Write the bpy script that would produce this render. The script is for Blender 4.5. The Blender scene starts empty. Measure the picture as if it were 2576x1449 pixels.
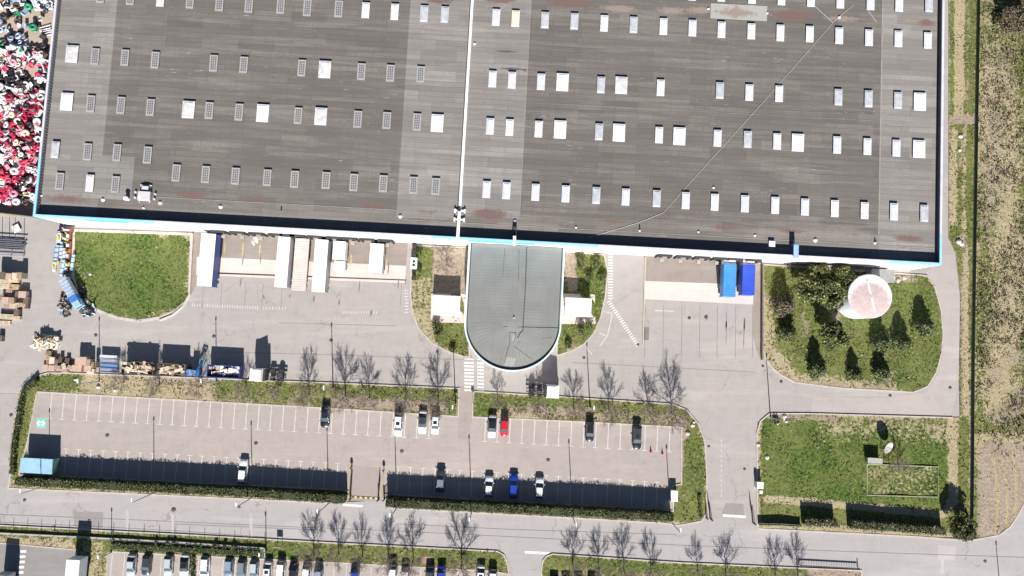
import bpy, math, random
import numpy as np
from mathutils import Vector, Matrix, geometry
R = math.radians
rnd = random.Random(7)
scene = bpy.context.scene
col = scene.collection
# ---------------------------------------------------------------- camera
CH, PITCH, F = 144.7, R(4.0), 1750.0
cam = bpy.data.objects.new('camera', bpy.data.cameras.new('camera'))
col.objects.link(cam)
cam.location = (0, 0, CH)
cam.rotation_euler = (PITCH, 0, 0)
cam.data.sensor_width = 36.0
cam.data.lens = 36.0 * F / 2576.0
cam.data.clip_start = 1.0
cam.data.clip_end = 4000.0
scene.camera = cam
# ---------------------------------------------------------------- sky and sun
SUN_EL, SUN_AZ = R(30.5), R(2.5)
to_sun = Vector((math.sin(SUN_AZ) * math.cos(SUN_EL), -math.cos(SUN_AZ) * math.cos(SUN_EL), math.sin(SUN_EL)))
w = bpy.data.worlds.new('World'); scene.world = w; w.use_nodes = True
nt = w.node_tree
sky = nt.nodes.new('ShaderNodeTexSky'); sky.sky_type = 'NISHITA'; sky.sun_disc = False
sky.sun_elevation = SUN_EL; sky.sun_rotation = math.pi - SUN_AZ
sky.air_density = 0.55; sky.dust_density = 0.3; sky.ozone_density = 1.0
nt.links.new(sky.outputs[0], nt.nodes['Background'].inputs[0])
nt.nodes['Background'].inputs[1].default_value = 0.05
sl = bpy.data.lights.new('sun', 'SUN'); sl.energy = 5.0; sl.angle = R(0.5); sl.color = (1.0, 0.965, 0.92)
so = bpy.data.objects.new('sun', sl); col.objects.link(so)
so.rotation_euler = to_sun.to_track_quat('Z', 'Y').to_euler()
scene.view_settings.view_transform = 'Standard'
scene.view_settings.look = 'None'
scene.view_settings.gamma = 1.0
scene.view_settings.exposure = 1.06

# ---------------------------------------------------------------- helpers
def px(u, v, z=0.0):
    """a point of the photo (2576 wide) laid on the level z"""
    dx = (u - 1288.0) / F; dy = (724.5 - v) / F
    c, s = math.cos(PITCH), math.sin(PITCH)
    d = (dx, dy * c + s, dy * s - c)
    t = (CH - z) / -d[2]
    return Vector((d[0] * t, d[1] * t, z))
def P2(u, v, z=0.0):
    p = px(u, v, z); return (p.x, p.y)
def poly(pts, z=0.0): return [P2(u, v, z) for u, v in pts]

_mats = {}
def node_mat(name):
    m = bpy.data.materials.new(name); m.use_nodes = True
    return m, m.node_tree, m.node_tree.nodes['Principled BSDF']
class NB:
    def __init__(s, t): s.t = t
    def n(s, kind, **kw):
        nd = s.t.nodes.new(kind)
        for k, v in kw.items():
            if k.startswith('i_'):
                key = k[2:]; key = int(key) if key.isdigit() else key.replace('_', ' ')
                nd.inputs[key].default_value = v
            else: setattr(nd, k, v)
        return nd
    def l(s, a, b): s.t.links.new(a, b)
    def pos(s): return s.n('ShaderNodeNewGeometry').outputs['Position']
    def noise(s, vec, scale, detail=4, rough=.6):
        nd = s.n('ShaderNodeTexNoise'); nd.inputs['Scale'].default_value = scale
        nd.inputs['Detail'].default_value = detail; nd.inputs['Roughness'].default_value = rough
        s.l(vec, nd.inputs['Vector']); return nd.outputs['Fac']
    def ramp(s, fac, lo, hi, a=0.0, b=1.0):
        nd = s.n('ShaderNodeMapRange'); nd.interpolation_type = 'SMOOTHSTEP'
        s.l(fac, nd.inputs[0]); nd.inputs[1].default_value = lo; nd.inputs[2].default_value = hi
        nd.inputs[3].default_value = a; nd.inputs[4].default_value = b
        return nd.outputs[0]
    def mix(s, fac, a, b, mode='MIX'):
        nd = s.n('ShaderNodeMix'); nd.data_type = 'RGBA'; nd.blend_type = mode
        for sock, val in ((0, fac), (6, a), (7, b)):
            if isinstance(val, (tuple, list)): nd.inputs[sock].default_value = (*val[:3], 1)
            elif isinstance(val, (int, float)): nd.inputs[sock].default_value = val
            else: s.l(val, nd.inputs[sock])
        return nd.outputs[2]
    def math(s, op, a, b=None):
        nd = s.n('ShaderNodeMath'); nd.operation = op
        for k, val in ((0, a), (1, b)):
            if val is None: continue
            if isinstance(val, (int, float)): nd.inputs[k].default_value = val
            else: s.l(val, nd.inputs[k])
        return nd.outputs[0]
    def bump(s, h, strength, dist, bsdf):
        nd = s.n('ShaderNodeBump'); nd.inputs['Strength'].default_value = strength; nd.inputs['Distance'].default_value = dist
        s.l(h, nd.inputs['Height']); s.l(nd.outputs[0], bsdf.inputs['Normal'])
    def scaled(s, vec, sc):
        nd = s.n('ShaderNodeMapping'); nd.inputs['Scale'].default_value = sc; s.l(vec, nd.inputs['Vector']); return nd.outputs[0]

def M(name, c1, c2=None, scale=1.5, rough=.8, metal=0.0, bump=0.0, coat=0.0, lo=.35, hi=.65):
    if name in _mats: return _mats[name]
    m, t, b = node_mat(name); k = NB(t)
    b.inputs['Roughness'].default_value = rough; b.inputs['Metallic'].default_value = metal
    if coat: b.inputs['Coat Weight'].default_value = coat
    if c2 is None: c2 = tuple(x * .85 for x in c1)
    pos = k.pos()
    n = k.noise(pos, scale, 5)
    c = k.mix(k.ramp(n, lo, hi), c1, c2)
    n2 = k.noise(pos, scale * 9, 2)
    c = k.mix(k.ramp(n2, .3, .7, 0, .35), c, tuple(x * .8 for x in c1))
    k.l(c, b.inputs['Base Color'])
    if bump: k.bump(n2, bump, .05, b)
    _mats[name] = m
    return m

class MB:
    def __init__(s): s.v = []; s.f = []; s.m = []; s.sm = []
    def add(s, vs, fs, mi=0, smooth=False):
        o = len(s.v); s.v += [tuple(p) for p in vs]
        for f in fs: s.f.append([o + i for i in f]); s.m.append(mi); s.sm.append(smooth)
        return s
    def box(s, c, size, rz=0.0, mi=0, taper=1.0, rot=None):
        hx, hy, hz = size[0] / 2, size[1] / 2, size[2] / 2
        vs = []
        for z, k in ((-hz, 1.0), (hz, taper)):
            for x, y in ((-hx, -hy), (hx, -hy), (hx, hy), (-hx, hy)): vs.append(Vector((x * k, y * k, z)))
        Mx = rot if rot is not None else Matrix.Rotation(rz, 3, 'Z')
        vs = [Mx @ p + Vector(c) for p in vs]
        return s.add(vs, [(0, 3, 2, 1), (4, 5, 6, 7), (0, 1, 5, 4), (1, 2, 6, 5), (2, 3, 7, 6), (3, 0, 4, 7)], mi)
    def bx(s, x0, x1, y0, y1, z0, z1, mi=0):
        return s.box(((x0 + x1) / 2, (y0 + y1) / 2, (z0 + z1) / 2), (abs(x1 - x0), abs(y1 - y0), abs(z1 - z0)), 0, mi)
    def prism(s, pts, z0, z1, mi=0, cap=True):
        n = len(pts)
        a = sum(pts[i][0] * pts[(i + 1) % n][1] - pts[(i + 1) % n][0] * pts[i][1] for i in range(n))
        if a < 0: pts = pts[::-1]
        vs = [(x, y, z0) for x, y in pts] + [(x, y, z1) for x, y in pts]
        fs = [(i, (i + 1) % n, n + (i + 1) % n, n + i) for i in range(n)]
        if cap:
            fs.append(tuple(range(n, 2 * n)))
            fs.append(tuple(range(n - 1, -1, -1)))
        return s.add(vs, fs, mi)
    def sheet(s, pts, z, mi=0):
        n = len(pts)
        a = sum(pts[i][0] * pts[(i + 1) % n][1] - pts[(i + 1) % n][0] * pts[i][1] for i in range(n))
        if a < 0: pts = pts[::-1]
        tris = geometry.tessellate_polygon([[Vector((x, y, 0)) for x, y in pts]])
        fs = []
        for t in tris:
            a, b, c = (pts[i] for i in t)
            ar = (b[0] - a[0]) * (c[1] - a[1]) - (c[0] - a[0]) * (b[1] - a[1])
            fs.append(tuple(t) if ar > 0 else tuple(t)[::-1])
        return s.add([(x, y, z) for x, y in pts], fs, mi)
    def tube(s, p0, p1, r0, r1=None, n=6, mi=0, smooth=True):
        r1 = r0 if r1 is None else r1
        p0 = Vector(p0); p1 = Vector(p1); d = p1 - p0
        if d.length < 1e-5: return s
        q = d.to_track_quat('Z', 'Y').to_matrix()
        vs = []
        for p, r in ((p0, r0), (p1, r1)):
            for i in range(n):
                a = 2 * math.pi * i / n
                vs.append(p + q @ Vector((r * math.cos(a), r * math.sin(a), 0)))
        fs = [(i, (i + 1) % n, n + (i + 1) % n, n + i) for i in range(n)]
        s.add(vs, fs, mi, smooth)
        return s.add(vs, [tuple(range(n - 1, -1, -1)), tuple(range(n, 2 * n))], mi)
    def lathe(s, prof, c=(0, 0, 0), n=24, mi=0, smooth=True, rot=None):
        c = Vector(c); vs = []
        for r, z in prof:
            for i in range(n):
                a = 2 * math.pi * i / n
                p = Vector((r * math.cos(a), r * math.sin(a), z))
                if rot is not None: p = rot @ p
                vs.append(p + c)
        fs = []
        for j in range(len(prof) - 1):
            for i in range(n):
                fs.append((j * n + i, j * n + (i + 1) % n, (j + 1) * n + (i + 1) % n, (j + 1) * n + i))
        return s.add(vs, fs, mi, smooth)
    def build(s, name, mats, parent=None, org=None, rz=0.0, world=False):
        vs = s.v
        if org is not None:
            q = Matrix.Rotation(-rz, 3, 'Z'); o = Vector(org)
            vs = [tuple(q @ (Vector(p) - o)) for p in vs]
        elif parent is not None and world:
            q = Matrix.Rotation(-parent.rotation_euler[2], 3, 'Z'); o = parent.location
            vs = [tuple(q @ (Vector(p) - o)) for p in vs]
        me = bpy.data.meshes.new(name)
        me.from_pydata(vs, [], s.f)
        if not isinstance(mats, (list, tuple)): mats = [mats]
        for m in mats: me.materials.append(m)
        if len(mats) > 1: me.polygons.foreach_set('material_index', s.m)
        if any(s.sm): me.polygons.foreach_set('use_smooth', s.sm)
        me.update()
        ob = bpy.data.objects.new(name, me); col.objects.link(ob)
        if parent is not None: ob.parent = parent
        if org is not None: ob.location = org; ob.rotation_euler = (0, 0, rz)
        return ob

def tag(o, label=None, cat=None, group=None, kind=None):
    if label: o['label'] = label
    if cat: o['category'] = cat
    if group: o['group'] = group
    if kind: o['kind'] = kind
    return o
def struct(o): o['kind'] = 'structure'; return o
def thing(name, label, cat, loc=(0, 0, 0), rz=0.0, group=None):
    o = bpy.data.objects.new(name, None); col.objects.link(o)
    o.location = loc; o.rotation_euler = (0, 0, rz); o.empty_display_size = .5
    return tag(o, label, cat, group)
_kids = {}
def copy_tree(o, parent=None):
    c = o.copy(); col.objects.link(c); c.parent = parent
    for ch in [k for k in o.children]: copy_tree(ch, c)
    return c
def kill(o):
    for ch in list(o.children): kill(ch)
    bpy.data.objects.remove(o)
def inside(pt, pg):
    x, y = pt; c = False; n = len(pg); j = n - 1
    for i in range(n):
        xi, yi = pg[i]; xj, yj = pg[j]
        if (yi > y) != (yj > y) and x < (xj - xi) * (y - yi) / (yj - yi) + xi: c = not c
        j = i
    return c

# building frame: origin at its south-west foot, s runs along the front, t to the rear
ZP, ZR = 10.7, 9.4
_a = px(83, 543, ZP); _b = px(2368, 666, ZP)
BANG = math.atan2(_b.y - _a.y, _b.x - _a.x)
BLEN = (_b - _a).length
BO = Vector((_a.x, _a.y, 0))
E1 = Vector((math.cos(BANG), math.sin(BANG), 0)); E2 = Vector((-math.sin(BANG), math.cos(BANG), 0))
def loc_st(u, v, z=0.0):
    d = px(u, v, z) - Vector((BO.x, BO.y, z)); return d.dot(E1), d.dot(E2)
def wst(s, t, z=0.0): 
    p = BO + E1 * s + E2 * t; return Vector((p.x, p.y, z))
# ================================================================ the setting: ground, paving, roads
def asphalt(name, c1, c2, c3, joints=True, crack=.5):
    m, t, b = node_mat(name); k = NB(t); p = k.pos()
    big = k.noise(p, .045, 5); mid = k.noise(p, .5, 5, .65); fine = k.noise(p, 7, 3, .7)
    st = k.noise(k.scaled(p, (.9, .07, 1)), 1, 4)
    c = k.mix(k.ramp(big, .35, .65), c1, c2)
    c = k.mix(k.ramp(mid, .4, .75, 0, .55), c, c3)
    c = k.mix(k.ramp(st, .5, .75, 0, .3), c, c3)
    c = k.mix(k.ramp(k.noise(k.scaled(p, (.05, .6, 1)), 1, 5, .7), .48, .7, 0, .35), c, tuple(x * 1.14 for x in c1)); c = k.mix(k.ramp(k.noise(p, .16, 5, .7), .5, .72, 0, .4), c, tuple(x * .84 for x in c1))
    c = k.mix(k.ramp(fine, .3, .7, 0, .3), c, tuple(x * .72 for x in c1))
    vo = k.n('ShaderNodeTexVoronoi', feature='DISTANCE_TO_EDGE'); vo.inputs['Scale'].default_value = .085
    wob = k.n('ShaderNodeVectorMath', operation='ADD'); nz = k.n('ShaderNodeTexNoise'); nz.inputs['Scale'].default_value = .7; nz.inputs['Detail'].default_value = 4
    k.l(p, nz.inputs['Vector']); sc = k.n('ShaderNodeVectorMath', operation='SCALE'); sc.inputs[3].default_value = 2.2
    k.l(nz.outputs['Color'], sc.inputs[0]); k.l(p, wob.inputs[0]); k.l(sc.outputs[0], wob.inputs[1]); k.l(wob.outputs[0], vo.inputs['Vector'])
    cr = k.ramp(vo.outputs['Distance'], .002, .009, crack, 0)
    crm = k.math('MULTIPLY', cr, k.ramp(k.noise(p, .12, 3), .45, .6))
    c = k.mix(crm, c, tuple(x * .45 for x in c1))
    spot = k.ramp(k.noise(p, 1.3, 2, .5), .70, .78, 0, .45)
    c = k.mix(spot, c, tuple(x * .45 for x in c1)); c = k.mix(k.ramp(k.noise(k.scaled(p, (.03, .22, 1)), 1, 4, .6), .54, .66, 0, .35), c, tuple(min(1, x * 1.22) for x in c1)); c = k.mix(k.ramp(k.noise(p, .33, 5, .75), .56, .74, 0, .4), c, tuple(x * .78 for x in c3))
    k.l(c, b.inputs['Base Color']); b.inputs['Roughness'].default_value = .9
    k.bump(fine, .25, .02, b)
    return m
mYard = asphalt('yard_asphalt', (.358, .326, .305), (.335, .31, .292), (.285, .257, .24))
mPark = asphalt('parking_asphalt', (.362, .316, .285), (.335, .296, .27), (.28, .24, .222), crack=.2)
mStreet = asphalt('street_asphalt', (.36, .335, .328), (.34, .32, .314), (.30, .28, .275), crack=.7)
mLot = asphalt('lot_asphalt', (.24, .225, .215), (.22, .21, .20), (.19, .18, .17), crack=.1)
mTrack = asphalt('gravel_track', (.40, .355, .33), (.37, .335, .315), (.33, .285, .255), crack=.0)
mTan = asphalt('storage_dirt', (.42, .34, .27), (.37, .30, .24), (.31, .24, .19), crack=.0)
mWalk = asphalt('walkway_paving', (.33, .28, .25), (.31, .265, .24), (.27, .23, .205), crack=.1)
mApron = asphalt('apron_concrete', (.60, .52, .47), (.56, .485, .44), (.50, .42, .38), crack=.05)
mDirty = asphalt('dirty_concrete', (.27, .235, .205), (.25, .21, .185), (.20, .17, .145), crack=.05)
mRamp = asphalt('brown_concrete', (.30, .25, .21), (.26, .21, .17), (.22, .17, .13), crack=.1)
mPatch = asphalt('old_patch', (.26, .24, .235), (.25, .23, .225), (.23, .21, .20), crack=.0)
mPale = asphalt('pale_patch', (.42, .39, .38), (.40, .375, .365), (.36, .33, .32), crack=.0)
mPaint = M('road_paint', (.72, .70, .68), (.60, .57, .55), 1.5, .7)
mPaintOld = M('worn_paint', (.60, .56, .54), (.46, .42, .40), .8, .8)
mSeam = M('joint_sealant', (.17, .16, .155), (.22, .21, .2), .5, .9)
mKerb = M('kerb_concrete', (.50, .45, .40), (.38, .34, .30), .8, .85)

def plant_mat():
    m, t, b = node_mat('grassland'); k = NB(t); p = k.pos()
    a = k.n('ShaderNodeVertexColor'); a.layer_name = 'cover'
    sp = k.n('ShaderNodeSeparateColor'); k.l(a.outputs['Color'], sp.inputs[0])
    n1 = k.noise(p, .35, 6, .7); n2 = k.noise(p, 1.7, 5, .7); n3 = k.noise(p, 5.5, 4, .75)
    g = k.mix(k.ramp(n2, .40, .60), (.075, .088, .024), (.165, .175, .060))
    lush = k.mix(k.ramp(n2, .40, .60), (.040, .070, .013), (.112, .158, .034))
    g = k.mix(sp.outputs[1], g, lush)
    g = k.mix(k.ramp(k.noise(p, .10, 4, .6), .42, .62, 0, .55), g, (.175, .19, .06)); g = k.mix(k.ramp(k.noise(p, .26, 4, .6), .52, .72, 0, .55), g, (.17, .15, .065)); g = k.mix(k.ramp(n3, .52, .72, 0, .6), g, (.26, .265, .12))
    g = k.mix(k.ramp(n2, .46, .30, 0, .6), g, (.035, .05, .014)); g = k.mix(k.ramp(n3, .48, .30, 0, .35), g, (.035, .045, .015))
    straw = k.mix(k.ramp(n3, .35, .65), (.46, .385, .25), (.26, .22, .13))
    soil = k.mix(k.ramp(n2, .35, .65), (.37, .30, .235), (.25, .195, .145))
    soil = k.mix(k.ramp(n3, .5, .8, 0, .6), soil, (.45, .37, .31))
    j = k.math('MULTIPLY', k.math('SUBTRACT', n1, .5), 1.0)
    j2 = k.math('MULTIPLY', k.math('SUBTRACT', n2, .5), 1.3)
    j = k.math('ADD', j, j2)
    fr = k.ramp(k.math('ADD', sp.outputs[0], j), .38, .62)
    fb = k.ramp(k.math('ADD', sp.outputs[2], j), .40, .62)
    c = k.mix(fr, g, straw); c = k.mix(fb, c, soil)
    k.l(c, b.inputs['Base Color']); b.inputs['Roughness'].default_value = .95
    b.inputs['Specular IOR Level'].default_value = .1
    h = k.math('ADD', k.math('MULTIPLY', n2, .6), k.math('MULTIPLY', n3, .5))
    k.bump(h, 1.0, .22, b)
    return m
mGrass = plant_mat()

def kerb(name, pts, wid=.28, z0=0.0, z1=.13, closed=True, mat=None, side=1):
    """mitred kerb beam; pts in metres"""
    n = len(pts); vs = []; 
    for i in range(n):
        p = Vector(pts[i]).to_2d() if len(pts[i]) > 2 else Vector(pts[i])
        a = Vector(pts[i - 1][:2]) if (closed or i > 0) else None
        c = Vector(pts[(i + 1) % n][:2]) if (closed or i < n - 1) else None
        ns = []
        if a is not None: d = (p - a).normalized(); ns.append(Vector((-d.y, d.x)))
        if c is not None: d = (c - p).normalized(); ns.append(Vector((-d.y, d.x)))
        nn = sum(ns, Vector((0, 0))).normalized()
        k = 1.0 / max(.45, nn.dot(ns[0]))
        q = p + nn * wid * k * side
        vs += [(p.x, p.y, z0), (p.x, p.y, z1), (q.x, q.y, z1), (q.x, q.y, z0)]
    fs = []
    for i in range(n if closed else n - 1):
        j = (i + 1) % n
        for a, b_ in ((0, 1), (1, 2), (2, 3)):
            f = (4 * i + a, 4 * i + b_, 4 * j + b_, 4 * j + a)
            fs.append(f if side > 0 else f[::-1])
    if not closed: fs += [(0, 1, 2, 3), tuple(4 * (n - 1) + q for q in (3, 2, 1, 0))]
    mb = MB(); mb.add(vs, fs)
    return struct(mb.build(name, mat or mKerb))
def ccw(pts):
    n = len(pts)
    a = sum(pts[i][0] * pts[(i + 1) % n][1] - pts[(i + 1) % n][0] * pts[i][1] for i in range(n))
    return pts if a > 0 else pts[::-1]

def seg_dist(X, Y, a, b):
    ax, ay = a; bx_, by = b; dx, dy = bx_ - ax, by - ay; L = dx * dx + dy * dy + 1e-9
    t = np.clip(((X - ax) * dx + (Y - ay) * dy) / L, 0, 1)
    return np.hypot(X - ax - t * dx, Y - ay - t * dy)
TUFT = []      # (polygon, coverage function) for the grass tufts
def plot(name, pts, paints, z=.10, base=(.12, .3, .0), step=.55, dens=3.0, edge=(.35, .9)):
    """a planted plot: a tessellated sheet whose cover (straw, lush, soil) is painted in metres"""
    pg = ccw(poly(pts))
    xs = [p[0] for p in pg]; ys = [p[1] for p in pg]
    inner = []
    x = min(xs)
    while x < max(xs):
        y = min(ys)
        while y < max(ys):
            q = (x + rnd.uniform(-.15, .15), y + rnd.uniform(-.15, .15))
            if inside(q, pg): inner.append(q)
            y += step
        x += step
    n = len(pg)
    vv = [Vector(p) for p in pg] + [Vector(p) for p in inner]
    ed = [(i, (i + 1) % n) for i in range(n)]
    ov, oe, of, *_ = geometry.delaunay_2d_cdt(vv, ed, [], 1, 1e-4)
    V = np.array([(p.x, p.y) for p in ov]); X, Y = V[:, 0], V[:, 1]
    C = np.tile(np.array(base, float), (len(V), 1))
    dist = np.full(len(V), 1e9)
    for i in range(n): dist = np.minimum(dist, seg_dist(X, Y, pg[i], pg[(i + 1) % n]))
    C[:, 0] += edge[0] * np.clip(1 - dist / edge[1], 0, 1)
    for ch, amt, wid, path in paints:
        q = poly(path); d = np.full(len(V), 1e9)
        if wid == 0:           # filled polygon with a soft rim
            for i in range(len(q)): d = np.minimum(d, seg_dist(X, Y, q[i], q[(i + 1) % len(q)]))
            ins = np.array([inside((a, b), q) for a, b in zip(X, Y)])
            k = np.clip(.5 + np.where(ins, d, -d) / 1.2, 0, 1)
        else:
            if len(q) == 1: d = np.hypot(X - q[0][0], Y - q[0][1])
            for i in range(len(q) - 1): d = np.minimum(d, seg_dist(X, Y, q[i], q[i + 1]))
            k = np.clip(1.35 - d / wid, 0, 1)
        C[:, ch] += amt * k
    C = np.clip(C, 0, 1)
    hgt = z + np.clip(dist / 1.5, 0, 1) * .06 * np.sin(X * .7 + Y * .4)
    me = bpy.data.meshes.new(name)
    me.from_pydata([(a, b, h) for a, b, h in zip(X, Y, hgt)], [], [list(f) for f in of])
    ca = me.color_attributes.new('cover', 'FLOAT_COLOR', 'POINT')
    ca.data.foreach_set('color', np.column_stack([C, np.ones(len(C))]).ravel())
    me.materials.append(mGrass); me.polygons.foreach_set('use_smooth', [True] * len(me.polygons)); me.update()
    ob = bpy.data.objects.new(name, me); col.objects.link(ob); struct(ob)
    TUFT.append((X, Y, C, dist, z, dens, step))
    return pg

# --- far ground
mb = MB(); mb.add([(-1500, -1500, -.06), (1500, -1500, -.06), (1500, 1500, -.06), (-1500, 1500, -.06)], [(0, 1, 2, 3)])
mFar = M('open_ground', (.20, .19, .10), (.13, .15, .06), .05, .95)
struct(mb.build('ground', mFar))
mb = MB(); mb.sheet(poly([(-500, -450), (2386, -450), (2386, 600), (2416, 640), (2418, 1052), (1905, 1060), (1905, 1345), (1700, 1345), (1700, 1040), (1100, 1020), (100, 990), (-500, 990)]), 0)
mb.sheet(poly([(-500, 990.5), (120, 990.5), (30, 1240), (-500, 1225)]), 0)
struct(mb.build('yard', mYard))
mb = MB(); mb.sheet(poly([(-500, 1195), (20, 1222), (860, 1264), (968, 1258), (1700, 1306), (1905, 1322), (2444, 1352), (2520, 1335), (2548, 1300), (2590, 1230), (2760, 1180), (3100, 1180), (3100, 1560), (-500, 1460)]), .004)
struct(mb.build('street', mStreet))
mb = MB(); mb.sheet(poly([(90, 980), (1150, 1040), (1190, 1043), (1715, 1070), (1715, 1218), (1694, 1222), (1694, 1284), (968, 1244), (964, 1258), (878, 1255), (884, 1236), (46, 1196), (68, 1109)]), .012)
struct(mb.build('car_park', mPark))
mb = MB(); mb.sheet(poly([(1155, 972), (1190, 974), (1187, 1060), (1180, 1106), (1152, 1104), (1153, 1050)]), .02)
mb.sheet(poly([(881, 1172), (958, 1176), (952, 1262), (876, 1258)]), .016)
struct(mb.build('pavement', mWalk))
mb = MB(); mb.sheet(poly([(-500, 60), (140, 60), (112, 300), (90, 520), (70, 545), (-500, 545)]), .004)
mb.sheet(poly([(-500, -450), (200, -450), (140, 59.5), (-500, 59.5)]), .004)
struct(mb.build('storage_ground', mTan))
mb = MB()
mb.sheet(poly([(2376, 640), (2402, 640), (2414, 750), (2412, 960), (2392, 1046), (2300, 1044), (2040, 1036), (2045, 1000), (2235, 1000), (2330, 985), (2360, 940), (2374, 880), (2372, 800), (2345, 705), (2325, 690)]), .008)
struct(mb.build('gravel_track', mTrack))
# bottom lots
mb = MB(); mb.sheet(poly([(-500, 1340), (0, 1364), (190, 1382), (196, 1700), (-500, 1700)]), .008)
struct(mb.build('truck_lot', mLot))
mb = MB(); mb.sheet(poly([(278, 1386), (860, 1414), (1280, 1436), (1290, 1440), (1290, 1800), (278, 1800)]), .008)
mb.sheet(poly([(1352, 1470), (2000, 1474), (2000, 1800), (1352, 1800)]), .008)
struct(mb.build('neighbour_car_park', mPark))
mb = MB(); mb.sheet(poly([(1278, 1392), (1358, 1394), (1356, 1800), (1292, 1800), (1291, 1440)]), .009)
struct(mb.build('driveway', mStreet))
# loading aprons (sheets 4 mm apart)
mb = MB()
for a, b_, c in (((548, 586), (694, 594), (690, 655)), ((830, 598), (1022, 610), (1020, 672)), ((1632, 642), (1900, 658), (1896, 720))): pass
mb.sheet(poly([(497, 584), (1026, 612), (1022, 668), (494, 645)]), .006, 1)
mb.sheet(poly([(494, 646), (1022, 669), (1018, 712), (490, 692)]), .006, 0)
mb.sheet(poly([(1626, 645), (1898, 660), (1896, 716), (1622, 706)]), .006, 1)
mb.sheet(poly([(1622, 707), (1896, 717), (1894, 766), (1618, 752)]), .006, 0)
struct(mb.build('loading_apron', [mApron, mDirty]))
mb = MB()
mb.sheet(poly([(546, 685), (1020, 703), (1020, 706), (546, 689)]), .011)
mb.sheet(poly([(1226 + 600, 1266), (1870, 1268), (1872, 1296), (1815, 1293)]), .010, 1)
mb.sheet(poly([(186, 1287), (260, 1289), (258, 1328), (186, 1325)]), .010, 1)
mb.sheet(poly([(2360, 1370), (2406, 1374), (2402, 1410), (2375, 1408), (2374, 1442), (2366, 1442), (2366, 1408), (2360, 1405)]), .010, 2)
mb.sheet(poly([(1617, 823), (1633, 823), (1632, 856), (1617, 855)]), .006, 3)
for q in ([(0, 1294), (300, 1306), (650, 1322), (1000, 1336), (1720, 1372), (2260, 1392), (2576, 1402)],
          [(430, 1318), (650, 1327), (820, 1334)], [(1000, 1318), (1290, 1332), (1700, 1345)]):
    for i in range(len(q) - 1):
        (u0, v0), (u1, v1) = q[i], q[i + 1]
        mb.sheet(poly([(u0, v0 - .8), (u1, v1 - .8), (u1, v1 + .8), (u0, v0 + .8)]), .0125, 3)
for u, v, L in ((316, 1283, 60), (430, 1292, 70), (627, 1290, 60)):
    mb.sheet(poly([(u, v), (u + 8, v), (u + 9, v + L), (u + 2, v + L)]), .0165, 2)
# yard joints
for q in ([(540, 885), (860, 893), (1160, 905), (1230, 907)], [(1000, 820), (700, 812)], [(1440, 912), (1900, 936)]):
    for i in range(len(q) - 1):
        (u0, v0), (u1, v1) = q[i], q[i + 1]
        mb.sheet(poly([(u0, v0 - .6), (u1, v1 - .6), (u1, v1 + .6), (u0, v0 + .6)]), .006, 3)
for x in (502, 548, 608, 652, 700, 1000): 
    mb.sheet(poly([(x + 10, 712), (x + 11.2, 712), (x + 7, 775), (x + 5.8, 775)]), .006, 3)
for x in (1622, 1668, 1715, 1760, 1804, 1850, 1893):
    mb.sheet(poly([(x, 768), (x + 1.4, 768), (x + .4, 900), (x - 1, 900)]), .006, 3)
rs2 = random.Random(3)
def streak(mb_, u0, v0, u1, v1, w_, z, mi):
    a = px(u0, v0); b_ = px(u1, v1); d = (b_ - a).normalized(); n_ = Vector((-d.y, d.x, 0)); L_ = (b_ - a).length; N_ = 9
    l_ = []; r2 = []
    for i in range(N_ + 1):
        c_ = a + (b_ - a) * i / N_; h_ = w_ * (.25 + .75 * math.sin(math.pi * (i + .3) / (N_ + .6))) * rs2.uniform(.6, 1.2)
        l_.append((c_.x + n_.x * h_, c_.y + n_.y * h_)); r2.append((c_.x - n_.x * h_, c_.y - n_.y * h_))
    mb_.sheet(l_ + r2[::-1], z, mi)
for q in [(1828, 782, 1826, 872, .10), (1873, 800, 1870, 880, .10), (1873, 800, 1872, 830, .22), (1827, 808, 1826, 828, .2), (607, 700, 604, 722, .16), (1022, 700, 1020, 716, .1), (905, 706, 903, 736, .14), (730, 740, 728, 748, .2), (790, 745, 789, 760, .25), (855, 752, 852, 768, .2), (1003, 700, 1001, 730, .12), (662, 742, 665, 752, .2), (935, 780, 932, 796, .25), (1056, 790, 1050, 812, .15), (1778, 790, 1777, 806, .3)]:
    streak(mb, *q, .0155, 4)
for q in [(566, 606, 565, 640, .12), (612, 610, 610, 650, .22), (655, 612, 652, 645, .18), (884, 640, 882, 668, .2), (973, 650, 971, 672, .15)]: streak(mb, *q, .0155, 5)
for q in [(614, 635, 609, 668, .12), (656, 640, 655, 664, .12), (978, 660, 976, 690, .16)]: streak(mb, *q, .0195, 4)
for q in [(640, 596, 648, 612, .6), (634, 606, 640, 618, .4)]: streak(mb, *q, .0155, 6)
struct(mb.build('road_patches', [M('drain_channel', (.05, .045, .04)), mPatch, mPale, mSeam, M('tyre_mark', (.13, .12, .115), (.20, .185, .175), 2), M('yellow_mark', (.50, .40, .14), (.36, .30, .2), 2), M('spilled_white', (.6, .55, .5), (.5, .45, .4), 2)]))
# strips beside the retaining walls
mb = MB(); mb.sheet(poly([(1897, 662), (1914, 664), (1912, 905), (1903, 880), (1894, 850)]), .012)
mb.sheet(poly([(486, 584), (498, 585), (492, 720), (470, 765), (466, 758), (478, 735)]), .012)
mb.sheet(poly([(1165, 870), (1176, 880), (1190, 900), (1165, 902)]), .012)
struct(mb.build('side_path', mRamp))
mb = MB()
mb.sheet(poly([(1085, 738), (1180, 740), (1180, 813), (1083, 811)]), .145); mb.sheet(poly([(1400, 738), (1496, 741), (1498, 815), (1400, 815)]), .145)
struct(mb.build('patio', mApron))

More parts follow.
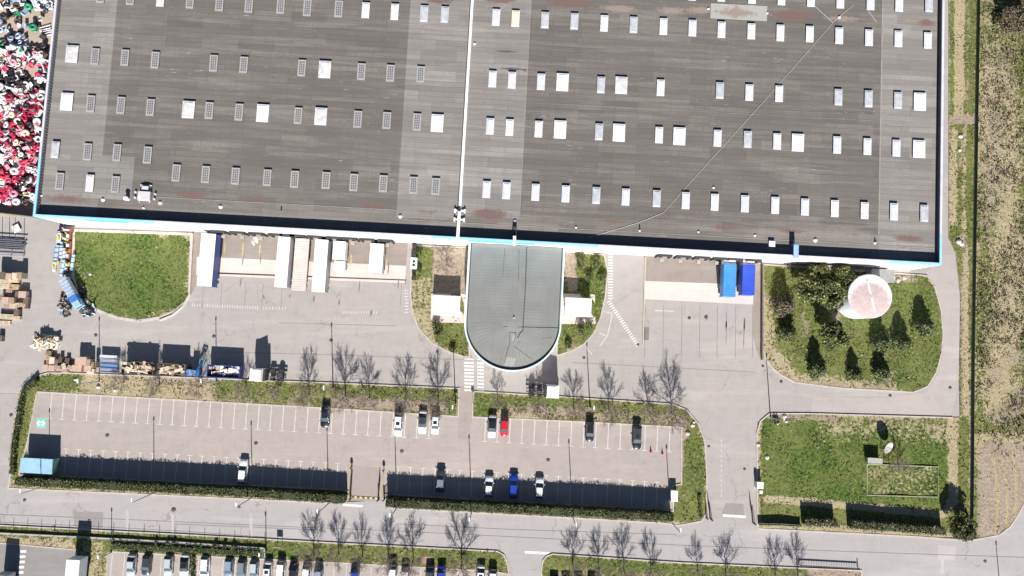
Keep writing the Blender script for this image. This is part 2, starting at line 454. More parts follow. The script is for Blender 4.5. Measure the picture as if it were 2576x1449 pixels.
# --- planted plots
pgs = {}
pgs['lawn'] = plot('lawn', [(183, 576), (486, 586), (480, 745), (470, 762), (442, 786), (402, 803), (345, 811), (292, 802), (247, 785), (216, 760), (192, 732), (181, 700)],
    [(1, .7, 0, [(183, 576), (486, 586), (480, 745), (442, 786), (345, 811), (247, 785), (192, 732)]),
     (0, .35, 1.2, [(396, 590), (470, 594)]), (1, .4, 3, [(400, 700), (440, 660)]), (0, .3, 1.2, [(476, 600), (470, 740)]), (0, .35, 1.4, [(250, 785), (345, 805), (440, 780)]),
     (0, .3, 2, [(200, 680), (215, 740)])], base=(.03, .3, 0), dens=5)
pgs['isl'] = plot('grass_island', [(1036, 616), (1182, 622), (1182, 900), (1165, 898), (1128, 886), (1086, 864), (1052, 826), (1036, 785), (1032, 740)],
    [(0, .35, 0, [(1036, 700), (1090, 700), (1100, 890), (1040, 800)]), (2, .9, 0, [(1092, 617), (1182, 620), (1182, 742), (1086, 740)]),
     (1, .3, 1.5, [(1054, 640), (1060, 720)]), (2, .5, .8, [(1038, 620), (1038, 690)])], base=(.2, .2, .05), dens=4)
pgs['isr'] = plot('grass_island', [(1400, 630), (1520, 640), (1530, 680), (1524, 745), (1512, 800), (1494, 840), (1470, 866), (1440, 884), (1400, 896)],
    [(2, .8, 1.8, [(1430, 640), (1440, 720)]), (2, .5, 1.5, [(1500, 655)]), (1, .5, 2, [(1500, 700), (1480, 840)]), (0, .3, 2, [(1440, 870)])], base=(.15, .3, .0), dens=5)
pgs['tl'] = plot('tree_lawn', [(1919, 664), (2332, 692), (2352, 722), (2368, 780), (2373, 840), (2370, 885), (2357, 935), (2334, 973), (2297, 988), (2235, 984), (2120, 978), (2020, 966), (1998, 962), (1965, 945), (1943, 928), (1925, 903), (1918, 880)],
    [(1, .5, 3.5, [(2280, 700), (2350, 900), (2270, 960)]), (0, .45, 2.0, [(1925, 760), (1935, 900), (2000, 955), (2240, 980)]), (2, .5, 1.6, [(2020, 790), (2030, 840)]),
     (2, .55, 1.4, [(2235, 940), (2200, 985), (2050, 970)]), (2, .5, 1.8, [(2090, 770), (2110, 830)]), (0, .3, 2.5, [(1980, 900)]), (1, .4, 2.5, [(1960, 800)]),
     (2, .6, 1.2, [(2230, 700), (2300, 700)]), (2, .35, 1.0, [(2262, 850), (2190, 930)])], base=(.16, .25, .04), dens=5)
pgs['east'] = plot('grass_strip', [(2386, -260), (2462, -260), (2450, 600), (2441, 1000), (2439, 1352), (2300, 1350), (1906, 1331), (1904, 1310), (1903, 1090), (1912, 1060), (1935, 1040), (2040, 1040), (2395, 1050), (2414, 1050), (2412, 960), (2416, 750), (2404, 640), (2386, 600)],
    [(1, .85, 0, [(1915, 1050), (2200, 1050), (2385, 1080), (2380, 1270), (1915, 1270)]),
     (0, .5, .55, [(2404, -260), (2404, 300)]), (0, .6, .55, [(2423, -260), (2420, 300)]), (2, .5, .5, [(2437, -260), (2432, 290)]), (0, .7, .5, [(2412, -260), (2408, 300)]),
     (2, .95, 1.2, [(2390, 302), (2445, 302)]), (2, .6, .6, [(2420, 340), (2416, 420)]), (0, .5, .6, [(2426, 320), (2424, 600)]), (0, .6, .8, [(2400, 330), (2398, 560)]),
     (2, .9, 1.0, [(2416, 600), (2425, 620)]), (0, .9, .6, [(2428, 620), (2428, 1040)]), (2, .6, .45, [(2420, 640), (2420, 1040)]),
     (0, .95, 1.0, [(2398, 1060), (2396, 1260)]), (2, .4, .8, [(2400, 1050), (2400, 1240)]), (0, .9, .8, [(1930, 1255), (2150, 1272), (2370, 1295), (2400, 1260)]),
     (1, -.5, 1.0, [(1930, 1270), (2370, 1300)]), (0, .35, 3, [(2080, 1075), (2200, 1065), (2370, 1090)]), (0, .28, 0, [(2178, 1166), (2358, 1170), (2358, 1248), (2178, 1245)]),
     (2, .6, 1.2, [(1935, 1045), (2100, 1052)]), (2, .35, 2, [(2060, 1130)]), (0, .5, .8, [(1910, 1322), (2440, 1348)]), (0, .4, .6, [(1908, 1060), (1908, 1310)])],
    base=(.14, .15, .02), dens=4.5)
pgs['field'] = plot('field', [(2463, -260), (2800, -260), (2800, 1175), (2598, 1222), (2578, 1262), (2560, 1296), (2540, 1325), (2510, 1346), (2446, 1360), (2443, 1352), (2447, 1100), (2452, 600)],
    [(1, 1.0, 2.5, [(2495, -100), (2500, 20)]), (0, .22, 4, [(2480, 300), (2560, 700), (2500, 1000)]), (0, .3, 4, [(2500, 200), (2540, 420)]), (1, -.2, 6, [(2500, 0), (2520, 1000)]), (0, .18, 6, [(2500, 0), (2520, 1000)]), (2, .3, 3.2, [(2530, 130), (2500, 330), (2490, 560)]), (2, .22, 2.6, [(2570, 640), (2520, 800)]), (2, .3, 2.2, [(2560, 900), (2500, 950)]),
     (1, .3, 4, [(2560, 380), (2560, 560)]), (2, .4, 3, [(2520, 1050), (2576, 1000)]), (0, .4, 1.6, [(2470, 1105), (2576, 1105)]),
     (2, 1.0, 0, [(2450, 1118), (2800, 1110), (2800, 1180), (2560, 1300), (2500, 1350), (2450, 1350)]), (2, -.6, 1.6, [(2456, 1110), (2456, 1330)]), (0, .5, 1.2, [(2466, 1130), (2476, 1300)]), (2, -1.2, .45, [(2498, 1150), (2510, 1240), (2506, 1340)]), (0, .9, .5, [(2498, 1150), (2510, 1240), (2506, 1340)]), (2, -1.2, .4, [(2518, 1150), (2532, 1230), (2532, 1320)]), (0, .9, .5, [(2518, 1150), (2532, 1230), (2532, 1320)]), (2, -1.2, .4, [(2545, 1140), (2556, 1210), (2552, 1290)]), (0, .9, .5, [(2545, 1140), (2556, 1210), (2552, 1290)]),
     (1, .6, 2.0, [(2560, 1110)])],
    base=(.27, .0, .20), dens=3.0, edge=(.2, .8))
vw = [(92, 945), (120, 937), (165, 937), (540, 951), (860, 963), (1156, 976), (1154, 1049), (860, 1030), (96, 987), (72, 1109), (50, 1193), (857, 1231), (884, 1236), (880, 1256), (862, 1268), (440, 1248), (20, 1229), (26, 1195), (36, 1060), (52, 985)]
pgs['vw'] = plot('verge', vw,
    [(2, .36, 2.4, [(400, 985), (620, 1000), (1100, 1020)]), (0, .5, 2.2, [(230, 965), (330, 975), (520, 985)]), (1, .5, 1.4, [(110, 955), (200, 955)]), (1, .5, 1.5, [(610, 965), (620, 1000)]), (1, .5, 1.5, [(960, 990)]),
     (2, .35, 1.2, [(850, 1010), (1150, 1030)]), (0, .3, 1.0, [(40, 1220), (870, 1262)]), (1, .3, 1.0, [(60, 980), (35, 1180)]), (2, .8, .8, [(385, 950), (470, 955)])], base=(.25, .15, .05), dens=4)
ve = [(1189, 983), (1400, 996), (1690, 1015), (1728, 1030), (1758, 1066), (1774, 1110), (1779, 1200), (1779, 1290), (1765, 1312), (1705, 1323), (1669, 1317), (1300, 1296), (984, 1279), (970, 1268), (968, 1242), (1692, 1284), (1692, 1220), (1713, 1216), (1713, 1076), (1500, 1064), (1187, 1050)]
pgs['ve'] = plot('verge', ve,
    [(2, .5, 2.2, [(1290, 1030), (1460, 1040), (1690, 1055)]), (1, .5, 1.4, [(1200, 1010), (1215, 1035)]), (1, .5, 1.8, [(1330, 1020), (1400, 1025)]), (0, .45, 1.6, [(1260, 1045), (1340, 1050)]),
     (2, .8, 1.2, [(1715, 1060), (1720, 1090)]), (2, .55, .6, [(1718, 1090), (1714, 1200)]), (1, .4, 1.2, [(1745, 1120), (1755, 1280)]), (0, .35, 1.0, [(985, 1274), (1700, 1316)]), (2, .4, .8, [(1720, 1290)])], base=(.22, .2, .05), dens=4)
sw = [(-500, 1295), (0, 1320), (440, 1342), (857, 1365), (1250, 1385), (1268, 1394), (1276, 1410), (1286, 1500), (1286, 1446), (1240, 1438), (857, 1417), (283, 1389), (270, 1393), (270, 1650), (200, 1650), (190, 1384), (0, 1367), (-500, 1342)]
sw = [(-500, 1295), (0, 1320), (440, 1342), (857, 1365), (1250, 1385), (1268, 1394), (1276, 1410), (1282, 1446), (1240, 1438), (857, 1417), (283, 1389), (272, 1393), (272, 1650), (200, 1650), (190, 1384), (0, 1367), (-500, 1342)]
pgs['sw'] = plot('verge', sw,
    [(0, .45, 0, [(-100, 1345), (185, 1355), (190, 1384), (-100, 1367)]), (1, .9, 1.4, [(680, 1398), (800, 1410)]), (1, .3, 1, [(290, 1370), (650, 1385)]), (2, .35, 1.4, [(860, 1400), (1240, 1420)]),
     (1, .4, 1.2, [(900, 1415)]), (0, .35, 3, [(235, 1380), (235, 1500)])], base=(.2, .2, .02), dens=4)
se = [(1362, 1620), (1360, 1440), (1364, 1410), (1374, 1398), (1390, 1392), (1712, 1414), (2004, 1427), (2168, 1434), (2172, 1620), (2004, 1620), (2000, 1474)]
se = [(1362, 1468), (1360, 1440), (1364, 1410), (1374, 1398), (1390, 1392), (1712, 1414), (2004, 1427), (2168, 1434), (2172, 1620), (2004, 1620), (2000, 1474)]
pgs['se'] = plot('verge', se, [(2, .4, 1.5, [(1400, 1440), (1700, 1455)]), (2, .9, 0, [(2030, 1428), (2160, 1434), (2160, 1500), (2030, 1500)]), (1, .4, 1.5, [(1500, 1420), (1800, 1440)])], base=(.22, .2, .05), dens=4)

def K(key, w=.28, z1=.15): kerb('kerb', pgs[key], w, 0, z1, True, side=1)
for key in ('lawn', 'isl', 'isr', 'tl', 'vw', 've', 'sw', 'se'): K(key, .55 if key == 'lawn' else .22)
kerb('kerb', poly([(2396, 1049), (2040, 1039), (1935, 1039), (1911, 1059), (1902, 1090), (1903, 1310), (1905, 1331), (2300, 1351), (2440, 1361), (2512, 1348), (2542, 1326), (2562, 1296), (2580, 1262), (2600, 1222)]), .25, 0, .16, False, side=1)

# --- painted markings
mb = MB()
def line_st(mb, u, v, du_along, w_, z, mi=0, perp=False):
    pass
def mark(mb, p, q, wid, z, mi=0):
    p = Vector(p).to_2d() if len(p) == 3 else Vector(p); q = Vector(q).to_2d() if len(q) == 3 else Vector(q)
    d = (q - p).normalized(); n = Vector((-d.y, d.x)) * wid / 2
    mb.add([(*(p - n), z), (*(q - n), z), (*(q + n), z), (*(p + n), z)], [(0, 1, 2, 3)], mi)
rl = [(u, 1053 + (u - 124) * .0525) for u in [125 + 30.75 * i for i in range(32)] if u < 1108] + [(u, 1110 + (u - 1215) * .0572) for u in [1188 + 30.95 * i for i in range(17)] if 1215 < u]
for u, v in rl:
    b = px(u, v); t = b + E2 * 5.15
    mark(mb, b, t, .16, .017, 1); mark(mb, b - E1 * .55, b + E1 * .55, .13, .021, 1)
rb = [(167 + 31.05 * i, 1129 + 1.66 * i) for i in range(23)] + [(1002 + 31.0 * i, 1174 + 1.85 * i) for i in range(22)]
for u, v in rb:
    t = px(u, v); b = t - E2 * 5.2
    mark(mb, b, t, .16, .017, 1); mark(mb, t - E1 * .55, t + E1 * .55, .13, .021, 1)
for i in range(10):   # crosswalk
    v = 904 + i * 8.6
    mark(mb, px(1168, v), px(1192, v + .8), .36, .006 if v < 968 else .025)
    mark(mb, px(1201, v + 1), px(1217, v + 1.8), .36, .006 if v < 968 else .025)
for i in range(27):   # tooth markings before the docks
    u = 484 + i * 6.3; v = 767 + i * .28
    mark(mb, px(u, v - 4), px(u, v + 4), .16, .006, 1)
for i in range(8): u = 662 + i * 8; mark(mb, px(u, 772), px(u, 779), .14, .006, 1)
for i in range(14): u = 864 + i * 6.4; mark(mb, px(u, 783), px(u, 789), .14, .006, 1)
for i in range(17): v = 640 + i * 6.9; mark(mb, px(1530, v), px(1542, v + .5), .2, .010)
for i in range(8): v = 730 + i * 8; mark(mb, px(1018, v), px(1027, v + .5), .2, .006, 1)
for i in range(21):
    f = i / 20; u = 1532 + 72 * f; v = 758 + 110 * f
    mark(mb, px(u - 4, v + 3), px(u + 4, v - 2), .2, .006)
for q in ([(1516, 783), (1540, 788), (1536, 812), (1528, 845), (1508, 872)], [(1508, 838), (1524, 845)], [(1474, 874), (1490, 892)], [(1648, 781), (1695, 783)]):
    for i in range(len(q) - 1): mark(mb, px(*q[i]), px(*q[i + 1]), .16, .010 if i % 2 else .006, 1)
mark(mb, px(862, 1270), px(912, 1273), .45, .009); mark(mb, px(1819, 1296.5), px(1876, 1300), .5, .0145)
mark(mb, px(1740, 1390), px(1740.5, 1390), .01, .02)
mark(mb, px(1320, 1389), px(1382, 1392), .5, .013)
for i in range(12): v = 1106 + i * 12.5; mark(mb, px(1814.5, v), px(1814.5, v + 6), .15, .005, 1)
for i in range(8): v = 1384 + i * 13.2; mark(mb, px(59 - i * 1.8, v), px(59 - i * 1.8, v + 6.5), 1.15, .0125)
for u0, v0, n in ((283, 1394, 32), (1365, 1476, 18)):
    for i in range(n):
        p = px(u0 + 31 * i, v0 + 1.6 * i); mark(mb, p, p - E2 * 5.2, .12, .0125, 1)
# yellow-black speed hump stripe is a thing of its own, below; disabled bay sign
mark(mb, px(92, 1064), px(116, 1065), 2.0, .017, 2); 
c = px(103, 1065)
for a in (0, 1, 2, 3): 
    q = c + Vector((.55 * (1 if a % 2 else -1), .55 * (1 if a > 1 else -1), 0)); mark(mb, c + (q - c) * .25, q, .3, .021)
mark(mb, c + Vector((-.85, 0, 0)), c + Vector((-.5, 0, 0)), .5, .025); mark(mb, c + Vector((.5, 0, 0)), c + Vector((.85, 0, 0)), .5, .025)
struct(mb.build('road_markings', [mPaint, mPaintOld, M('green_paint', (.12, .45, .33), (.25, .55, .42), 2)]))
# ================================================================ the warehouse
def roof_mat(name, c1, c2, c3, streak=.35, bw=13.0, rh=1.05):
    m, t, b = node_mat(name); k = NB(t)
    p = k.n('ShaderNodeTexCoord').outputs['Object']
    br = k.n('ShaderNodeTexBrick'); br.offset = .37
    br.inputs['Scale'].default_value = 1; br.inputs['Brick Width'].default_value = bw; br.inputs['Row Height'].default_value = rh
    br.inputs['Mortar Size'].default_value = .055; br.inputs['Mortar Smooth'].default_value = .3; br.inputs['Bias'].default_value = -.2
    br.inputs['Color1'].default_value = (*c1, 1); br.inputs['Color2'].default_value = (*c2, 1); br.inputs['Mortar'].default_value = (*[x * .66 for x in c2], 1)
    k.l(p, br.inputs['Vector'])
    big = k.noise(p, .05, 4); mid = k.noise(k.scaled(p, (.12, 1.6, 1)), 1, 5, .7); fine = k.noise(p, 3.0, 4, .7)
    vert = k.noise(k.scaled(p, (1.1, .04, 1)), 1, 4, .7)
    b2_ = k.n('ShaderNodeTexBrick'); b2_.offset = .61
    b2_.inputs['Scale'].default_value = 1; b2_.inputs['Brick Width'].default_value = 7.3; b2_.inputs['Row Height'].default_value = rh * 2; b2_.inputs['Mortar Size'].default_value = 0
    b2_.inputs['Color1'].default_value = (.74, .74, .74, 1); b2_.inputs['Color2'].default_value = (1.2, 1.2, 1.2, 1); k.l(p, b2_.inputs['Vector'])
    b3_ = k.n('ShaderNodeTexBrick'); b3_.offset = .23
    b3_.inputs['Scale'].default_value = 1; b3_.inputs['Brick Width'].default_value = 22; b3_.inputs['Row Height'].default_value = rh; b3_.inputs['Mortar Size'].default_value = 0
    b3_.inputs['Color1'].default_value = (.82, .82, .82, 1); b3_.inputs['Color2'].default_value = (1.14, 1.14, 1.14, 1); k.l(p, b3_.inputs['Vector'])
    c = k.mix(k.ramp(big, .35, .65, 0, .45), br.outputs['Color'], c3)
    c = k.mix(.75, c, b2_.outputs['Color'], 'MULTIPLY'); c = k.mix(.8, c, b3_.outputs['Color'], 'MULTIPLY')
    c = k.mix(k.ramp(mid, .45, .68, 0, streak), c, tuple(x * .66 for x in c1)); lm = k.noise(k.scaled(p, (.035, .5, 1)), 1, 5, .7); c = k.mix(k.ramp(lm, .45, .62, 0, streak * .9), c, tuple(x * .74 for x in c1)); c = k.mix(k.ramp(lm, .48, .34, 0, streak), c, tuple(x * 1.28 for x in c3))
    c = k.mix(k.ramp(mid, .42, .25, 0, .5), c, tuple(x * 1.25 for x in c1))
    c = k.mix(k.ramp(vert, .5, .72, 0, .35), c, tuple(x * .74 for x in c1))
    c = k.mix(k.ramp(fine, .35, .7, 0, .35), c, tuple(x * .75 for x in c2))
    sc = k.math('MULTIPLY', k.ramp(k.noise(k.scaled(p, (.5, 3.2, 1)), 1, 3, .6), .62, .72), k.ramp(k.noise(p, .11, 3), .52, .62))
    c = k.mix(k.math('MULTIPLY', sc, .6), c, (.36, .33, .30))
    a = k.n('ShaderNodeVertexColor'); a.layer_name = 'stain'
    sp = k.n('ShaderNodeSeparateColor'); k.l(a.outputs['Color'], sp.inputs[0])
    j = k.math('MULTIPLY', k.math('SUBTRACT', k.noise(k.scaled(p, (1, 1.6, 1)), 1.1, 6, .75), .5), 1.7)
    fr = k.ramp(k.math('ADD', sp.outputs[0], j), .22, .85, 0, .9)
    fr = k.math('MULTIPLY', fr, k.ramp(sp.outputs[0], .02, .2))
    c = k.mix(fr, c, (.150, .088, .076))
    fp = k.math('MULTIPLY', k.ramp(k.math('ADD', sp.outputs[1], j), .3, .8, 0, .8), k.ramp(sp.outputs[1], .02, .2))
    c = k.mix(fp, c, (.27, .215, .175))
    fd = k.math('MULTIPLY', k.ramp(k.math('ADD', sp.outputs[2], k.math('MULTIPLY', j, .4)), .3, .8, 0, .8), k.ramp(sp.outputs[2], .02, .2))
    c = k.mix(fd, c, (.06, .05, .045))
    k.l(c, b.inputs['Base Color']); b.inputs['Roughness'].default_value = .9
    k.bump(fine, .2, .03, b)
    return m
mRoofDark = roof_mat('dark_felt_roof', (.158, .141, .127), (.124, .111, .100), (.170, .159, .144), .6)
mRoofLite = roof_mat('light_felt_roof', (.242, .225, .207), (.210, .197, .183), (.256, .237, .222), .45)
mRoofEdge = roof_mat('edge_felt_roof', (.186, .167, .150), (.162, .147, .132), (.208, .190, .172), .45)
mRoofNew = roof_mat('new_felt_roof', (.225, .215, .200), (.212, .204, .19), (.235, .222, .206), .15)
mGreyWall = M('grey_cladding', (.50, .48, .49), (.44, .43, .44), .4, .6)
mWhiteWall = M('white_cladding', (.82, .82, .82), (.76, .76, .76), .4, .6)
mBlueWall = M('light_blue_cladding', (.32, .60, .80), (.28, .54, .74), .5, .5)
mCyan = M('cyan_cladding', (.06, .52, .66), (.05, .45, .6), .5, .5)
mMidBlue = M('mid_blue_cladding', (.07, .38, .60), (.06, .33, .55), .5, .5)
mCopeW = M('white_coping', (.62, .62, .68), (.52, .52, .58), .6, .5)
mShade = M('shade_liner', (.05, .055, .07), (.04, .045, .055), .6, .6)
mWhitePaint = M('white_metal', (.82, .82, .82), (.74, .74, .74), .6, .5)
mBlack = M('black_rubber', (.02, .02, .02), (.03, .03, .03), 1, .7)
mSteel = M('galvanised_steel', (.42, .43, .44), (.34, .35, .36), 1, .45, .6)
mGlassDark = M('dark_glass', (.02, .025, .03), (.03, .035, .04), 1, .12)

TD = 95.0
WH = thing('warehouse', 'huge flat-roofed grey warehouse with rows of white rooflights and a blue and white front', 'warehouse', BO, BANG)
def band_s(u): return loc_st(u, 543 + (u - 83) * .0538, ZP)[0]
mb_main = MB()
# front wall panels (name, from, to, material, blue cap material)
S = [0, band_s(387), band_s(1085), band_s(1505), band_s(2237), BLEN]
def wall(name, s0, s1, z0, z1, mat, dy=0.0):
    b = MB(); b.bx(s0, s1, -dy, .28, z0, z1); o = b.build(name, mat, WH); return o
for i, (s0, s1) in enumerate(zip(S[:-1], S[1:])):
    if i in (1, 3): wall('wall', s0 + .003, s1 - .003, 0, ZP - .25, mGreyWall)
    else: wall('wall', s0, s1, 0, 7.6, mWhiteWall)
def cap(s0, s1, mat, z0=7.6): 
    o = wall('cladding_band', s0, s1, z0, ZP - .25, mat, .06); return o
a, b_ = band_s(208), band_s(313)
cap(0, a, mBlueWall); cap(a, b_, mCyan); cap(b_, S[1], mBlueWall)
a, b_ = band_s(1178), band_s(1345)
cap(S[2], a, mBlueWall); cap(a, b_, mMidBlue); cap(b_, S[3], mBlueWall)
cap(S[4], BLEN, mBlueWall)
# side and rear walls
b = MB(); b.bx(0, .28, .28, TD - .28, 0, ZP - .25); b.build('wall', mGreyWall, WH)
b = MB(); b.bx(BLEN - .28, BLEN, .28, TD - .28, 0, ZP - .25); b.build('wall', mGreyWall, WH)
b = MB(); b.bx(0, BLEN, TD - .28, TD, 0, ZP - .25); b.build('wall', mGreyWall, WH)
# copings
tW = loc_st(99, 392, ZP)[1]; tE = loc_st(2371, 590, ZP)[1]
def coping(s0, s1, t0, t1, mat): 
    q = MB(); q.bx(s0, s1, t0, t1, ZP - .25, ZP); return q.build('coping', mat, WH)
coping(-.06, .40, .36, tW, mBlueWall); coping(-.06, .34, tW, TD, mCopeW)
coping(BLEN - .34, BLEN + .08, .36, tE, mBlueWall); coping(BLEN - .34, BLEN + .08, tE, TD, mCopeW)
for (s0, s1, m_) in ((-.06, S[1], mBlueWall), (S[1], S[2], mCopeW), (S[2], S[3], mBlueWall), (S[3], S[4], mCopeW), (S[4], BLEN + .08, mBlueWall)):
    coping(s0, s1, -.08, .36, m_)
b = MB(); b.bx(.28, BLEN - .28, .281, .33, ZR, ZP - .26); b.bx(BLEN - .33, BLEN - .281, .33, TD - .28, ZR, ZP - .26); b.build('parapet_lining', mShade, WH)  # south and east inner faces coloured dark for the shade on them
b = MB()
b.bx(.281, .33, .34, TD - .3, ZR, ZP - .27)
for i in range(150): b.bx(.331, .37, .5 + i * .62, .5 + i * .62 + .2, ZR, ZP - .4)
b.build('parapet_lining', M('grey_liner', (.24, .23, .22)), WH)

# roofs: cells cut at the seams between the old and the newer felt
sr = loc_st(1171, 300, ZR)[0]            # fire wall line
def rs(u, v): return loc_st(u, v, ZR)[0]
def rt(u, v): return loc_st(u, v, ZR)[1]
tS = (rt(700, 512) + rt(1000, 527)) / 2; tS2 = (rt(1600, 556) + rt(2208, 587)) / 2
L1 = rs(276, 200); L2 = rs(335, 440); tL = rt(265, 392); L3 = rs(1015, 270)
R1 = rs(1322, 270); R2 = rs(2215, 300)
STAINS = []
def stain(u, v, w_, h_, ch=0, amt=1.0):
    s, t = loc_st(u, v, ZR); STAINS.append((s, t, w_ / 2 / 12.9, h_ / 2 / 12.9, ch, amt))
for q in [(168, 500, 150, 30, 0, .8), (478, 491, 95, 22, 0, 1), (640, 505, 110, 18, 0, .75), (942, 520, 100, 18, 0, 1.1), (1074, 533, 70, 14, 0, .7), (1060, 555, 80, 20, 0, .6), (1232, 538, 105, 30, 0, 1.3), (1235, 560, 90, 24, 0, .5),
          (1372, 551, 90, 16, 0, .5), (1545, 557, 95, 16, 0, .8), (1675, 566, 90, 12, 0, .5), (1820, 572, 100, 16, 0, .9), (1990, 581, 90, 16, 0, .9), (2147, 591, 80, 12, 0, .5), (2284, 600, 85, 18, 0, 1.2), (2280, 622, 60, 16, 0, .4),
          (1105, 0, 90, 22, 0, 1.2), (1258, -2, 90, 24, 0, 1.4), (1430, 8, 150, 26, 0, 1.1), (1558, 22, 130, 24, 1, 1), (1690, 26, 120, 26, 1, .9), (1757, 26, 90, 24, 1, 1), (1992, 38, 120, 28, 0, 1.3), (2120, 47, 120, 20, 1, .9), (2330, 57, 55, 26, 0, 1), (2290, 52, 110, 16, 1, .6),
          (250, -20, 900, 26, 1, .7), (1695, -6, 100, 18, 2, .0), (1273, 130, 85, 10, 2, .9), (1290, 173, 85, 9, 2, 1), (1320, 177, 30, 12, 2, 1), (1268, 236, 40, 5, 2, .5), (1180, 372, 70, 5, 2, .5), (1230, 384, 30, 6, 2, .8), (1279, 402, 38, 9, 2, .5), (1255, 412, 80, 8, 2, .5),
          (1875, 150, 60, 12, 2, .4), (1760, 140, 70, 9, 2, .4), (1300, 770 - 720 + 0, 1, 1, 2, 0)]: stain(*q)
def make_roof(name, s0, s1, scuts, pick):
    ss = sorted(set([s0, s1] + scuts + [s0 + i * .62 for i in range(int((s1 - s0) / .62) + 1)]))
    ts = sorted(set([.33, TD - .28, tS, tS2, tL] + [.33 + i * .5 for i in range(120)] + [.33 + 60 + i * 2 for i in range(17)]))
    ss = [x for i, x in enumerate(ss) if i == 0 or x - ss[i - 1] > 1e-4]; ts = [x for i, x in enumerate(ts) if i == 0 or x - ts[i - 1] > 1e-4]
    A, B = np.meshgrid(np.array(ss), np.array(ts)); ns = len(ss)
    X, Y = A.ravel(), B.ravel(); C = np.zeros((len(X), 4)); C[:, 3] = 1
    for s, t, rs_, rt_, ch, amt in STAINS:
        d = np.sqrt(((X - s) / rs_) ** 2 + ((Y - t) / rt_) ** 2); C[:, ch] = np.maximum(C[:, ch], amt * np.clip(1.25 - d, 0, 1))
    fs = []; mi = []
    for j in range(len(ts) - 1):
        for i in range(ns - 1):
            fs.append((j * ns + i, j * ns + i + 1, (j + 1) * ns + i + 1, (j + 1) * ns + i))
            mi.append(pick((ss[i] + ss[i + 1]) / 2, (ts[j] + ts[j + 1]) / 2))
    me = bpy.data.meshes.new(name); me.from_pydata(list(zip(X, Y, [ZR] * len(X))), [], fs)
    for m_ in (mRoofDark, mRoofLite, mRoofEdge, mRoofNew): me.materials.append(m_)
    me.polygons.foreach_set('material_index', mi)
    ca = me.color_attributes.new('stain', 'FLOAT_COLOR', 'POINT'); ca.data.foreach_set('color', C.ravel()); me.update()
    o = bpy.data.objects.new(name, me); col.objects.link(o); o.parent = WH; return o
def pl(s, t):
    if t < tL and s < L2 and s > 5.5 and t > tL - 8.6: return 3
    if s < L1: return 1
    if s > L3: return 1 if t > tS - 1.5 else 2
    if t < tS: return 2
    return 0
n0, n1 = rs(1230, 500), rs(1262, 522)
def pr(s, t):
    if n0 < s < n0 + 2.4 and tS + .9 < t < tS + 2.5: return 3
    if s > R2: return 1
    if s < R1: return 1 if t > tS2 - .8 else 2
    return 2 if t < tS2 else 0
roofW = make_roof('roof', .33, sr, [L1, L2, L3], pl); tag(roofW, 'older western roof half with weathered gridded rooflights')
roofE = make_roof('roof', sr, BLEN - .33, [R1, R2, n0, n0 + 2.4], pr); tag(roofE, 'eastern roof half with clean white rooflights')
# felt joints standing a little proud along the front edge
b = MB()
for ds in (0, ):
    b.bx(L3, BLEN - .4, tS2 - 2.3, tS2 - 2.2, ZR, ZR + .04); b.bx(L2, L3, tS - .1, tS, ZR, ZR + .04)
b.bx(R2 - .12, R2 + .12, tS2, TD - .4, ZR, ZR + .05); b.bx(R1 - .05, R1 + .05, tS2, TD - .4, ZR, ZR + .03)
b.bx(R1, R2, rt(1800, 283), rt(1800, 283) + .04, ZR, ZR + .015)
b.build('felt_joint', M('felt_joint', (.30, .28, .26), (.22, .2, .19), .5), roofE)
# light grey repair panel with its stain
s0, t0 = loc_st(1787, 40, ZR); s1, t1 = loc_st(1930, 18, ZR)
b = MB(); t_ = rt(1857, 30); b.bx(s0, s1, t_ - 1.6, t_ + 1.5, ZR + .01, ZR + .06)
mRep = M('repair_sheet', (.30, .31, .29), (.28, .28, .27), .3)
m_, tt, bb = node_mat('stained_repair_sheet'); k = NB(tt); p_ = k.n('ShaderNodeTexCoord').outputs['Generated']
g1 = k.n('ShaderNodeSeparateXYZ'); k.l(p_, g1.inputs[0])
dx_ = k.math('ABSOLUTE', k.math('SUBTRACT', g1.outputs[0], .45)); dy_ = k.math('ABSOLUTE', k.math('SUBTRACT', g1.outputs[1], .45))
dd = k.math('ADD', dx_, dy_); no = k.noise(k.n('ShaderNodeTexCoord').outputs['Object'], 1.5, 6, .75)
ff = k.ramp(k.math('SUBTRACT', k.math('ADD', dd, .35), no), .05, .38, .75, 0)
k.l(k.mix(ff, (.33, .33, .30), (.23, .15, .12)), bb.inputs['Base Color']); bb.inputs['Roughness'].default_value = .85
b.build('repair_sheet', m_, roofE)
# fire wall between the halves
b = MB(); tf = rt(1152, 527)
b.bx(sr - .26, sr + .26, tf, TD - .3, ZR, ZR + .75); b.build('fire_wall', mWhitePaint, WH)
b = MB(); b.bx(sr - .42, sr - .262, tf - .5, TD - .3, ZR, ZR + .5); b.build('shade_strip', mShade, WH)  # dark strip standing for the shade on the fire wall's west side
b = MB(); b.bx(sr - .30, sr + .30, .0, tf - .6, ZP + .004, ZP + .16); b.bx(sr - .25, sr + .25, tf - .6, tf, ZR + .1, ZR + 1.0)
for q in (rt(1152, 531), rt(1151, 553)):
    b.bx(sr - 1.1, sr + 1.1, q - .12, q + .12, ZR + .3, ZR + .45); b.bx(sr - 1.1, sr - .8, q - .35, q + .35, ZR, ZR + .5); b.bx(sr + .8, sr + 1.1, q - .35, q + .35, ZR, ZR + .5)
b.build('pipe_bridge', mWhitePaint, WH)

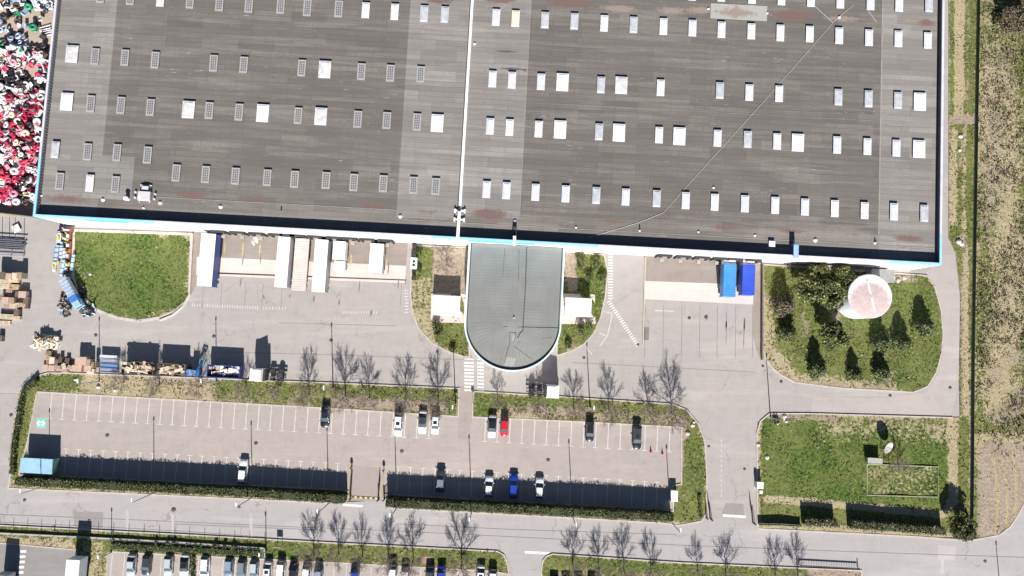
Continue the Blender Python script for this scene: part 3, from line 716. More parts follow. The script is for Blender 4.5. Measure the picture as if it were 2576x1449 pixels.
# rooflights
mFrame = M('rooflight_frame', (.38, .365, .35), (.30, .29, .28), 2, .6)
mCurb = M('rooflight_curb', (.06, .06, .06), (.08, .08, .08), 2, .7)
mDome = M('rooflight_dome', (.62, .63, .66), (.53, .545, .58), .9, .35)
mDomeB = M('bright_rooflight_dome', (.74, .74, .75), (.62, .62, .63), .9, .35)
mDomeY = M('yellowed_rooflight_dome', (.74, .70, .52), (.70, .66, .5), .9, .35)
mCell = M('old_rooflight_pane', (.12, .118, .135), (.17, .165, .175), 3, .3)
def rl_white(w_, h_, dm):
    q = MB(); q.bx(-w_ / 2, w_ / 2, -h_ / 2, h_ / 2, 0, .30, 0)
    q.bx(-w_ / 2 - .05, w_ / 2 + .05, -h_ / 2 - .05, h_ / 2 + .05, .301, .36, 2)
    a, b2 = w_ / 2 - .06, h_ / 2 - .06
    q.add([(-a, -b2, .362), (a, -b2, .362), (a, b2, .362), (-a, b2, .362), (-a * .7, -b2 * .85, .44), (a * .7, -b2 * .85, .44), (a * .7, b2 * .85, .44), (-a * .7, b2 * .85, .44)],
          [(0, 1, 5, 4), (1, 2, 6, 5), (2, 3, 7, 6), (3, 0, 4, 7), (4, 5, 6, 7)], 2)
    return q, [mCurb, mWhitePaint, dm]
def rl_grid(w_, h_):
    q = MB(); q.bx(-w_ / 2, w_ / 2, -h_ / 2, h_ / 2, 0, .26, 0); q.bx(-w_ / 2 - .04, w_ / 2 + .04, -h_ / 2 - .04, h_ / 2 + .04, .261, .31, 1)
    nx, ny = 3, 6; gx, gy = (w_ - .34) / nx, (h_ - .5) / ny
    for i in range(nx):
        for j in range(ny):
            x = -w_ / 2 + .17 + gx * (i + .5); y = -h_ / 2 + .25 + gy * (j + .5)
            q.bx(x - gx * .36, x + gx * .36, y - gy * .36, y + gy * .36, .311, .33, 2)
    return q, [mCurb, mFrame, mCell]
protos = {}
for key, a in (('w', rl_white(1.45, 3.25, mDome)), ('L', rl_white(2.3, 3.45, mDomeB)), ('g', rl_grid(1.5, 3.3)), ('y', rl_white(1.45, 3.25, mDomeY)), ('w2', rl_white(1.45, 3.25, M('dusty_rooflight_dome', (.50, .51, .55), (.38, .39, .41), 1.2, .5))), ('w3', rl_white(1.42, 3.2, M('chalky_rooflight_dome', (.72, .72, .72), (.52, .53, .55), 1.6, .5))), ('L2', rl_white(2.3, 3.4, M('grimy_rooflight_dome', (.66, .66, .66), (.46, .46, .47), .8, .5))), ('g2', rl_grid(1.46, 3.2))):
    q, ms = a; protos[key] = q.build('rooflight', ms, None)
def rooflight(u, v, kind, roof):
    s, t = loc_st(u, v + 2, ZR + .3)
    kind = {'w': rnd.choice(('w', 'w', 'w2', 'w3')), 'L': rnd.choice(('L', 'L2')), 'g': rnd.choice(('g', 'g', 'g2'))}.get(kind, kind)
    o = protos[kind].copy(); col.objects.link(o); o.parent = roof; o.location = (s, t, ZR)
    if rnd.random() < .5: o.scale = (1, rnd.uniform(.97, 1.03), 1)
GW = [(253, -15, 'g'), (328, -10, 'g'), (404, -6, 'w'), (478, -1, 'g'), (552, 5, 'g'), (626, 9, 'g'), (706, 12, 'g'), (773, 17, 'g'), (852, 20, 'g'), (920, 24, 'w'), (993, 28, 'w'), (1067, 33, 'w'), (1119, 35, 'w'),
      (181, 134, 'L'), (239, 140, 'g'), (314, 143, 'g'), (390, 149, 'g'), (537, 157, 'g'), (613, 161, 'g'), (759, 169, 'g'), (817, 173, 'L'), (909, 178, 'g'), (982, 182, 'g'), (1058, 185, 'g'),
      (168, 254, 'L'), (228, 259, 'g'), (304, 263, 'g'), (378, 268, 'g'), (474, 274, 'L'), (526, 276, 'g'), (601, 280, 'g'), (661, 283, 'L'), (750, 289, 'g'), (807, 291, 'L'), (900, 298, 'g'), (973, 301, 'g'), (1049, 305, 'g'), (1100, 308, 'L'),
      (139, 375, 'w'), (220, 380, 'g'), (294, 382, 'g'), (371, 388, 'g'), (150, 454, 'g'), (226, 459, 'w'), (290, 462, 'g'), (443, 433, 'g'), (517, 437, 'g'), (592, 441, 'g'), (672, 445, 'g'), (741, 449, 'g'), (820, 452, 'g'), (890, 457, 'g'), (964, 460, 'g'), (1040, 464, 'g'), (1096, 467, 'g')]
GE = [(1248, 42, 'w'), (1297, 45, 'y'), (1371, 49, 'w'), (1445, 52, 'w'), (1520, 57, 'w'), (1594, 61, 'w'), (1669, 65, 'w'), (1742, 69, 'w'), (1815, 73, 'w'), (1890, 77, 'w'), (1963, 81, 'w'), (2037, 84, 'w'), (2111, 88, 'w'), (2186, 93, 'w'), (2260, 96, 'w'), (2334, 100, 'w'),
      (1741, -21, 'w'), (1667, -25, 'w'), (1593, -29, 'w'), (1519, -33, 'w'), (1445, -37, 'w'), (1371, -41, 'w'), (1815, -18, 'w'), (1892, -13, 'w'), (1966, -9, 'w'), (2040, -5, 'w'), (2114, -1, 'w'), (2190, 3, 'w'), (2262, 7, 'w'), (2337, 9, 'w'),
      (1239, 197, 'w'), (1288, 200, 'w'), (1361, 204, 'w'), (1415, 205, 'L'), (1512, 212, 'w'), (1563, 213, 'L'), (1662, 219, 'w'), (1811, 226, 'w'), (1885, 231, 'w'), (1960, 234, 'w'), (2109, 243, 'w'), (2185, 247, 'w'), (2259, 251, 'w'), (2314, 254, 'L'),
      (1233, 316, 'w'), (1282, 319, 'w'), (1355, 323, 'w'), (1409, 324, 'L'), (1507, 330, 'w'), (1557, 332, 'L'), (1658, 338, 'w'), (1709, 341, 'L'), (1805, 346, 'w'), (1881, 349, 'w'), (1955, 354, 'w'), (2007, 357, 'L'), (2106, 363, 'w'), (2182, 367, 'w'), (2255, 371, 'w'), (2312, 373, 'L')] + \
     [(u, v, 'w') for u, v in zip([1224, 1274, 1347, 1423, 1500, 1574, 1652, 1725, 1798, 1874, 1950, 2025, 2100, 2175, 2249, 2325], [475, 478, 482, 486, 490, 494, 498, 503, 507, 511, 515, 519, 523, 528, 531, 535])]
for q in GW: rooflight(*q, roofW)
for q in GE: rooflight(*q, roofE)
for o in protos.values(): kill(o)

# small things on the roof
def rp(u, v): 
    s, t = loc_st(u, v, ZR); return s, t
mCow = M('vent_cowl', (.74, .72, .70), (.6, .58, .56), 3, .6)
def vent(u, v, r=.32, h=.35, roof=None, mat=None):
    r *= .8
    s, t = rp(u, v); q = MB(); q.lathe([(r * 1.25, ZR), (r * 1.1, ZR + .06), (r * .8, ZR + .1), (r * .8, ZR + h * .4), (r, ZR + h * .4), (r * .9, ZR + h * .4 + .06), (0, ZR + h * .4 + .1)], (s, t, 0), 12)
    q.build('roof_vent', mat or mCow, roof)
for u, v, r in ((259, 502, .42), (403, 510, .42), (555, 520, .42), (1007, 544, .42), (361, 523, .25), (104, 492, .25), (322, 500, .4)): vent(u, v, r, .3, roofW)
for u, v, r in ((2051, 604, .45), (2201, 611, .3), (1795, 472, .25), (1757, 583, .22), (1899, 592, .25), (1609, 580, .22), (1449, 572, .22), (1194, 110, .3), (2111, 43, .3), (1782, 22, .25), (1930, 33, .25), (1295, 556, .35)): vent(u, v, r, .3, roofE, mCow if v > 600 or v < 120 else None)
for u, v in ((708, 528), (2201, 606), (1609, 574), (1295, 575)):
    s, t = rp(u, v); q = MB(); q.tube((s, t, ZR), (s, t, ZR + .4), .12, .12, 8); q.build('roof_pipe', mBlack, roofW if u < 1160 else roofE)
s, t = rp(322, 500); q = MB(); q.tube((s, t, ZR), (s, t, ZR + .9), .38, .38, 12); q.tube((s, t, ZR + .9), (s, t, ZR + 1.05), .5, .3, 12); q.build('chimney', mCow, roofW)
# air handling plant
s, t = rp(366, 495)
q = MB(); q.bx(s - 1.1, s + 1.3, t - .9, t + .9, ZR + .25, ZR + .85)
for i in (-1, 1): q.bx(s + i * 1.0 - .06, s + i * 1.0 + .06, t - 1.3, t + 2.4, ZR + .1, ZR + .25)
q.bx(s - 1.1, s + 1.2, t + 2.2, t + 2.32, ZR + .1, ZR + .3); q.bx(s - .6, s + .7, t + 1.2, t + 2.0, ZR + .1, ZR + .6)
for dx, dy in ((-1.9, -.3), (-1.9, .8), (1.9, -.4), (2.0, .6)): q.bx(s + dx - .2, s + dx + .2, t + dy - .15, t + dy + .15, ZR, ZR + .35)
q.build('air_handling_unit', M('plant_casing', (.48, .47, .47), (.6, .59, .6), 2), roofW)
s, t = rp(1940, 614); q = MB(); q.bx(s - .6, s + .6, t - .55, t + .55, ZR, ZR + .5); q.build('roof_box', mWhitePaint, roofE)
s, t = rp(1994, 630); q = MB()
for i in (-1, 1): q.bx(s + i * .42 - .06, s + i * .42 + .06, -.3, 2.4, ZP + .3, ZP + .42); q.bx(s + i * .42 - .05, s + i * .42 + .05, 2.3, 2.4, ZR, ZP + .3)
q.bx(s - .35, s + .35, -.2, 2.3, ZP + .33, ZP + .37)
q.build('coping_step', M('ladder_blue', (.25, .42, .75), (.35, .5, .8), 2), WH)
s, t = rp(1295, 590); q = MB(); q.bx(s - .3, s + .3, -.2, 1.1, ZP + .01, ZP + .35); q.bx(s - .25, s + .25, -.5, -.1, ZP - 1.5, ZP); q.build('rainwater_hopper', mWhitePaint, WH)
s, t = rp(1295, 582); q = MB(); q.bx(s - .35, s + .35, 1.5, 3.0, ZR, ZR + .9); q.build('roof_box', M('dark_box', (.05, .05, .06)), roofE)
# lightning conductor cable
def cable(pts):
    q = MB()
    P_ = [(*rp(u, v), ZR + .06) for u, v in pts]
    for a, b2 in zip(P_[:-1], P_[1:]): q.tube(a, b2, .045, .045, 4)
    q.build('cable', M('cable', (.48, .44, .40), (.42, .38, .35), 1), roofE)
cable([(2095, 57), (1930, 245), (1717, 480), (1669, 535), (1600, 562), (1479, 598)]); cable([(2049, 15), (2095, 57)]); cable([(2095, 55), (2147, 12)]); cable([(2184, 27), (2204, 55), (2197, 70)])

# dock doors and shelters on the front
mShel = M('dock_shelter', (.03, .03, .035), (.04, .04, .045), 1, .8); mDoor = M('dock_door', (.45, .45, .46), (.4, .4, .41), 1, .5)
for u in [563, 610, 657, 705, 735, 759, 801, 849, 888, 930, 975] + [1665, 1712, 1758, 1803, 1838, 1884]:
    v = 587 + (u - 560) * .0535; s = loc_st(u, v, 1.0)[0]
    q = MB(); q.bx(s - 1.15, s + 1.15, -.05, -.001, 1.1, 3.6); d = q.build('dock_door', mDoor, WH)
    q = MB(); q.bx(s - 1.5, s - 1.16, -.5, -.002, .8, 4.0); q.bx(s + 1.16, s + 1.5, -.5, -.002, .8, 4.0); q.bx(s - 1.5, s + 1.5, -.5, -.002, 4.001, 4.3); q.build('dock_shelter', mShel, WH)
    if u not in (705, 735, 801, 849, 930, 1838, 1884):
        q = MB(); q.bx(s - .4, s + .4, -1.1, -.51, .55, 1.1); q.build('dock_leveller', M('leveller', (.38, .34, .28), (.3, .27, .22), 1), WH)

# ---------------------------------------------------------------- rounded front building
ZA = 6.4
c0 = loc_st(1290, 812, ZA); ra = (loc_st(1414, 812, ZA)[0] - loc_st(1169, 812, ZA)[0]) / 2
cx, cy = c0
def ush(r, n=40, top=-.1):
    pts = [(cx + r, top)]
    for i in range(n + 1):
        a = -math.pi * i / n; pts.append((cx + r * math.cos(a), cy + r * math.sin(a)))
    pts.append((cx - r, top)); return pts
AX = thing('office_building', 'round-ended grey metal-roofed office wing with a white rim projecting from the front of the warehouse', 'building', BO, BANG)
def ring(mb_, r0, r1, z0, z1, mi=0, n=40):
    a = ush(r0, n); b2 = ush(r1, n); N = len(a); vs = []
    for (x0, y0), (x1, y1) in zip(a, b2): vs += [(x0, y0, z0), (x0, y0, z1), (x1, y1, z1), (x1, y1, z0)]
    fs = []
    for i in range(N - 1):
        for q0, q1 in ((0, 1), (1, 2), (2, 3)): fs.append((4 * i + q1, 4 * i + q0, 4 * i + 4 + q0, 4 * i + 4 + q1))
    fs += [(3, 2, 1, 0), tuple(4 * (N - 1) + q for q in range(4))]
    mb_.add(vs, fs, mi)
q = MB(); ring(q, ra - .1, ra - .4, 0, ZA - .3); q.build('wall', M('office_wall', (.60, .60, .60), (.54, .54, .54), .6, .6), AX)
q = MB(); ring(q, ra, ra - .30, ZA - .299, ZA + .05); q.build('roof_rim', M('pale_green_trim', (.66, .76, .73), (.60, .70, .68), .8, .5), AX)
q = MB(); ring(q, ra - .31, ra - .62, ZA - .36, ZA - .34); q.build('shade_strip', M('rim_shade', (.035, .05, .05), (.05, .07, .07), .8), AX)  # dark ring painted as the shadow inside the rim
m_, tt, bb = node_mat('grey_seamed_roof'); k = NB(tt); p_ = k.n('ShaderNodeTexCoord').outputs['Object']
n1 = k.noise(p_, .18, 5); n2 = k.noise(k.scaled(p_, (1.3, .1, 1)), 1, 5, .7); n3 = k.noise(k.scaled(p_, (.06, 1.5, 1)), 1, 4)
cc = k.mix(k.ramp(n1, .35, .65), (.182, .184, .172), (.212, .212, .200)); cc = k.mix(k.ramp(n2, .5, .75, 0, .4), cc, (.14, .14, .132)); cc = k.mix(k.ramp(n3, .45, .7, 0, .25), cc, (.155, .162, .152))
k.l(cc, bb.inputs['Base Color']); bb.inputs['Roughness'].default_value = .75
mAR = m_
mARl = M('pale_seamed_roof', (.29, .295, .28), (.26, .265, .25), .6, .7)
q = MB(); pts = ush(ra - .63); 
q.add([(x, y, ZA - .45) for x, y in pts] + [(x, y, ZA - .33) for x, y in pts] + [(cx + (x - cx) * .001, max(y, cy) , ZA + .25) for x, y in pts],
      [(i + 1, i, len(pts) + i, len(pts) + i + 1) for i in range(len(pts) - 1)] + [(len(pts) + i + 1, len(pts) + i, 2 * len(pts) + i, 2 * len(pts) + i + 1) for i in range(len(pts) - 1)])
o = q.build('roof', mAR, AX)
# seams follow the slopes: across the straight part, fanned round the end
q = MB(); rr = ra - .7
def zat(x, y):
    if y >= cy: k_ = abs(x - cx) / rr
    else: k_ = math.hypot(x - cx, y - cy) / rr
    return ZA + .25 - .58 * min(1, k_)
for i in range(30):
    a = math.pi * (i + .5) / 30; x1, y1 = cx + rr * .98 * math.cos(-a), cy + rr * .98 * math.sin(-a)
    f = .25; x0, y0 = cx + (x1 - cx) * f, cy + (y1 - cy) * f
    q.tube((x0, y0, zat(x0, y0) + .0), (x1, y1, zat(x1, y1) + .0), .022, .022, 4)
y = cy + .4
while y < -.4:
    for sgn in (-1, 1): q.tube((cx + sgn * .3, y, zat(cx + .3, y)), (cx + sgn * rr * .98, y, zat(cx + rr * .98, y)), .014, .014, 4)
    y += .62
q.build('seam', M('dark_seam', (.13, .135, .13), (.17, .175, .17), 1), AX)  # seam ribs in a darker grey than the roof sheets
def aloc(u, v): 
    s, t = loc_st(u, v, ZA + .1); return s, t
q = MB()
for pts_, r_ in (([(1325, 622), (1322, 716), (1315, 833), (1309, 838), (1302, 850)], .09), ([(1266, 822), (1315, 823), (1404, 825)], .06), ([(1281, 836), (1283, 862), (1272, 898)], .05), ([(1283, 836), (1298, 837), (1294, 858)], .05),
                  ([(1306, 628), (1304, 705)], .035), ([(1270, 625), (1264, 700)], .03), ([(1294, 872), (1340, 905)], .04), ([(1300, 862), (1390, 848)], .03)):
    for (u0, v0), (u1, v1) in zip(pts_[:-1], pts_[1:]):
        a = aloc(u0, v0); b2 = aloc(u1, v1); q.tube((*a, zat(*a) + .01), (*b2, zat(*b2) + .01), r_, r_, 5)
q.build('lap_joint', M('dark_joint', (.06, .06, .055)), AX)
q = MB(); A_ = [aloc(1276, 897), aloc(1300, 901), aloc(1291, 921), aloc(1268, 921)]
q.add([(x, y, zat(x, y) + .02) for x, y in A_], [(3, 2, 1, 0)]); A_ = [aloc(1290, 843), aloc(1297, 843), aloc(1295, 857), aloc(1286, 857)]
q.add([(x, y, zat(x, y) + .02) for x, y in A_], [(3, 2, 1, 0)])
q.build('patch', mARl, AX)
s, t = aloc(1293, 800); q = MB(); q.tube((s, t, zat(s, t)), (s, t, zat(s, t) + .35), .12, .12, 8); q.build('roof_vent', mCow, AX)
# window band round the wall
q = MB()
pts = ush(ra - .06, 40)
for i in range(3, len(pts) - 3):
    if i % 3 == 0: continue
    (x0, y0), (x1, y1) = pts[i], pts[i + 1]
    q.add([(x0, y0, 3.6), (x1, y1, 3.6), (x1, y1, 5.2), (x0, y0, 5.2)], [(1, 0, 3, 2)])
q.build('window_band', mGlassDark, AX)
# the two white flat-roofed porches
for (u0, v0, u1, v1, lab) in ((1089, 743, 1157, 794, 'west'), (1422, 749, 1488, 796, 'east')):
    a = px(u0, v0, 2.7); c = px(u1, v1, 2.7); m0 = (a + c) / 2; wd, dp = abs(c.x - a.x), abs(a.y - c.y)
    T = thing('porch', 'white flat-roofed porch on the %s side of the round-ended wing, standing on a cream patio' % lab, 'porch', (m0.x, m0.y, .14), BANG)
    q = MB(); q.bx(-wd / 2, wd / 2, -dp / 2, dp / 2, 2.25, 2.56); q.bx(-wd / 2 + .1, wd / 2 - .1, -dp / 2 + .1, dp / 2 - .1, 2.561, 2.6); q.build('roof', mWhitePaint, T)
    q = MB(); q.bx(-wd / 2 + .15, wd / 2 - .15, dp / 2 - .35, dp / 2 - .15, 0, 2.249); q.build('wall', mWhiteWall, T)
    for x in (-wd / 2 + .25, wd / 2 - .25): q = MB(); q.bx(x - .1, x + .1, -dp / 2 + .15, -dp / 2 + .35, 0, 2.249); q.build('post', mWhitePaint, T)

# ---------------------------------------------------------------- water tank
ct = px(2190, 745, 6.6); RT = 55 / 12.33 * .985; HT = 6.6
TK = thing('water_tank', 'big round white water tank with a faded pink roof beside the warehouse corner', 'water tank', (ct.x, ct.y, .1), BANG)
q = MB(); q.lathe([(RT - .06, 0), (RT - .06, HT - .45)], (0, 0, 0), 48); q.build('tank_wall', M('tank_wall_paint', (.56, .62, .64), (.48, .53, .55), .35, .6), TK)
m_, tt, bb = node_mat('faded_pink_roof'); k = NB(tt); p_ = k.n('ShaderNodeTexCoord').outputs['Object']
ln = k.n('ShaderNodeVectorMath', operation='LENGTH'); k.l(k.scaled(p_, (1, 1, 0)), ln.inputs[0])
sx = k.n('ShaderNodeSeparateXYZ'); k.l(p_, sx.inputs[0])
no = k.noise(k.scaled(p_, (.8, .8, .1)), 1.6, 5, .7)
g = k.math('ADD', k.math('ADD', ln.outputs['Value'], k.math('MULTIPLY', sx.outputs[1], .38)), k.math('MULTIPLY', k.math('SUBTRACT', no, .5), 2.4))
f_ = k.ramp(g, RT * .72, RT * 1.0)
pk = k.mix(k.ramp(no, .35, .7), (.43, .315, .30), (.52, .42, .41))
fn = k.noise(p_, 9, 3)
cc = k.mix(f_, pk, (.66, .63, .64)); cc = k.mix(k.ramp(fn, .5, .8, 0, .3), cc, (.5, .42, .4))
k.l(cc, bb.inputs['Base Color']); bb.inputs['Roughness'].default_value = .7
q = MB(); q.lathe([(RT, HT - .45), (RT, HT - .32), (RT - .12, HT - .28), (RT * .5, HT - .1), (.01, HT)], (0, 0, 0), 64); q.build('tank_roof', m_, TK)
q = MB(); d_ = Vector((math.cos(R(-75)), math.sin(R(-75)), 0)); 
p0 = -d_ * RT * .1 + Vector((-.6, 2.6, HT - .14)); p1 = d_ * (RT - .3) + Vector((0.1, .1, HT - .27))
rot = Matrix.Rotation(math.atan2(p1.y - p0.y, p1.x - p0.x), 3, 'Z'); mid = (p0 + p1) / 2
q.box((mid.x, mid.y, HT - .05), ((p1 - p0).length, .32, .06), rot=rot); q.box((p1.x, p1.y + .2, HT - .05), (.6, .5, .07), rot=rot)
q.build('walkway', M('walkway_white', (.8, .76, .75)), TK)
q = MB()
for i in (-1, 1): q.tube((-RT - .12, i * .22, 0), (-RT - .12, i * .22, HT), .03, .03, 5)
for i in range(18): q.tube((-RT - .12, -.22, .3 + i * .34), (-RT - .12, .22, .3 + i * .34), .02, .02, 4)
q.build('ladder', mSteel, TK)
pb = px(2222, 694, 2.4)
T = thing('pump_house', 'small pale flat-roofed pump house between the round tank and the warehouse wall', 'pump house', (pb.x, pb.y, .1), BANG)
q = MB(); q.bx(-2.4, 2.0, -1.2, 1.2, 0, 2.3); q.build('wall', mGreyWall, T)
q = MB(); q.bx(-2.55, 2.15, -1.35, 1.35, 2.301, 2.5); q.build('roof', M('pump_roof', (.24, .235, .23), (.2, .195, .19), 1), T)
q = MB(); q.bx(-.5, .5, -1.24, -1.201, 0.05, 2.1); q.build('door', mDoor, T)

# ---------------------------------------------------------------- light blue shelter
a = px(50, 1153, 2.7); c = px(129, 1192, 2.7); m0 = (a + c) / 2; wd, dp = 6.5, 3.0
T = thing('shelter', 'light blue corrugated-roofed shelter at the west end of the car park hedge', 'shelter', (m0.x, m0.y, .1), BANG)
q = MB()
for i in range(26):
    x = -wd / 2 + wd * i / 26; q.add([(x, -dp / 2, 2.35), (x + wd / 52, -dp / 2, 2.45), (x + wd / 26, -dp / 2, 2.35), (x, dp / 2, 2.5), (x + wd / 52, dp / 2, 2.6), (x + wd / 26, dp / 2, 2.5)], [(0, 1, 4, 3), (1, 2, 5, 4)])
q.bx(-wd / 2, wd / 2, -dp / 2, dp / 2, 2.2, 2.33); q.build('roof', M('pale_blue_sheet', (.30, .48, .58), (.25, .42, .52), .6, .5), T)
q = MB(); q.bx(-wd / 2 + .1, wd / 2 - .1, -dp / 2 + .05, -dp / 2 + .12, 0, 2.199); q.bx(-wd / 2 + .05, -wd / 2 + .12, -dp / 2 + .12, dp / 2 - .1, 0, 2.199); q.bx(wd / 2 - .12, wd / 2 - .05, -dp / 2 + .12, dp / 2 - .1, 0, 2.199); q.build('wall', M('green_sheet', (.12, .25, .22), (.1, .2, .18), 1), T)
for x in (-wd / 2 + .15, 0, wd / 2 - .15): q = MB(); q.bx(x - .06, x + .06, dp / 2 - .2, dp / 2 - .08, 0, 2.199); q.build('post', mSteel, T)

# ---------------------------------------------------------------- walls and fences
def fence_line(name, label, cat, pts, h, step, wall_h=0, wall_w=.22, solid=False, mat=None, z=.1, rails=3, ms=None):
    P_ = [px(u, v) for u, v in pts]; o0 = P_[0]
    T = thing(name, label, cat, (o0.x, o0.y, z))
    q = MB(); w_ = MB(); r_ = MB(); posts = []
    for a, b2 in zip(P_[:-1], P_[1:]):
        a = a - o0; b2 = b2 - o0; L = (b2 - a).length; n = max(1, round(L / step)); ang = math.atan2((b2 - a).y, (b2 - a).x)
        for i in range(n): posts.append((a + (b2 - a) * i / n, ang))
        mid = (a + b2) / 2
        if wall_h: w_.box((mid.x, mid.y, wall_h / 2), (L, wall_w, wall_h), ang)
        if solid: q.box((mid.x, mid.y, (wall_h + h) / 2 + .02), (L, .05, h - wall_h - .06), ang)
        else:
            for j in range(rails):
                zz = wall_h + (h - wall_h - .05) * (j + .6) / rails
                r_.box((mid.x, mid.y, zz), (L, .025, .025), ang)
    posts.append((P_[-1] - o0, 0))
    if wall_h: w_.build('wall', ms or M('fence_wall_concrete', (.42, .40, .36), (.34, .32, .29), .8), T)
    if solid: q.build('panel', mat, T)
    elif rails: r_.build('rail', mat or mSteel, T)
    for p_, a_ in posts[:100]:
        pq = MB(); pq.box((p_.x, p_.y, wall_h + (h - wall_h) / 2), (.09, .09, h - wall_h), a_); pq.build('post', mat or mSteel, T)
    return T
mDkGreen = M('dark_green_mesh', (.035, .05, .03), (.05, .07, .04), .8, .8)
fence_line('boundary_fence', 'low dark green screened fence between the grass strip and the rough field', 'fence', [(2461, -260), (2458, 0), (2450, 500), (2444, 900), (2442, 1180), (2440, 1345)], .95, 3.5, .12, .3, True, mDkGreen)
fence_line('metal_fence', 'thin grey railing on a low concrete wall along the south side of the street', 'fence', [(-260, 1322), (0, 1340), (210, 1350), (440, 1362), (667, 1378), (673, 1450)], 1.75, 2.95, .38, .28, False, M('grey_green_rail', (.28, .33, .30), (.22, .27, .24), 1), rails=1)
fence_line('low_fence', 'low green fence joining the access gate to the clipped hedges', 'fence', [(1906, 1317), (1960, 1318), (2012, 1321)], 1.1, 2.0, .1, .2, True, M('mid_green_mesh', (.06, .11, .09), (.08, .14, .1), 1))
def rwall(name, label, pts, h, wid, mat, z=0, cat='wall'):
    P_ = [px(u, v) for u, v in pts]; o0 = P_[0]; q = MB()
    l = []; r_ = []
    for i, p_ in enumerate(P_):
        d = (P_[min(i + 1, len(P_) - 1)] - P_[max(i - 1, 0)]).normalized(); n = Vector((-d.y, d.x, 0)) * wid / 2
        l.append(((p_ + n).x, (p_ + n).y)); r_.append(((p_ - n).x, (p_ - n).y))
    for i in range(len(P_) - 1): 
        A_ = [l[i], l[i + 1], r_[i + 1], r_[i]]
        q.prism(A_, z, z + h)
    return tag(q.build(name, mat, None, (o0.x, o0.y, 0)), label, cat)
rwall('retaining_wall', 'brown retaining wall between the eastern loading ramp and the tree lawn', [(1916, 664), (1915, 905)], .95, .28, M('brown_wall', (.20, .155, .12), (.14, .11, .09), 1))
rwall('retaining_wall', 'pale low wall curving along the west lawn beside the loading ramp', [(486, 588), (478, 740), (462, 770), (435, 793), (402, 806)], .35, .3, M('pale_wall', (.5, .45, .4), (.42, .38, .33), 1))
rwall('retaining_wall', 'narrow pale wall between the east loading bays and the marked lane', [(1623, 648), (1620, 760), (1617, 868)], .3, .22, M('yellowish_wall', (.42, .40, .25), (.5, .46, .4), .6))
rwall('concrete_edging', 'pale concrete rectangular edging set in the grass plot', [(2180, 1167), (2358, 1174), (2358, 1250), (2180, 1245), (2180, 1167)], .16, .16, M('edging', (.36, .34, .27), (.3, .28, .2), 2), .1, 'edging')
# ================================================================ vehicles
def paint(name, c, rough=.3): 
    if name in _mats: return _mats[name]
    m, t, b = node_mat(name); b.inputs['Base Color'].default_value = (*c, 1); b.inputs['Roughness'].default_value = rough
    b.inputs['Coat Weight'].default_value = .5; b.inputs['Coat Roughness'].default_value = .1; k = NB(t)
    n = k.noise(k.pos(), 3, 3); k.l(k.ramp(n, .3, .7, rough, rough + .15), b.inputs['Roughness'])
    _mats[name] = m; return m
PNT = dict(white=paint('car_paint_white', (.78, .78, .78)), silver=paint('car_paint_silver', (.42, .44, .47)), grey=paint('car_paint_grey', (.16, .18, .21)), dark=paint('car_paint_charcoal', (.035, .038, .045)),
           black=paint('car_paint_black', (.010, .010, .012)), red=paint('car_paint_red', (.55, .005, .02)), blue=paint('car_paint_blue', (.008, .035, .30)), lgrey=paint('car_paint_pale_grey', (.55, .56, .60)), steel=paint('car_paint_steel_blue', (.20, .26, .33)))
mGlass = M('car_glass', (.05, .07, .085), (.08, .11, .13), .6, .08); mTyre = M('tyre', (.018, .018, .018)); mRim = M('rim', (.35, .35, .36), None, 4, .3, .8)
mHead = M('headlight_glass', (.7, .72, .75), None, 4, .1); mTail = M('taillight_glass', (.35, .01, .01), None, 4, .2); mTrim = M('dark_trim', (.03, .03, .03))
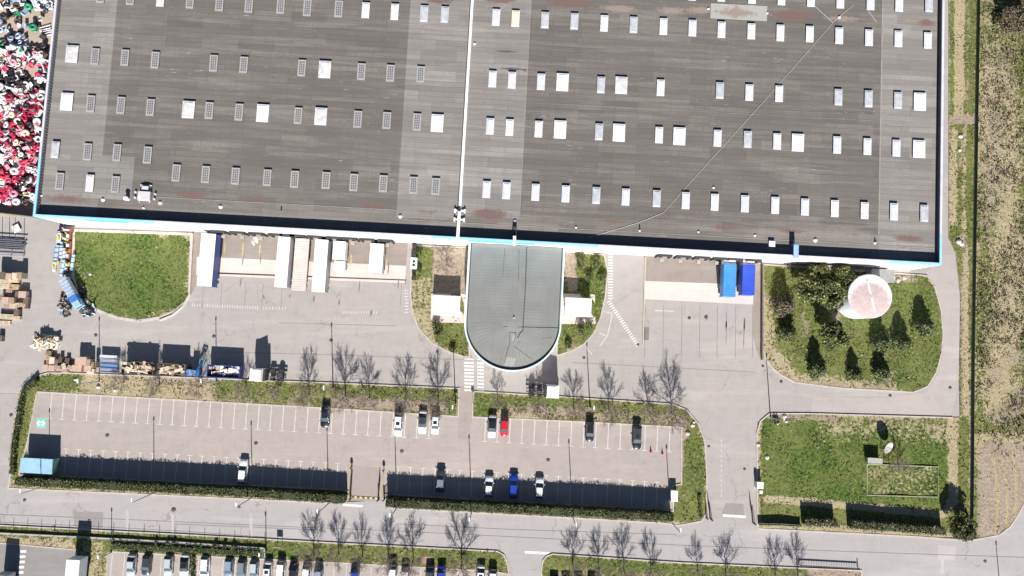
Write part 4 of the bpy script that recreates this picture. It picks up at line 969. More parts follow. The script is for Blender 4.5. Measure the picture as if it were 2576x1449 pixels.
def car_proto(L, W_, H, hood, wind, rear, tail, deck, gl=True):
    """hood: y where the windscreen starts, wind: roof front, rear: roof end, tail: rear glass foot (front is +y)"""
    T = thing('parked_car', None, None)
    def half(y):
        k = abs(y) / (L / 2); return W_ / 2 * (1 - .16 * k ** 6 - .05 * k ** 2)
    ys = [-L / 2, -L / 2 + .10, -L / 2 + .4, -L * .32, -L * .15, 0, L * .12, L * .25, L * .36, L / 2 - .35, L / 2 - .1, L / 2]
    def top(y):
        if y > hood: return .98 - .24 * ((y - hood) / (L / 2 - hood)) ** 1.6
        if y < tail: return deck - .10 * ((tail - y) / max(.05, L / 2 + tail)) ** 2
        return .96
    vs = []; N = 9
    for y in ys:
        w2 = half(y); tp = top(y); e = 1 if abs(y) < L / 2 - .01 else .9
        prof = [(-w2 * .88, .24), (-w2 * .99, .34), (-w2, .60), (-w2 * .965, tp - .10), (-w2 * .84, tp), (0, tp + .035), (w2 * .84, tp), (w2 * .965, tp - .10), (w2, .60), (w2 * .99, .34), (w2 * .88, .24)]
        vs += [(x * e, y, z if abs(y) < L / 2 - .01 else .35 + (z - .35) * .75) for x, z in prof]
    N = 11; fs = []
    for j in range(len(ys) - 1):
        for i in range(N):
            i2 = (i + 1) % N; fs.append((j * N + i, j * N + i2, (j + 1) * N + i2, (j + 1) * N + i)[::-1])
    fs += [tuple(range(N)), tuple(reversed(range((len(ys) - 1) * N, len(ys) * N)))]
    q = MB(); q.add(vs, fs, 0, True)
    for y in (-L / 2 - .02, L / 2 - .08): q.bx(-W_ * .4, W_ * .4, y, y + .1, .3, .5)
    body = q.build('body', PNT['white'], T)
    # greenhouse
    wb, wt = W_ / 2 * .93, W_ / 2 * .70; zb = .955
    base = [(-wb, hood), (-wb * .80, hood + .16), (wb * .80, hood + .16), (wb, hood), (wb, tail), (wb * .8, tail - .1), (-wb * .8, tail - .1), (-wb, tail)]
    tp_ = [(-wt, wind - .1), (-wt * .85, wind), (wt * .85, wind), (wt, wind - .1), (wt, rear + .08), (wt * .85, rear), (-wt * .85, rear), (-wt, rear + .08)]
    q = MB(); vs = [(x, y, zb - .03) for x, y in base] + [(x, y, H - .03) for x, y in tp_]
    q.add(vs, [((i + 1) % 8, i, 8 + i, 8 + (i + 1) % 8) for i in range(8)], 0)
    q.build('windows', mGlass, T)
    q = MB(); vs = [(x, y, H - .04) for x, y in tp_] + [(x * .92, y * .97 + .0, H + .012) for x, y in tp_]
    q.add(vs, [((i + 1) % 8, i, 8 + i, 8 + (i + 1) % 8) for i in range(8)] + [tuple(range(15, 7, -1))], 0, False)
    for s_ in (-1, 1):
        q.tube((s_ * wb, hood, zb), (s_ * wt, wind - .1, H - .03), .035, .035, 5); q.tube((s_ * wb, tail, zb), (s_ * wt, rear + .08, H - .03), .05, .05, 5)
        q.tube((s_ * wb, (hood + tail) / 2, zb), (s_ * wt, (wind + rear) / 2, H - .03), .04, .04, 5)
    q.build('roof', PNT['white'], T)
    for s_ in (-1, 1):
        for y in (-L * .30, L * .30):
            q = MB(); q.tube((s_ * (W_ / 2 - .22), y, .31), (s_ * (W_ / 2 - .02), y, .31), .31, .31, 14); q.tube((s_ * (W_ / 2 - .02), y, .31), (s_ * (W_ / 2 + .0), y, .31), .19, .17, 10, 1); q.build('wheel', [mTyre, mRim], T)
        q = MB(); q.box((s_ * (W_ / 2 - .28), L / 2 - .16, .66), (.34, .22, .14), -s_ * .25); q.build('headlight', mHead, T)
        q = MB(); q.box((s_ * (W_ / 2 - .22), -L / 2 + .05, .74), (.28, .14, .18), s_ * .2); q.build('taillight', mTail, T)
        q = MB(); q.box((s_ * (W_ / 2 + .08), hood - .12, 1.0), (.2, .12, .13)); q.build('mirror', PNT['white'], T)
    return T
CP = dict(hatch=car_proto(4.05, 1.74, 1.48, .88, .22, -1.55, -1.85, .92), sedan=car_proto(4.6, 1.80, 1.45, 1.02, .28, -1.05, -1.72, .98), estate=car_proto(4.75, 1.82, 1.48, 1.05, .30, -1.95, -2.25, .92),
          suv=car_proto(4.55, 1.86, 1.68, 1.05, .42, -1.75, -2.1, .98), mini=car_proto(3.65, 1.64, 1.50, .85, .25, -1.40, -1.68, .92))
PAINTED = ('car_paint_white',)
def place_car(kind, color, u, v, face, label, roof=None, sun=False, group='cars parked in the marked bays', name=None, jitter=0, cat='car'):
    o = copy_tree(CP[kind]); p = px(u, v, .8)
    o.location = (p.x, p.y, .012); o.rotation_euler = (0, 0, BANG + (0 if face > 0 else math.pi) + jitter)
    for ch in o.children:
        n = ch.name.split('.')[0]
        if n in ('body', 'mirror') or n == 'roof':
            ch.material_slots[0].link = 'OBJECT'; ch.material_slots[0].material = PNT[roof] if (n == 'roof' and roof) else PNT[color]
    if sun:
        q = MB(); H = {'hatch': 1.48, 'sedan': 1.45, 'estate': 1.48, 'suv': 1.68, 'mini': 1.5}[kind] + .022; q.bx(-.38, .38, -.75, -.05, H - .02, H); q.build('sunroof', mGlassDark, o)
    return tag(o, label, cat, group)
UP, DN = 1, -1
place_car('sedan', 'black', 818, 1047, DN, 'black saloon alone in the top row, the farthest left of the top-row cars', sun=True)
place_car('suv', 'white', 1002, 1069, DN, 'white car with a dark sunroof, left of a gap beside a dark-roofed white car', sun=True)
place_car('sedan', 'white', 1063, 1062, DN, 'white car with a black roof parked beside a white car with a sunroof', roof='dark')
place_car('hatch', 'white', 1095, 1067, DN, 'white car with a dark sunroof just left of the walkway', sun=True)
place_car('sedan', 'lgrey', 1238, 1073, DN, 'pale car with a long black roof beside the red car', roof='black')
place_car('mini', 'red', 1269, 1076, DN, 'small bright red car in the top row')
place_car('hatch', 'black', 1484, 1086, DN, 'small black car alone in the right half of the top row')
place_car('estate', 'black', 1603, 1101, DN, 'long black estate car near the right end of the top row', roof='dark', sun=True)
place_car('estate', 'white', 611, 1186, UP, 'white car alone in the left bottom row with its rear in the hedge shadow')
place_car('sedan', 'dark', 1108, 1209, UP, 'charcoal saloon leftmost of the four cars in the right bottom row', roof='grey')
place_car('hatch', 'white', 1230, 1224, UP, 'white hatchback immediately left of the blue car')
place_car('estate', 'blue', 1292, 1223, UP, 'deep blue car between two white cars in the bottom row', roof='blue')
place_car('hatch', 'white', 1357, 1228, UP, 'white hatchback immediately right of the blue car')
low = [('sedan', 'silver', 330, 1424, 'silver car at the left end of the southern car park'), ('hatch', 'dark', 368, 1422, 'dark grey car second from the left in the southern car park'), ('hatch', 'silver', 423, 1424, 'silver hatchback with a gap on its left in the southern car park'),
       ('sedan', 'white', 464, 1424, 'white car with a black roof left of the green strip'), ('estate', 'white', 515, 1430, 'all-white van-like car just right of the small green strip'), ('hatch', 'steel', 575, 1430, 'steel blue car, first of the three bluish cars in a row'),
       ('hatch', 'grey', 607, 1433, 'blue-grey car in the middle of the three bluish cars'), ('hatch', 'silver', 638, 1436, 'silver-grey car on the right of the three bluish cars'), ('sedan', 'white', 672, 1442, 'white car with a dark sunroof at the end of the green fence'),
       ('estate', 'white', 705, 1443, 'white estate car beside a black car in the southern car park'), ('sedan', 'black', 737, 1446, 'black car between two white cars in the southern car park'), ('hatch', 'white', 770, 1449, 'white car under the bare tree twigs in the southern car park'),
       ('hatch', 'steel', 800, 1455, 'blue-grey car right of the white car under the bare tree'), ('hatch', 'blue', 891, 1458, 'deep blue car alone in the middle of the southern car park'), ('suv', 'white', 987, 1452, 'white car, left of a pair under twigs in the southern car park'),
       ('hatch', 'white', 1019, 1456, 'white car, right of a pair under twigs in the southern car park'), ('sedan', 'dark', 1081, 1451, 'charcoal car by the brick-coloured patch in the southern car park'), ('sedan', 'blue', 1110, 1452, 'blue car right of a charcoal car in the southern car park'),
       ('sedan', 'white', 1209, 1452, 'white car with a black sunroof, left of the last pair before the side road'), ('hatch', 'white', 1239, 1460, 'white car, last before the side road in the southern car park')]
for i, (k_, c_, u, v, lab) in enumerate(low):
    place_car(k_, c_, u, v, DN, lab, roof='black' if i == 3 else None, sun=i in (8, 18), jitter=rnd.uniform(-.02, .02), group='cars cut off along the bottom edge')
for u, v, lab in ((1394, 1482, 'first'), (1424, 1482, 'second'), (1455, 1484, 'third'), (1490, 1484, 'fourth'), (1548, 1496, 'fifth'), (1612, 1502, 'sixth')):
    place_car('sedan', 'dark', u, v, DN, 'car below the bottom edge, only its shadow in view, %s right of the side road' % lab, group='cars below the bottom edge')
for o in CP.values(): kill(o)

mSh = M('trailer_underside', (.03, .03, .03)); mTW = M('trailer_white_roof', (.82, .81, .80), (.74, .73, .72), .5, .5); mTB = M('trailer_blue_side', (.02, .05, .24), (.03, .07, .3), .8, .45)
mTG = M('trailer_grey_side', (.34, .34, .35), (.28, .28, .29), .8, .5); mTP = M('trailer_pink_roof', (.62, .54, .51), (.56, .48, .45), .5, .6)
def trailer(u0, v0, u1, v1, H, roofm, sidem, label, ribs=0, name='semi_trailer', cat='trailer', cat2=None):
    a = px(u0, v0, H); c = px(u1, v1, H); m0 = (a + c) / 2; L = abs(a.y - c.y) - abs(math.sin(BANG)) * abs(c.x - a.x) * .0; W_ = 2.55
    # width measured across the top edge
    W_ = min(3.0, max(2.3, W_OVR)) if W_OVR else 2.55
    T = thing(name, label, cat, (m0.x, m0.y, .01), BANG, None)
    q = MB(); q.bx(-W_ / 2, W_ / 2, -L / 2, L / 2, 1.15, H - .06); q.build('box_body', sidem, T)
    q = MB(); q.bx(-W_ / 2 - .02, W_ / 2 + .02, -L / 2 - .02, L / 2 + .02, H - .059, H)
    for i in range(ribs):
        y = -L / 2 + L * (i + .5) / ribs; q.bx(-W_ / 2, W_ / 2, y - .09, y + .06, H + .001, H + .03)
    q.build('roof', roofm, T)
    q = MB(); q.bx(-.5, .5, -L / 2 + .3, L / 2 - .3, .85, 1.149); q.bx(-W_ / 2 + .1, W_ / 2 - .1, -L / 2 + .02, -L / 2 + .12, .5, .8); q.build('chassis', mSh, T)
    for s_ in (-1, 1):
        for y in (L / 2 - 3.6, L / 2 - 2.4, L / 2 - 1.2) if L > 8 else (-L / 2 + 1.3, L / 2 - 1.4):
            q = MB(); q.tube((s_ * (W_ / 2 - .35), y, .5), (s_ * (W_ / 2 - .03), y, .5), .5, .5, 14); q.build('wheel', mTyre, T)
        if L > 8: q = MB(); q.bx(s_ * .8 - .06, s_ * .8 + .06, -L / 2 + 2.2, -L / 2 + 2.35, 0, 1.148); q.build('landing_leg', mSteel, T)
    return T
W_OVR = 2.9
trailer(508, 588, 531, 720, 3.9, mTW, mTB, 'white-roofed semi-trailer with a deep blue side, westernmost at the docks')
W_OVR = 2.45
trailer(699, 596, 722, 722, 3.9, mTW, mTG, 'white-roofed trailer with a grey side just right of the three empty docks')
W_OVR = 2.9
trailer(738, 600, 774, 731, 1.65, mTP, mTG, 'low pinkish trailer with cross slats between two white trailers', ribs=22, name='flat_trailer')
W_OVR = 2.6
trailer(790, 603, 820, 734, 3.9, mTW, mTG, 'long white-roofed trailer standing right of the low pinkish trailer')
W_OVR = 2.7
trailer(931, 613, 962, 686, 3.3, mTW, mTG, 'short white box body at the right-hand docks of the west loading area')
# white box lorry with its cab to the south
W_OVR = 2.45
T = trailer(838, 607, 868, 652, 3.4, mTW, mTW, 'white box lorry backed up to the wall, cab and windscreen facing the yard', name='box_lorry', cat='lorry')
def cab(T, y, W_, H, matn, deflector=True, L=2.2):
    """lorry cab whose front is -y"""
    q = MB(); q.bx(-W_ / 2, W_ / 2, y - L, y, .8, H - .1); q.bx(-W_ / 2 + .08, W_ / 2 - .08, y - L + .3, y - .05, H - .099, H)
    q.build('cab', matn, T)
    q = MB(); q.add([(-W_ / 2 + .12, y - L - .01, 1.7), (W_ / 2 - .12, y - L - .01, 1.7), (W_ / 2 - .18, y - L + .26, H - .05), (-W_ / 2 + .18, y - L + .26, H - .05)], [(0, 1, 2, 3)]); q.bx(-W_ / 2 + .12, W_ / 2 - .12, y - L - .03, y - L - .005, 1.65, H - .35); q.build('windscreen', mGlassDark, T)
    q = MB(); q.bx(-W_ / 2, W_ / 2, y - L - .12, y - L - .001, .45, .95); q.build('bumper', matn, T)
    for s_ in (-1, 1):
        q = MB(); q.bx(s_ * (W_ / 2 - .35) - .15, s_ * (W_ / 2 - .35) + .15, y - L - .15, y - L - .121, .65, .85); q.build('headlight', mHead, T)
        q = MB(); q.box((s_ * (W_ / 2 + .14), y - L + .25, H * .7), (.12, .1, .55)); q.build('mirror', mTrim, T)
        q = MB(); q.tube((s_ * (W_ / 2 - .32), y - L * .55, .5), (s_ * (W_ / 2 - .02), y - L * .55, .5), .5, .5, 14); q.build('wheel', mTyre, T)
    if deflector:
        q = MB(); q.add([(-W_ / 2 + .2, y - L + .5, H + .001), (W_ / 2 - .2, y - L + .5, H + .001), (W_ / 2 - .1, y - .05, H + .001), (-W_ / 2 + .1, y - .05, H + .001), (W_ / 2 - .15, y - .05, H + .55), (-W_ / 2 + .15, y - .05, H + .55)], [(0, 1, 4, 5), (1, 2, 4), (3, 0, 5), (2, 3, 5, 4)]); q.build('roof_deflector', matn, T)
L0 = abs(px(838, 607, 3.4).y - px(868, 652, 3.4).y)
cab(T, -L0 / 2 - .25, 2.2, 2.4, mWhitePaint, False, 1.9)
# blue-roofed bodies on the right
mB1 = M('light_blue_sheet', (.06, .27, .62), (.05, .22, .52), .6, .5); mB2 = M('royal_blue_sheet', (.035, .09, .55), (.03, .07, .45), .6, .5)
for (u0, v0, u1, v1, m_, lab) in ((1821, 664, 1851, 746, mB1, 'light blue ribbed container lorry body, left of two blue ones at the east docks'), (1870, 666, 1897, 742, mB2, 'royal blue ribbed container lorry body, right of two blue ones at the east docks')):
    W_OVR = 2.5; T = trailer(u0, v0, u1, v1, 3.6, m_, m_, lab, ribs=12, name='container_trailer')
    L = abs(px(u0, v0, 3.6).y - px(u1, v1, 3.6).y); q = MB(); q.bx(-1.1, 1.2, L / 2 + .03, L / 2 + .95, 1.1, 3.3); q.build('front_housing', mWhitePaint, T)
# truck at lower left, white box
W_OVR = 2.6
T = trailer(163, 1409, 196, 1505, 3.9, mTW, M('pale_side', (.55, .58, .62)), 'tall white box lorry at the lower left, cut by the bottom edge', name='box_lorry', cat='lorry')
W_OVR = 2.6
T = trailer(-22, 1449, 12, 1530, 3.8, mTW, mTG, 'lorry in the bottom left corner whose big shadow falls over the lot', name='box_lorry', cat='lorry'); cab(T, 0, .1, .1, mTW, False, .1) if False else None

def tractor(u, v, face, label):
    """tractor unit lying east-west; face -1: cab to the west"""
    p = px(u, v, 1.0); T = thing('tractor_unit', label, 'lorry', (p.x, p.y, .012), BANG + (-math.pi / 2 if face < 0 else math.pi / 2))
    cab(T, -.95, 2.5, 3.6, mWhitePaint, True, 2.5)
    q = MB(); q.bx(-1.15, 1.15, -.90, -.45, .9, 3.1); q.build('cab_rear', mTrim, T)
    q = MB()
    for s_ in (-1, 1): q.bx(s_ * .42 - .08, s_ * .42 + .08, -.44, 3.1, .75, 1.0)
    for y in (.1, 1.2, 2.9): q.bx(-.42, .42, y, y + .14, .78, .97)
    for s_ in (-1, 1): q.bx(s_ * .9 - .28, s_ * .9 + .28, -.3, .75, .5, 1.0)
    q.build('chassis', mTrim, T)
    q = MB(); q.tube((0, 1.9, 1.01), (0, 1.9, 1.14), .5, .5, 16); q.build('fifth_wheel', M('greasy_plate', (.05, .05, .05)), T)
    q = MB(); q.bx(.25, 1.1, -.35, -.05, 1.01, 1.35); q.build('catwalk', mSteel, T)
    for s_ in (-1, 1):
        q = MB(); q.tube((s_ * .62, 2.0, .52), (s_ * 1.22, 2.0, .52), .52, .52, 16); q.build('wheel', mTyre, T)
        q = MB()
        for i in range(6):
            a = math.pi * i / 5; a2 = math.pi * (i + 1) / 5
            if i < 5: 
                y0, z0, y1, z1 = 2.0 + .62 * math.cos(a), .52 + .62 * math.sin(a), 2.0 + .62 * math.cos(a2), .52 + .62 * math.sin(a2)
                q.add([(s_ * .6, y0, z0), (s_ * 1.24, y0, z0), (s_ * 1.24, y1, z1), (s_ * .6, y1, z1)], [(0, 1, 2, 3)])
        q.build('mudguard', mTrim, T)
    return T
tractor(682, 943, -1, 'white-cabbed tractor unit facing west behind the blue skip on the yard')
tractor(1362, 982, 1, 'white-cabbed tractor unit facing east beside the crosswalk and round-ended wing')

# ================================================================ skips, timber and yard clutter
mSkipG = M('grey_skip', (.10, .10, .10), (.14, .12, .11), 1, .6); mSkipB = M('blue_skip', (.03, .06, .26), (.04, .09, .32), 1, .5)
mW = [M('fresh_timber', (.55, .42, .27), (.46, .34, .2), 2), M('old_timber', (.34, .25, .17), (.27, .2, .14), 2), M('pale_timber', (.66, .56, .42), (.56, .46, .33), 2), M('pink_timber', (.50, .35, .28), (.42, .29, .23), 2), M('dark_timber', (.11, .08, .06), (.16, .12, .09), 2)]
mWhiteScrap = M('white_board', (.75, .74, .72), (.6, .58, .55), 2)
def skip(u, v, L, W_, H, m_, label, fill, z_top, rz=None):
    p = px(u, v, H); T = thing('skip', label, 'skip', (p.x, p.y, .012), BANG if rz is None else rz)
    q = MB()
    for s_ in (-1, 1):
        q.bx(-L / 2, L / 2, s_ * W_ / 2 - (.06 if s_ > 0 else 0), s_ * W_ / 2 + (.06 if s_ < 0 else 0), .2, H)
        q.bx(s_ * L / 2 - (.06 if s_ > 0 else 0), s_ * L / 2 + (.06 if s_ < 0 else 0), -W_ / 2 + .061, W_ / 2 - .061, .2, H - .01)
    q.bx(-L / 2 + .05, L / 2 - .05, -W_ / 2 + .05, W_ / 2 - .05, .15, .199)
    q.build('shell', m_, T)
    for i in range(9):
        x = -L / 2 + L * (i + .5) / 9
        for s_ in (-1, 1): q = MB(); q.bx(x - .05, x + .05, s_ * (W_ / 2 + .002), s_ * (W_ / 2 + .1), .2, H - .1); q.build('rib', m_, T)
    q = MB()
    for s_ in (-1, 1): q.bx(-L / 2 - .05, L / 2 + .05, s_ * (W_ / 2 + .0) - .07, s_ * (W_ / 2) + .07, H + .001, H + .08)
    for s_ in (-1, 1): q.bx(s_ * L / 2 - .07, s_ * L / 2 + .07, -W_ / 2 + .08, W_ / 2 - .08, H + .001, H + .08)
    q.build('top_rail', m_, T)
    b = MB(); b.bx(-L / 2 + .07, L / 2 - .07, -W_ / 2 + .07, W_ / 2 - .07, .3, z_top - .55, 4)
    for i in range(fill[1]):
        x = rnd.uniform(-L / 2 + .5, L / 2 - .5); y = rnd.uniform(-W_ / 2 + .35, W_ / 2 - .35); ln = rnd.uniform(.7, 2.2)
        rot = Matrix.Rotation(rnd.choice((0, math.pi / 2, rnd.uniform(0, 3))) if ln < 1.6 else rnd.uniform(-.3, .3), 3, 'Z') @ Matrix.Rotation(rnd.uniform(-.35, .35), 3, 'Y')
        b.box((x, y, z_top - rnd.uniform(.1, .5)), (ln if ln < 1.6 else ln, rnd.uniform(.15, .8), rnd.uniform(.04, .14)), rot=rot, mi=rnd.choice(fill[0]))
    o = b.build('timber_load', mW + [mWhiteScrap]); o.location = (p.x, p.y, .012); o.rotation_euler = (0, 0, BANG if rz is None else rz)
    return T, o
T, o = skip(346, 926, 6.3, 2.45, 2.2, mSkipG, 'grey skip heaped with pale broken timber, left of the two timber skips', ([0, 2, 2, 3, 1, 4], 55), 2.5)
tag(o, 'pale broken timber filling the left timber skip', 'scrap timber')
T, o = skip(431, 931, 5.6, 2.45, 2.2, mSkipG, 'grey skip of brown timber between the other timber skip and the blue machine', ([1, 3, 2, 1, 4, 4], 50), 2.4)
tag(o, 'brown broken timber filling the skip beside the blue machine', 'scrap timber')
T, o = skip(562, 935, 6.6, 2.45, 2.1, mSkipB, 'deep blue skip with white and pale boards inside, left of the white tractor unit', ([2, 5, 5, 3, 4], 26), 1.9)
tag(o, 'white and pale boards lying in the blue skip', 'scrap boards')
# grey-blue stacked flats
p = px(275, 915, .6); T = thing('platform_stack', 'stack of silver blue metal platforms left of the timber skips', 'metal platforms', (p.x, p.y, .012), BANG)
mSl = M('silver_blue_sheet', (.40, .44, .52), (.30, .34, .42), 1.2, .4, .3)
for i, (y, h) in enumerate(((-1.4, .35), (-.5, .6), (.45, .85), (1.35, 1.05))):
    q = MB(); q.bx(-1.85, 1.75, y - .38, y + .40, .1, h); q.bx(-1.85, 1.75, y - .38, y - .30, h, h + .1); q.build('platform', [mSl, M('blue_sheet', (.12, .22, .42)), mSl, M('pale_sheet', (.55, .57, .62))][i], T)
q = MB(); q.tube((-1.9, 1.2, 0), (-1.9, 1.2, 1.4), .05); q.tube((1.8, 1.2, 0), (1.8, 1.2, 1.4), .05); q.tube((-1.9, -1.7, 0), (-1.9, -1.7, .9), .05); q.tube((1.8, -1.7, 0), (1.8, -1.7, .9), .05); q.build('stanchion', mSteel, T)
# blue loading machine
p = px(487, 934, 1.0); T = thing('loading_machine', 'blue wheeled loading machine with a raised bucket between two skips', 'loader', (p.x, p.y, .012), BANG)
mBl = M('machine_blue', (.04, .14, .42), (.06, .2, .48), 1, .5); mPb = M('machine_pale_blue', (.25, .42, .62), (.35, .5, .66), 1, .5)
q = MB(); q.bx(-1.7, 1.3, -1.0, .5, .6, 1.3); q.bx(-1.6, -.4, -.9, .4, 1.301, 1.5); q.build('body', mBl, T)
q = MB(); q.bx(-.3, .9, -.85, .3, 1.301, 2.2); q.build('cab', mPb, T)
q = MB(); q.bx(-.35, .95, -.9, .35, 2.201, 2.3); q.build('roof', mPb, T)
q = MB(); q.box((1.35, .9, 1.7), (.35, 2.0, .22), .45 * -1); q.build('boom', mBl, T)
q = MB(); 
for a, c in (((1.3, 1.7), (1.5, 2.7)), ((2.1, 1.5), (2.3, 2.5)), ((1.3, 1.7), (2.1, 1.5)), ((1.5, 2.7), (2.3, 2.5))): q.tube((*a, 1.6), (*c, 1.6), .13, .13, 6)
q.build('bucket_frame', M('teal_paint', (.08, .32, .42)), T)
for x in (-1.1, .8):
    for s_ in (-1, 1): q = MB(); q.tube((x, -.25 + s_ * .55, .5), (x, -.25 + s_ * .95, .5), .5, .5, 14); q.build('wheel', mTyre, T)
q = MB(); q.bx(-1.9, -1.701, -1.0, .5, .8, 1.8); q.build('counterweight', mTB, T)
# broken timber heap
def heap(name, label, u, v, rx, ry, h, n, mats, mis, cat, lmin=.5, lmax=1.8):
    p = px(u, v, 0); q = MB(); prof = [(1.0, 0), (.75, h * .45), (.35, h * .8), (.02, h * .9)]
    core = []
    nn = 18
    vs = []; fs = []
    for k_, z in prof:
        for i in range(nn): a = 2 * math.pi * i / nn; w_ = k_ * (1 + .18 * math.sin(3 * a + k_ * 5)); vs.append((rx * w_ * math.cos(a), ry * w_ * math.sin(a), z))
    for j in range(3):
        for i in range(nn): fs.append((j * nn + i, j * nn + (i + 1) % nn, (j + 1) * nn + (i + 1) % nn, (j + 1) * nn + i))
    q.add(vs, fs, mis[0])
    for i in range(n):
        a = rnd.uniform(0, 6.28); k_ = rnd.uniform(0, 1.08) ** .6; z = h * (1 - k_) * .95 + rnd.uniform(.05, .35)
        rot = Matrix.Rotation(rnd.uniform(0, 3.1), 3, 'Z') @ Matrix.Rotation(rnd.uniform(-.7, .7), 3, 'Y') @ Matrix.Rotation(rnd.uniform(-.5, .5), 3, 'X')
        q.box((rx * k_ * math.cos(a), ry * k_ * math.sin(a), z), (rnd.uniform(lmin, lmax), rnd.uniform(.12, .5), rnd.uniform(.04, .12)), rot=rot, mi=rnd.choice(mis))
    o = q.build(name, mats); o.location = (p.x, p.y, .0); return tag(o, label, cat)
heap('timber_heap', 'tall heap of broken pale timber on the open yard above the pallet stacks', 120, 861, 2.7, 1.5, 1.7, 130, mW + [mWhiteScrap], [2, 0, 2, 3, 1, 5], 'timber heap')
heap('board_heap', 'low scatter of white boards at the foot of the timber heap', 96, 872, 1.2, .5, .25, 14, mW + [mWhiteScrap], [5, 2], 'boards')
# pallets and crates
def stack_proto(kind, mi):
    T = thing(kind, None, None); m_ = mW[mi]
    if kind == 'pallet_stack':
        for j in range(6):
            q = MB(); z = j * .15
            for y in (-.5, 0, .5): q.bx(-.4, .4, y - .05, y + .05, z, z + .1)
            for i in range(5): q.bx(-.4 + i * .175, -.4 + i * .175 + .11, -.6, .6, z + .101, z + .125)
            q.build('pallet', m_, T)
    else:
        for s_ in (-1, 1):
            q = MB(); q.bx(s_ * .5 - .02, s_ * .5 + .02, -.6, .6, .12, 1.0); q.build('side_panel', m_, T)
            q = MB(); q.bx(-.48, .48, s_ * .6 - .02, s_ * .6 + .02, .12, 1.0); q.build('side_panel', m_, T)
        q = MB(); q.bx(-.52, .52, -.62, .62, 1.001, 1.04); q.build('lid', m_, T); q = MB(); q.bx(-.5, .5, -.6, .6, 0, .118); q.build('base', m_, T)
    return T
SP = {(k_, i): stack_proto(k_, i) for k_ in ('pallet_stack', 'wooden_crate') for i in range(5)}
def stk(kind, mi, u, v, rz, sc, label, group):
    o = copy_tree(SP[(kind, mi)]); p = px(u, v, sc[2] * .9); o.location = (p.x, p.y, .012); o.rotation_euler = (0, 0, BANG + rz); o.scale = sc
    return tag(o, label, 'pallets' if kind == 'pallet_stack' else 'crate', group)
for (u, v, kind, mi, rz, sc) in [(121, 888, 'pallet_stack', 1, 1.57, (1, 1, .9)), (121, 900, 'pallet_stack', 3, 1.57, (1, 1, .9)), (123, 911, 'pallet_stack', 1, 1.57, (1, 1, .7)), (131, 907, 'wooden_crate', 2, 0, (1, 1.1, .8)), (141, 912, 'wooden_crate', 4, 0, (.8, 1, .7)),
                                 (114, 924, 'wooden_crate', 3, 0, (1.1, .9, .5)), (130, 926, 'wooden_crate', 3, 0, (1.2, .9, .7)), (145, 925, 'pallet_stack', 3, 1.57, (1, 1, .8)), (160, 922, 'pallet_stack', 2, .3, (1, 1, 1)), (162, 932, 'pallet_stack', 3, 1.57, (1, 1, .9)), (176, 925, 'pallet_stack', 0, 1.2, (1, 1, 1)), (188, 926, 'wooden_crate', 3, 0, (1, 1, .9)),
                                 (198, 908, 'wooden_crate', 3, 0, (1.2, 1.3, 1.7)), (211, 908, 'wooden_crate', 3, 0, (1.2, 1.3, 1.7)), (199, 926, 'wooden_crate', 3, 0, (1.1, 1.2, .8)), (221, 912, 'wooden_crate', 1, 0, (1.2, 1.1, 1.6)), (222, 925, 'wooden_crate', 3, 0, (1.4, 1.3, 1.2)), (228, 934, 'wooden_crate', 2, 0, (1.4, .8, .8)), (235, 918, 'pallet_stack', 1, 0, (1, 1, 2)), (151, 905, 'pallet_stack', 4, 0, (.9, 1, .9)), (168, 908, 'pallet_stack', 4, 0, (1, 1, .8))]:
    stk(kind, mi, u, v, rz, sc, '%s by the verge corner, %s%s' % (('stack of %s pallets' % ['fresh', 'old', 'pale', 'pinkish', 'dark'][mi]) if kind == 'pallet_stack' else '%s wooden crate' % ['fresh', 'old', 'pale', 'pinkish', 'dark'][mi], 'left end' if u < 125 else 'left of centre' if u < 150 else 'middle' if u < 180 else 'right of centre' if u < 205 else 'right end' if u < 225 else 'last at the right', ', upper row' if v < 916 else ', lower row'), 'crates along the verge corner' if kind == 'wooden_crate' else 'pallet stacks along the verge corner')
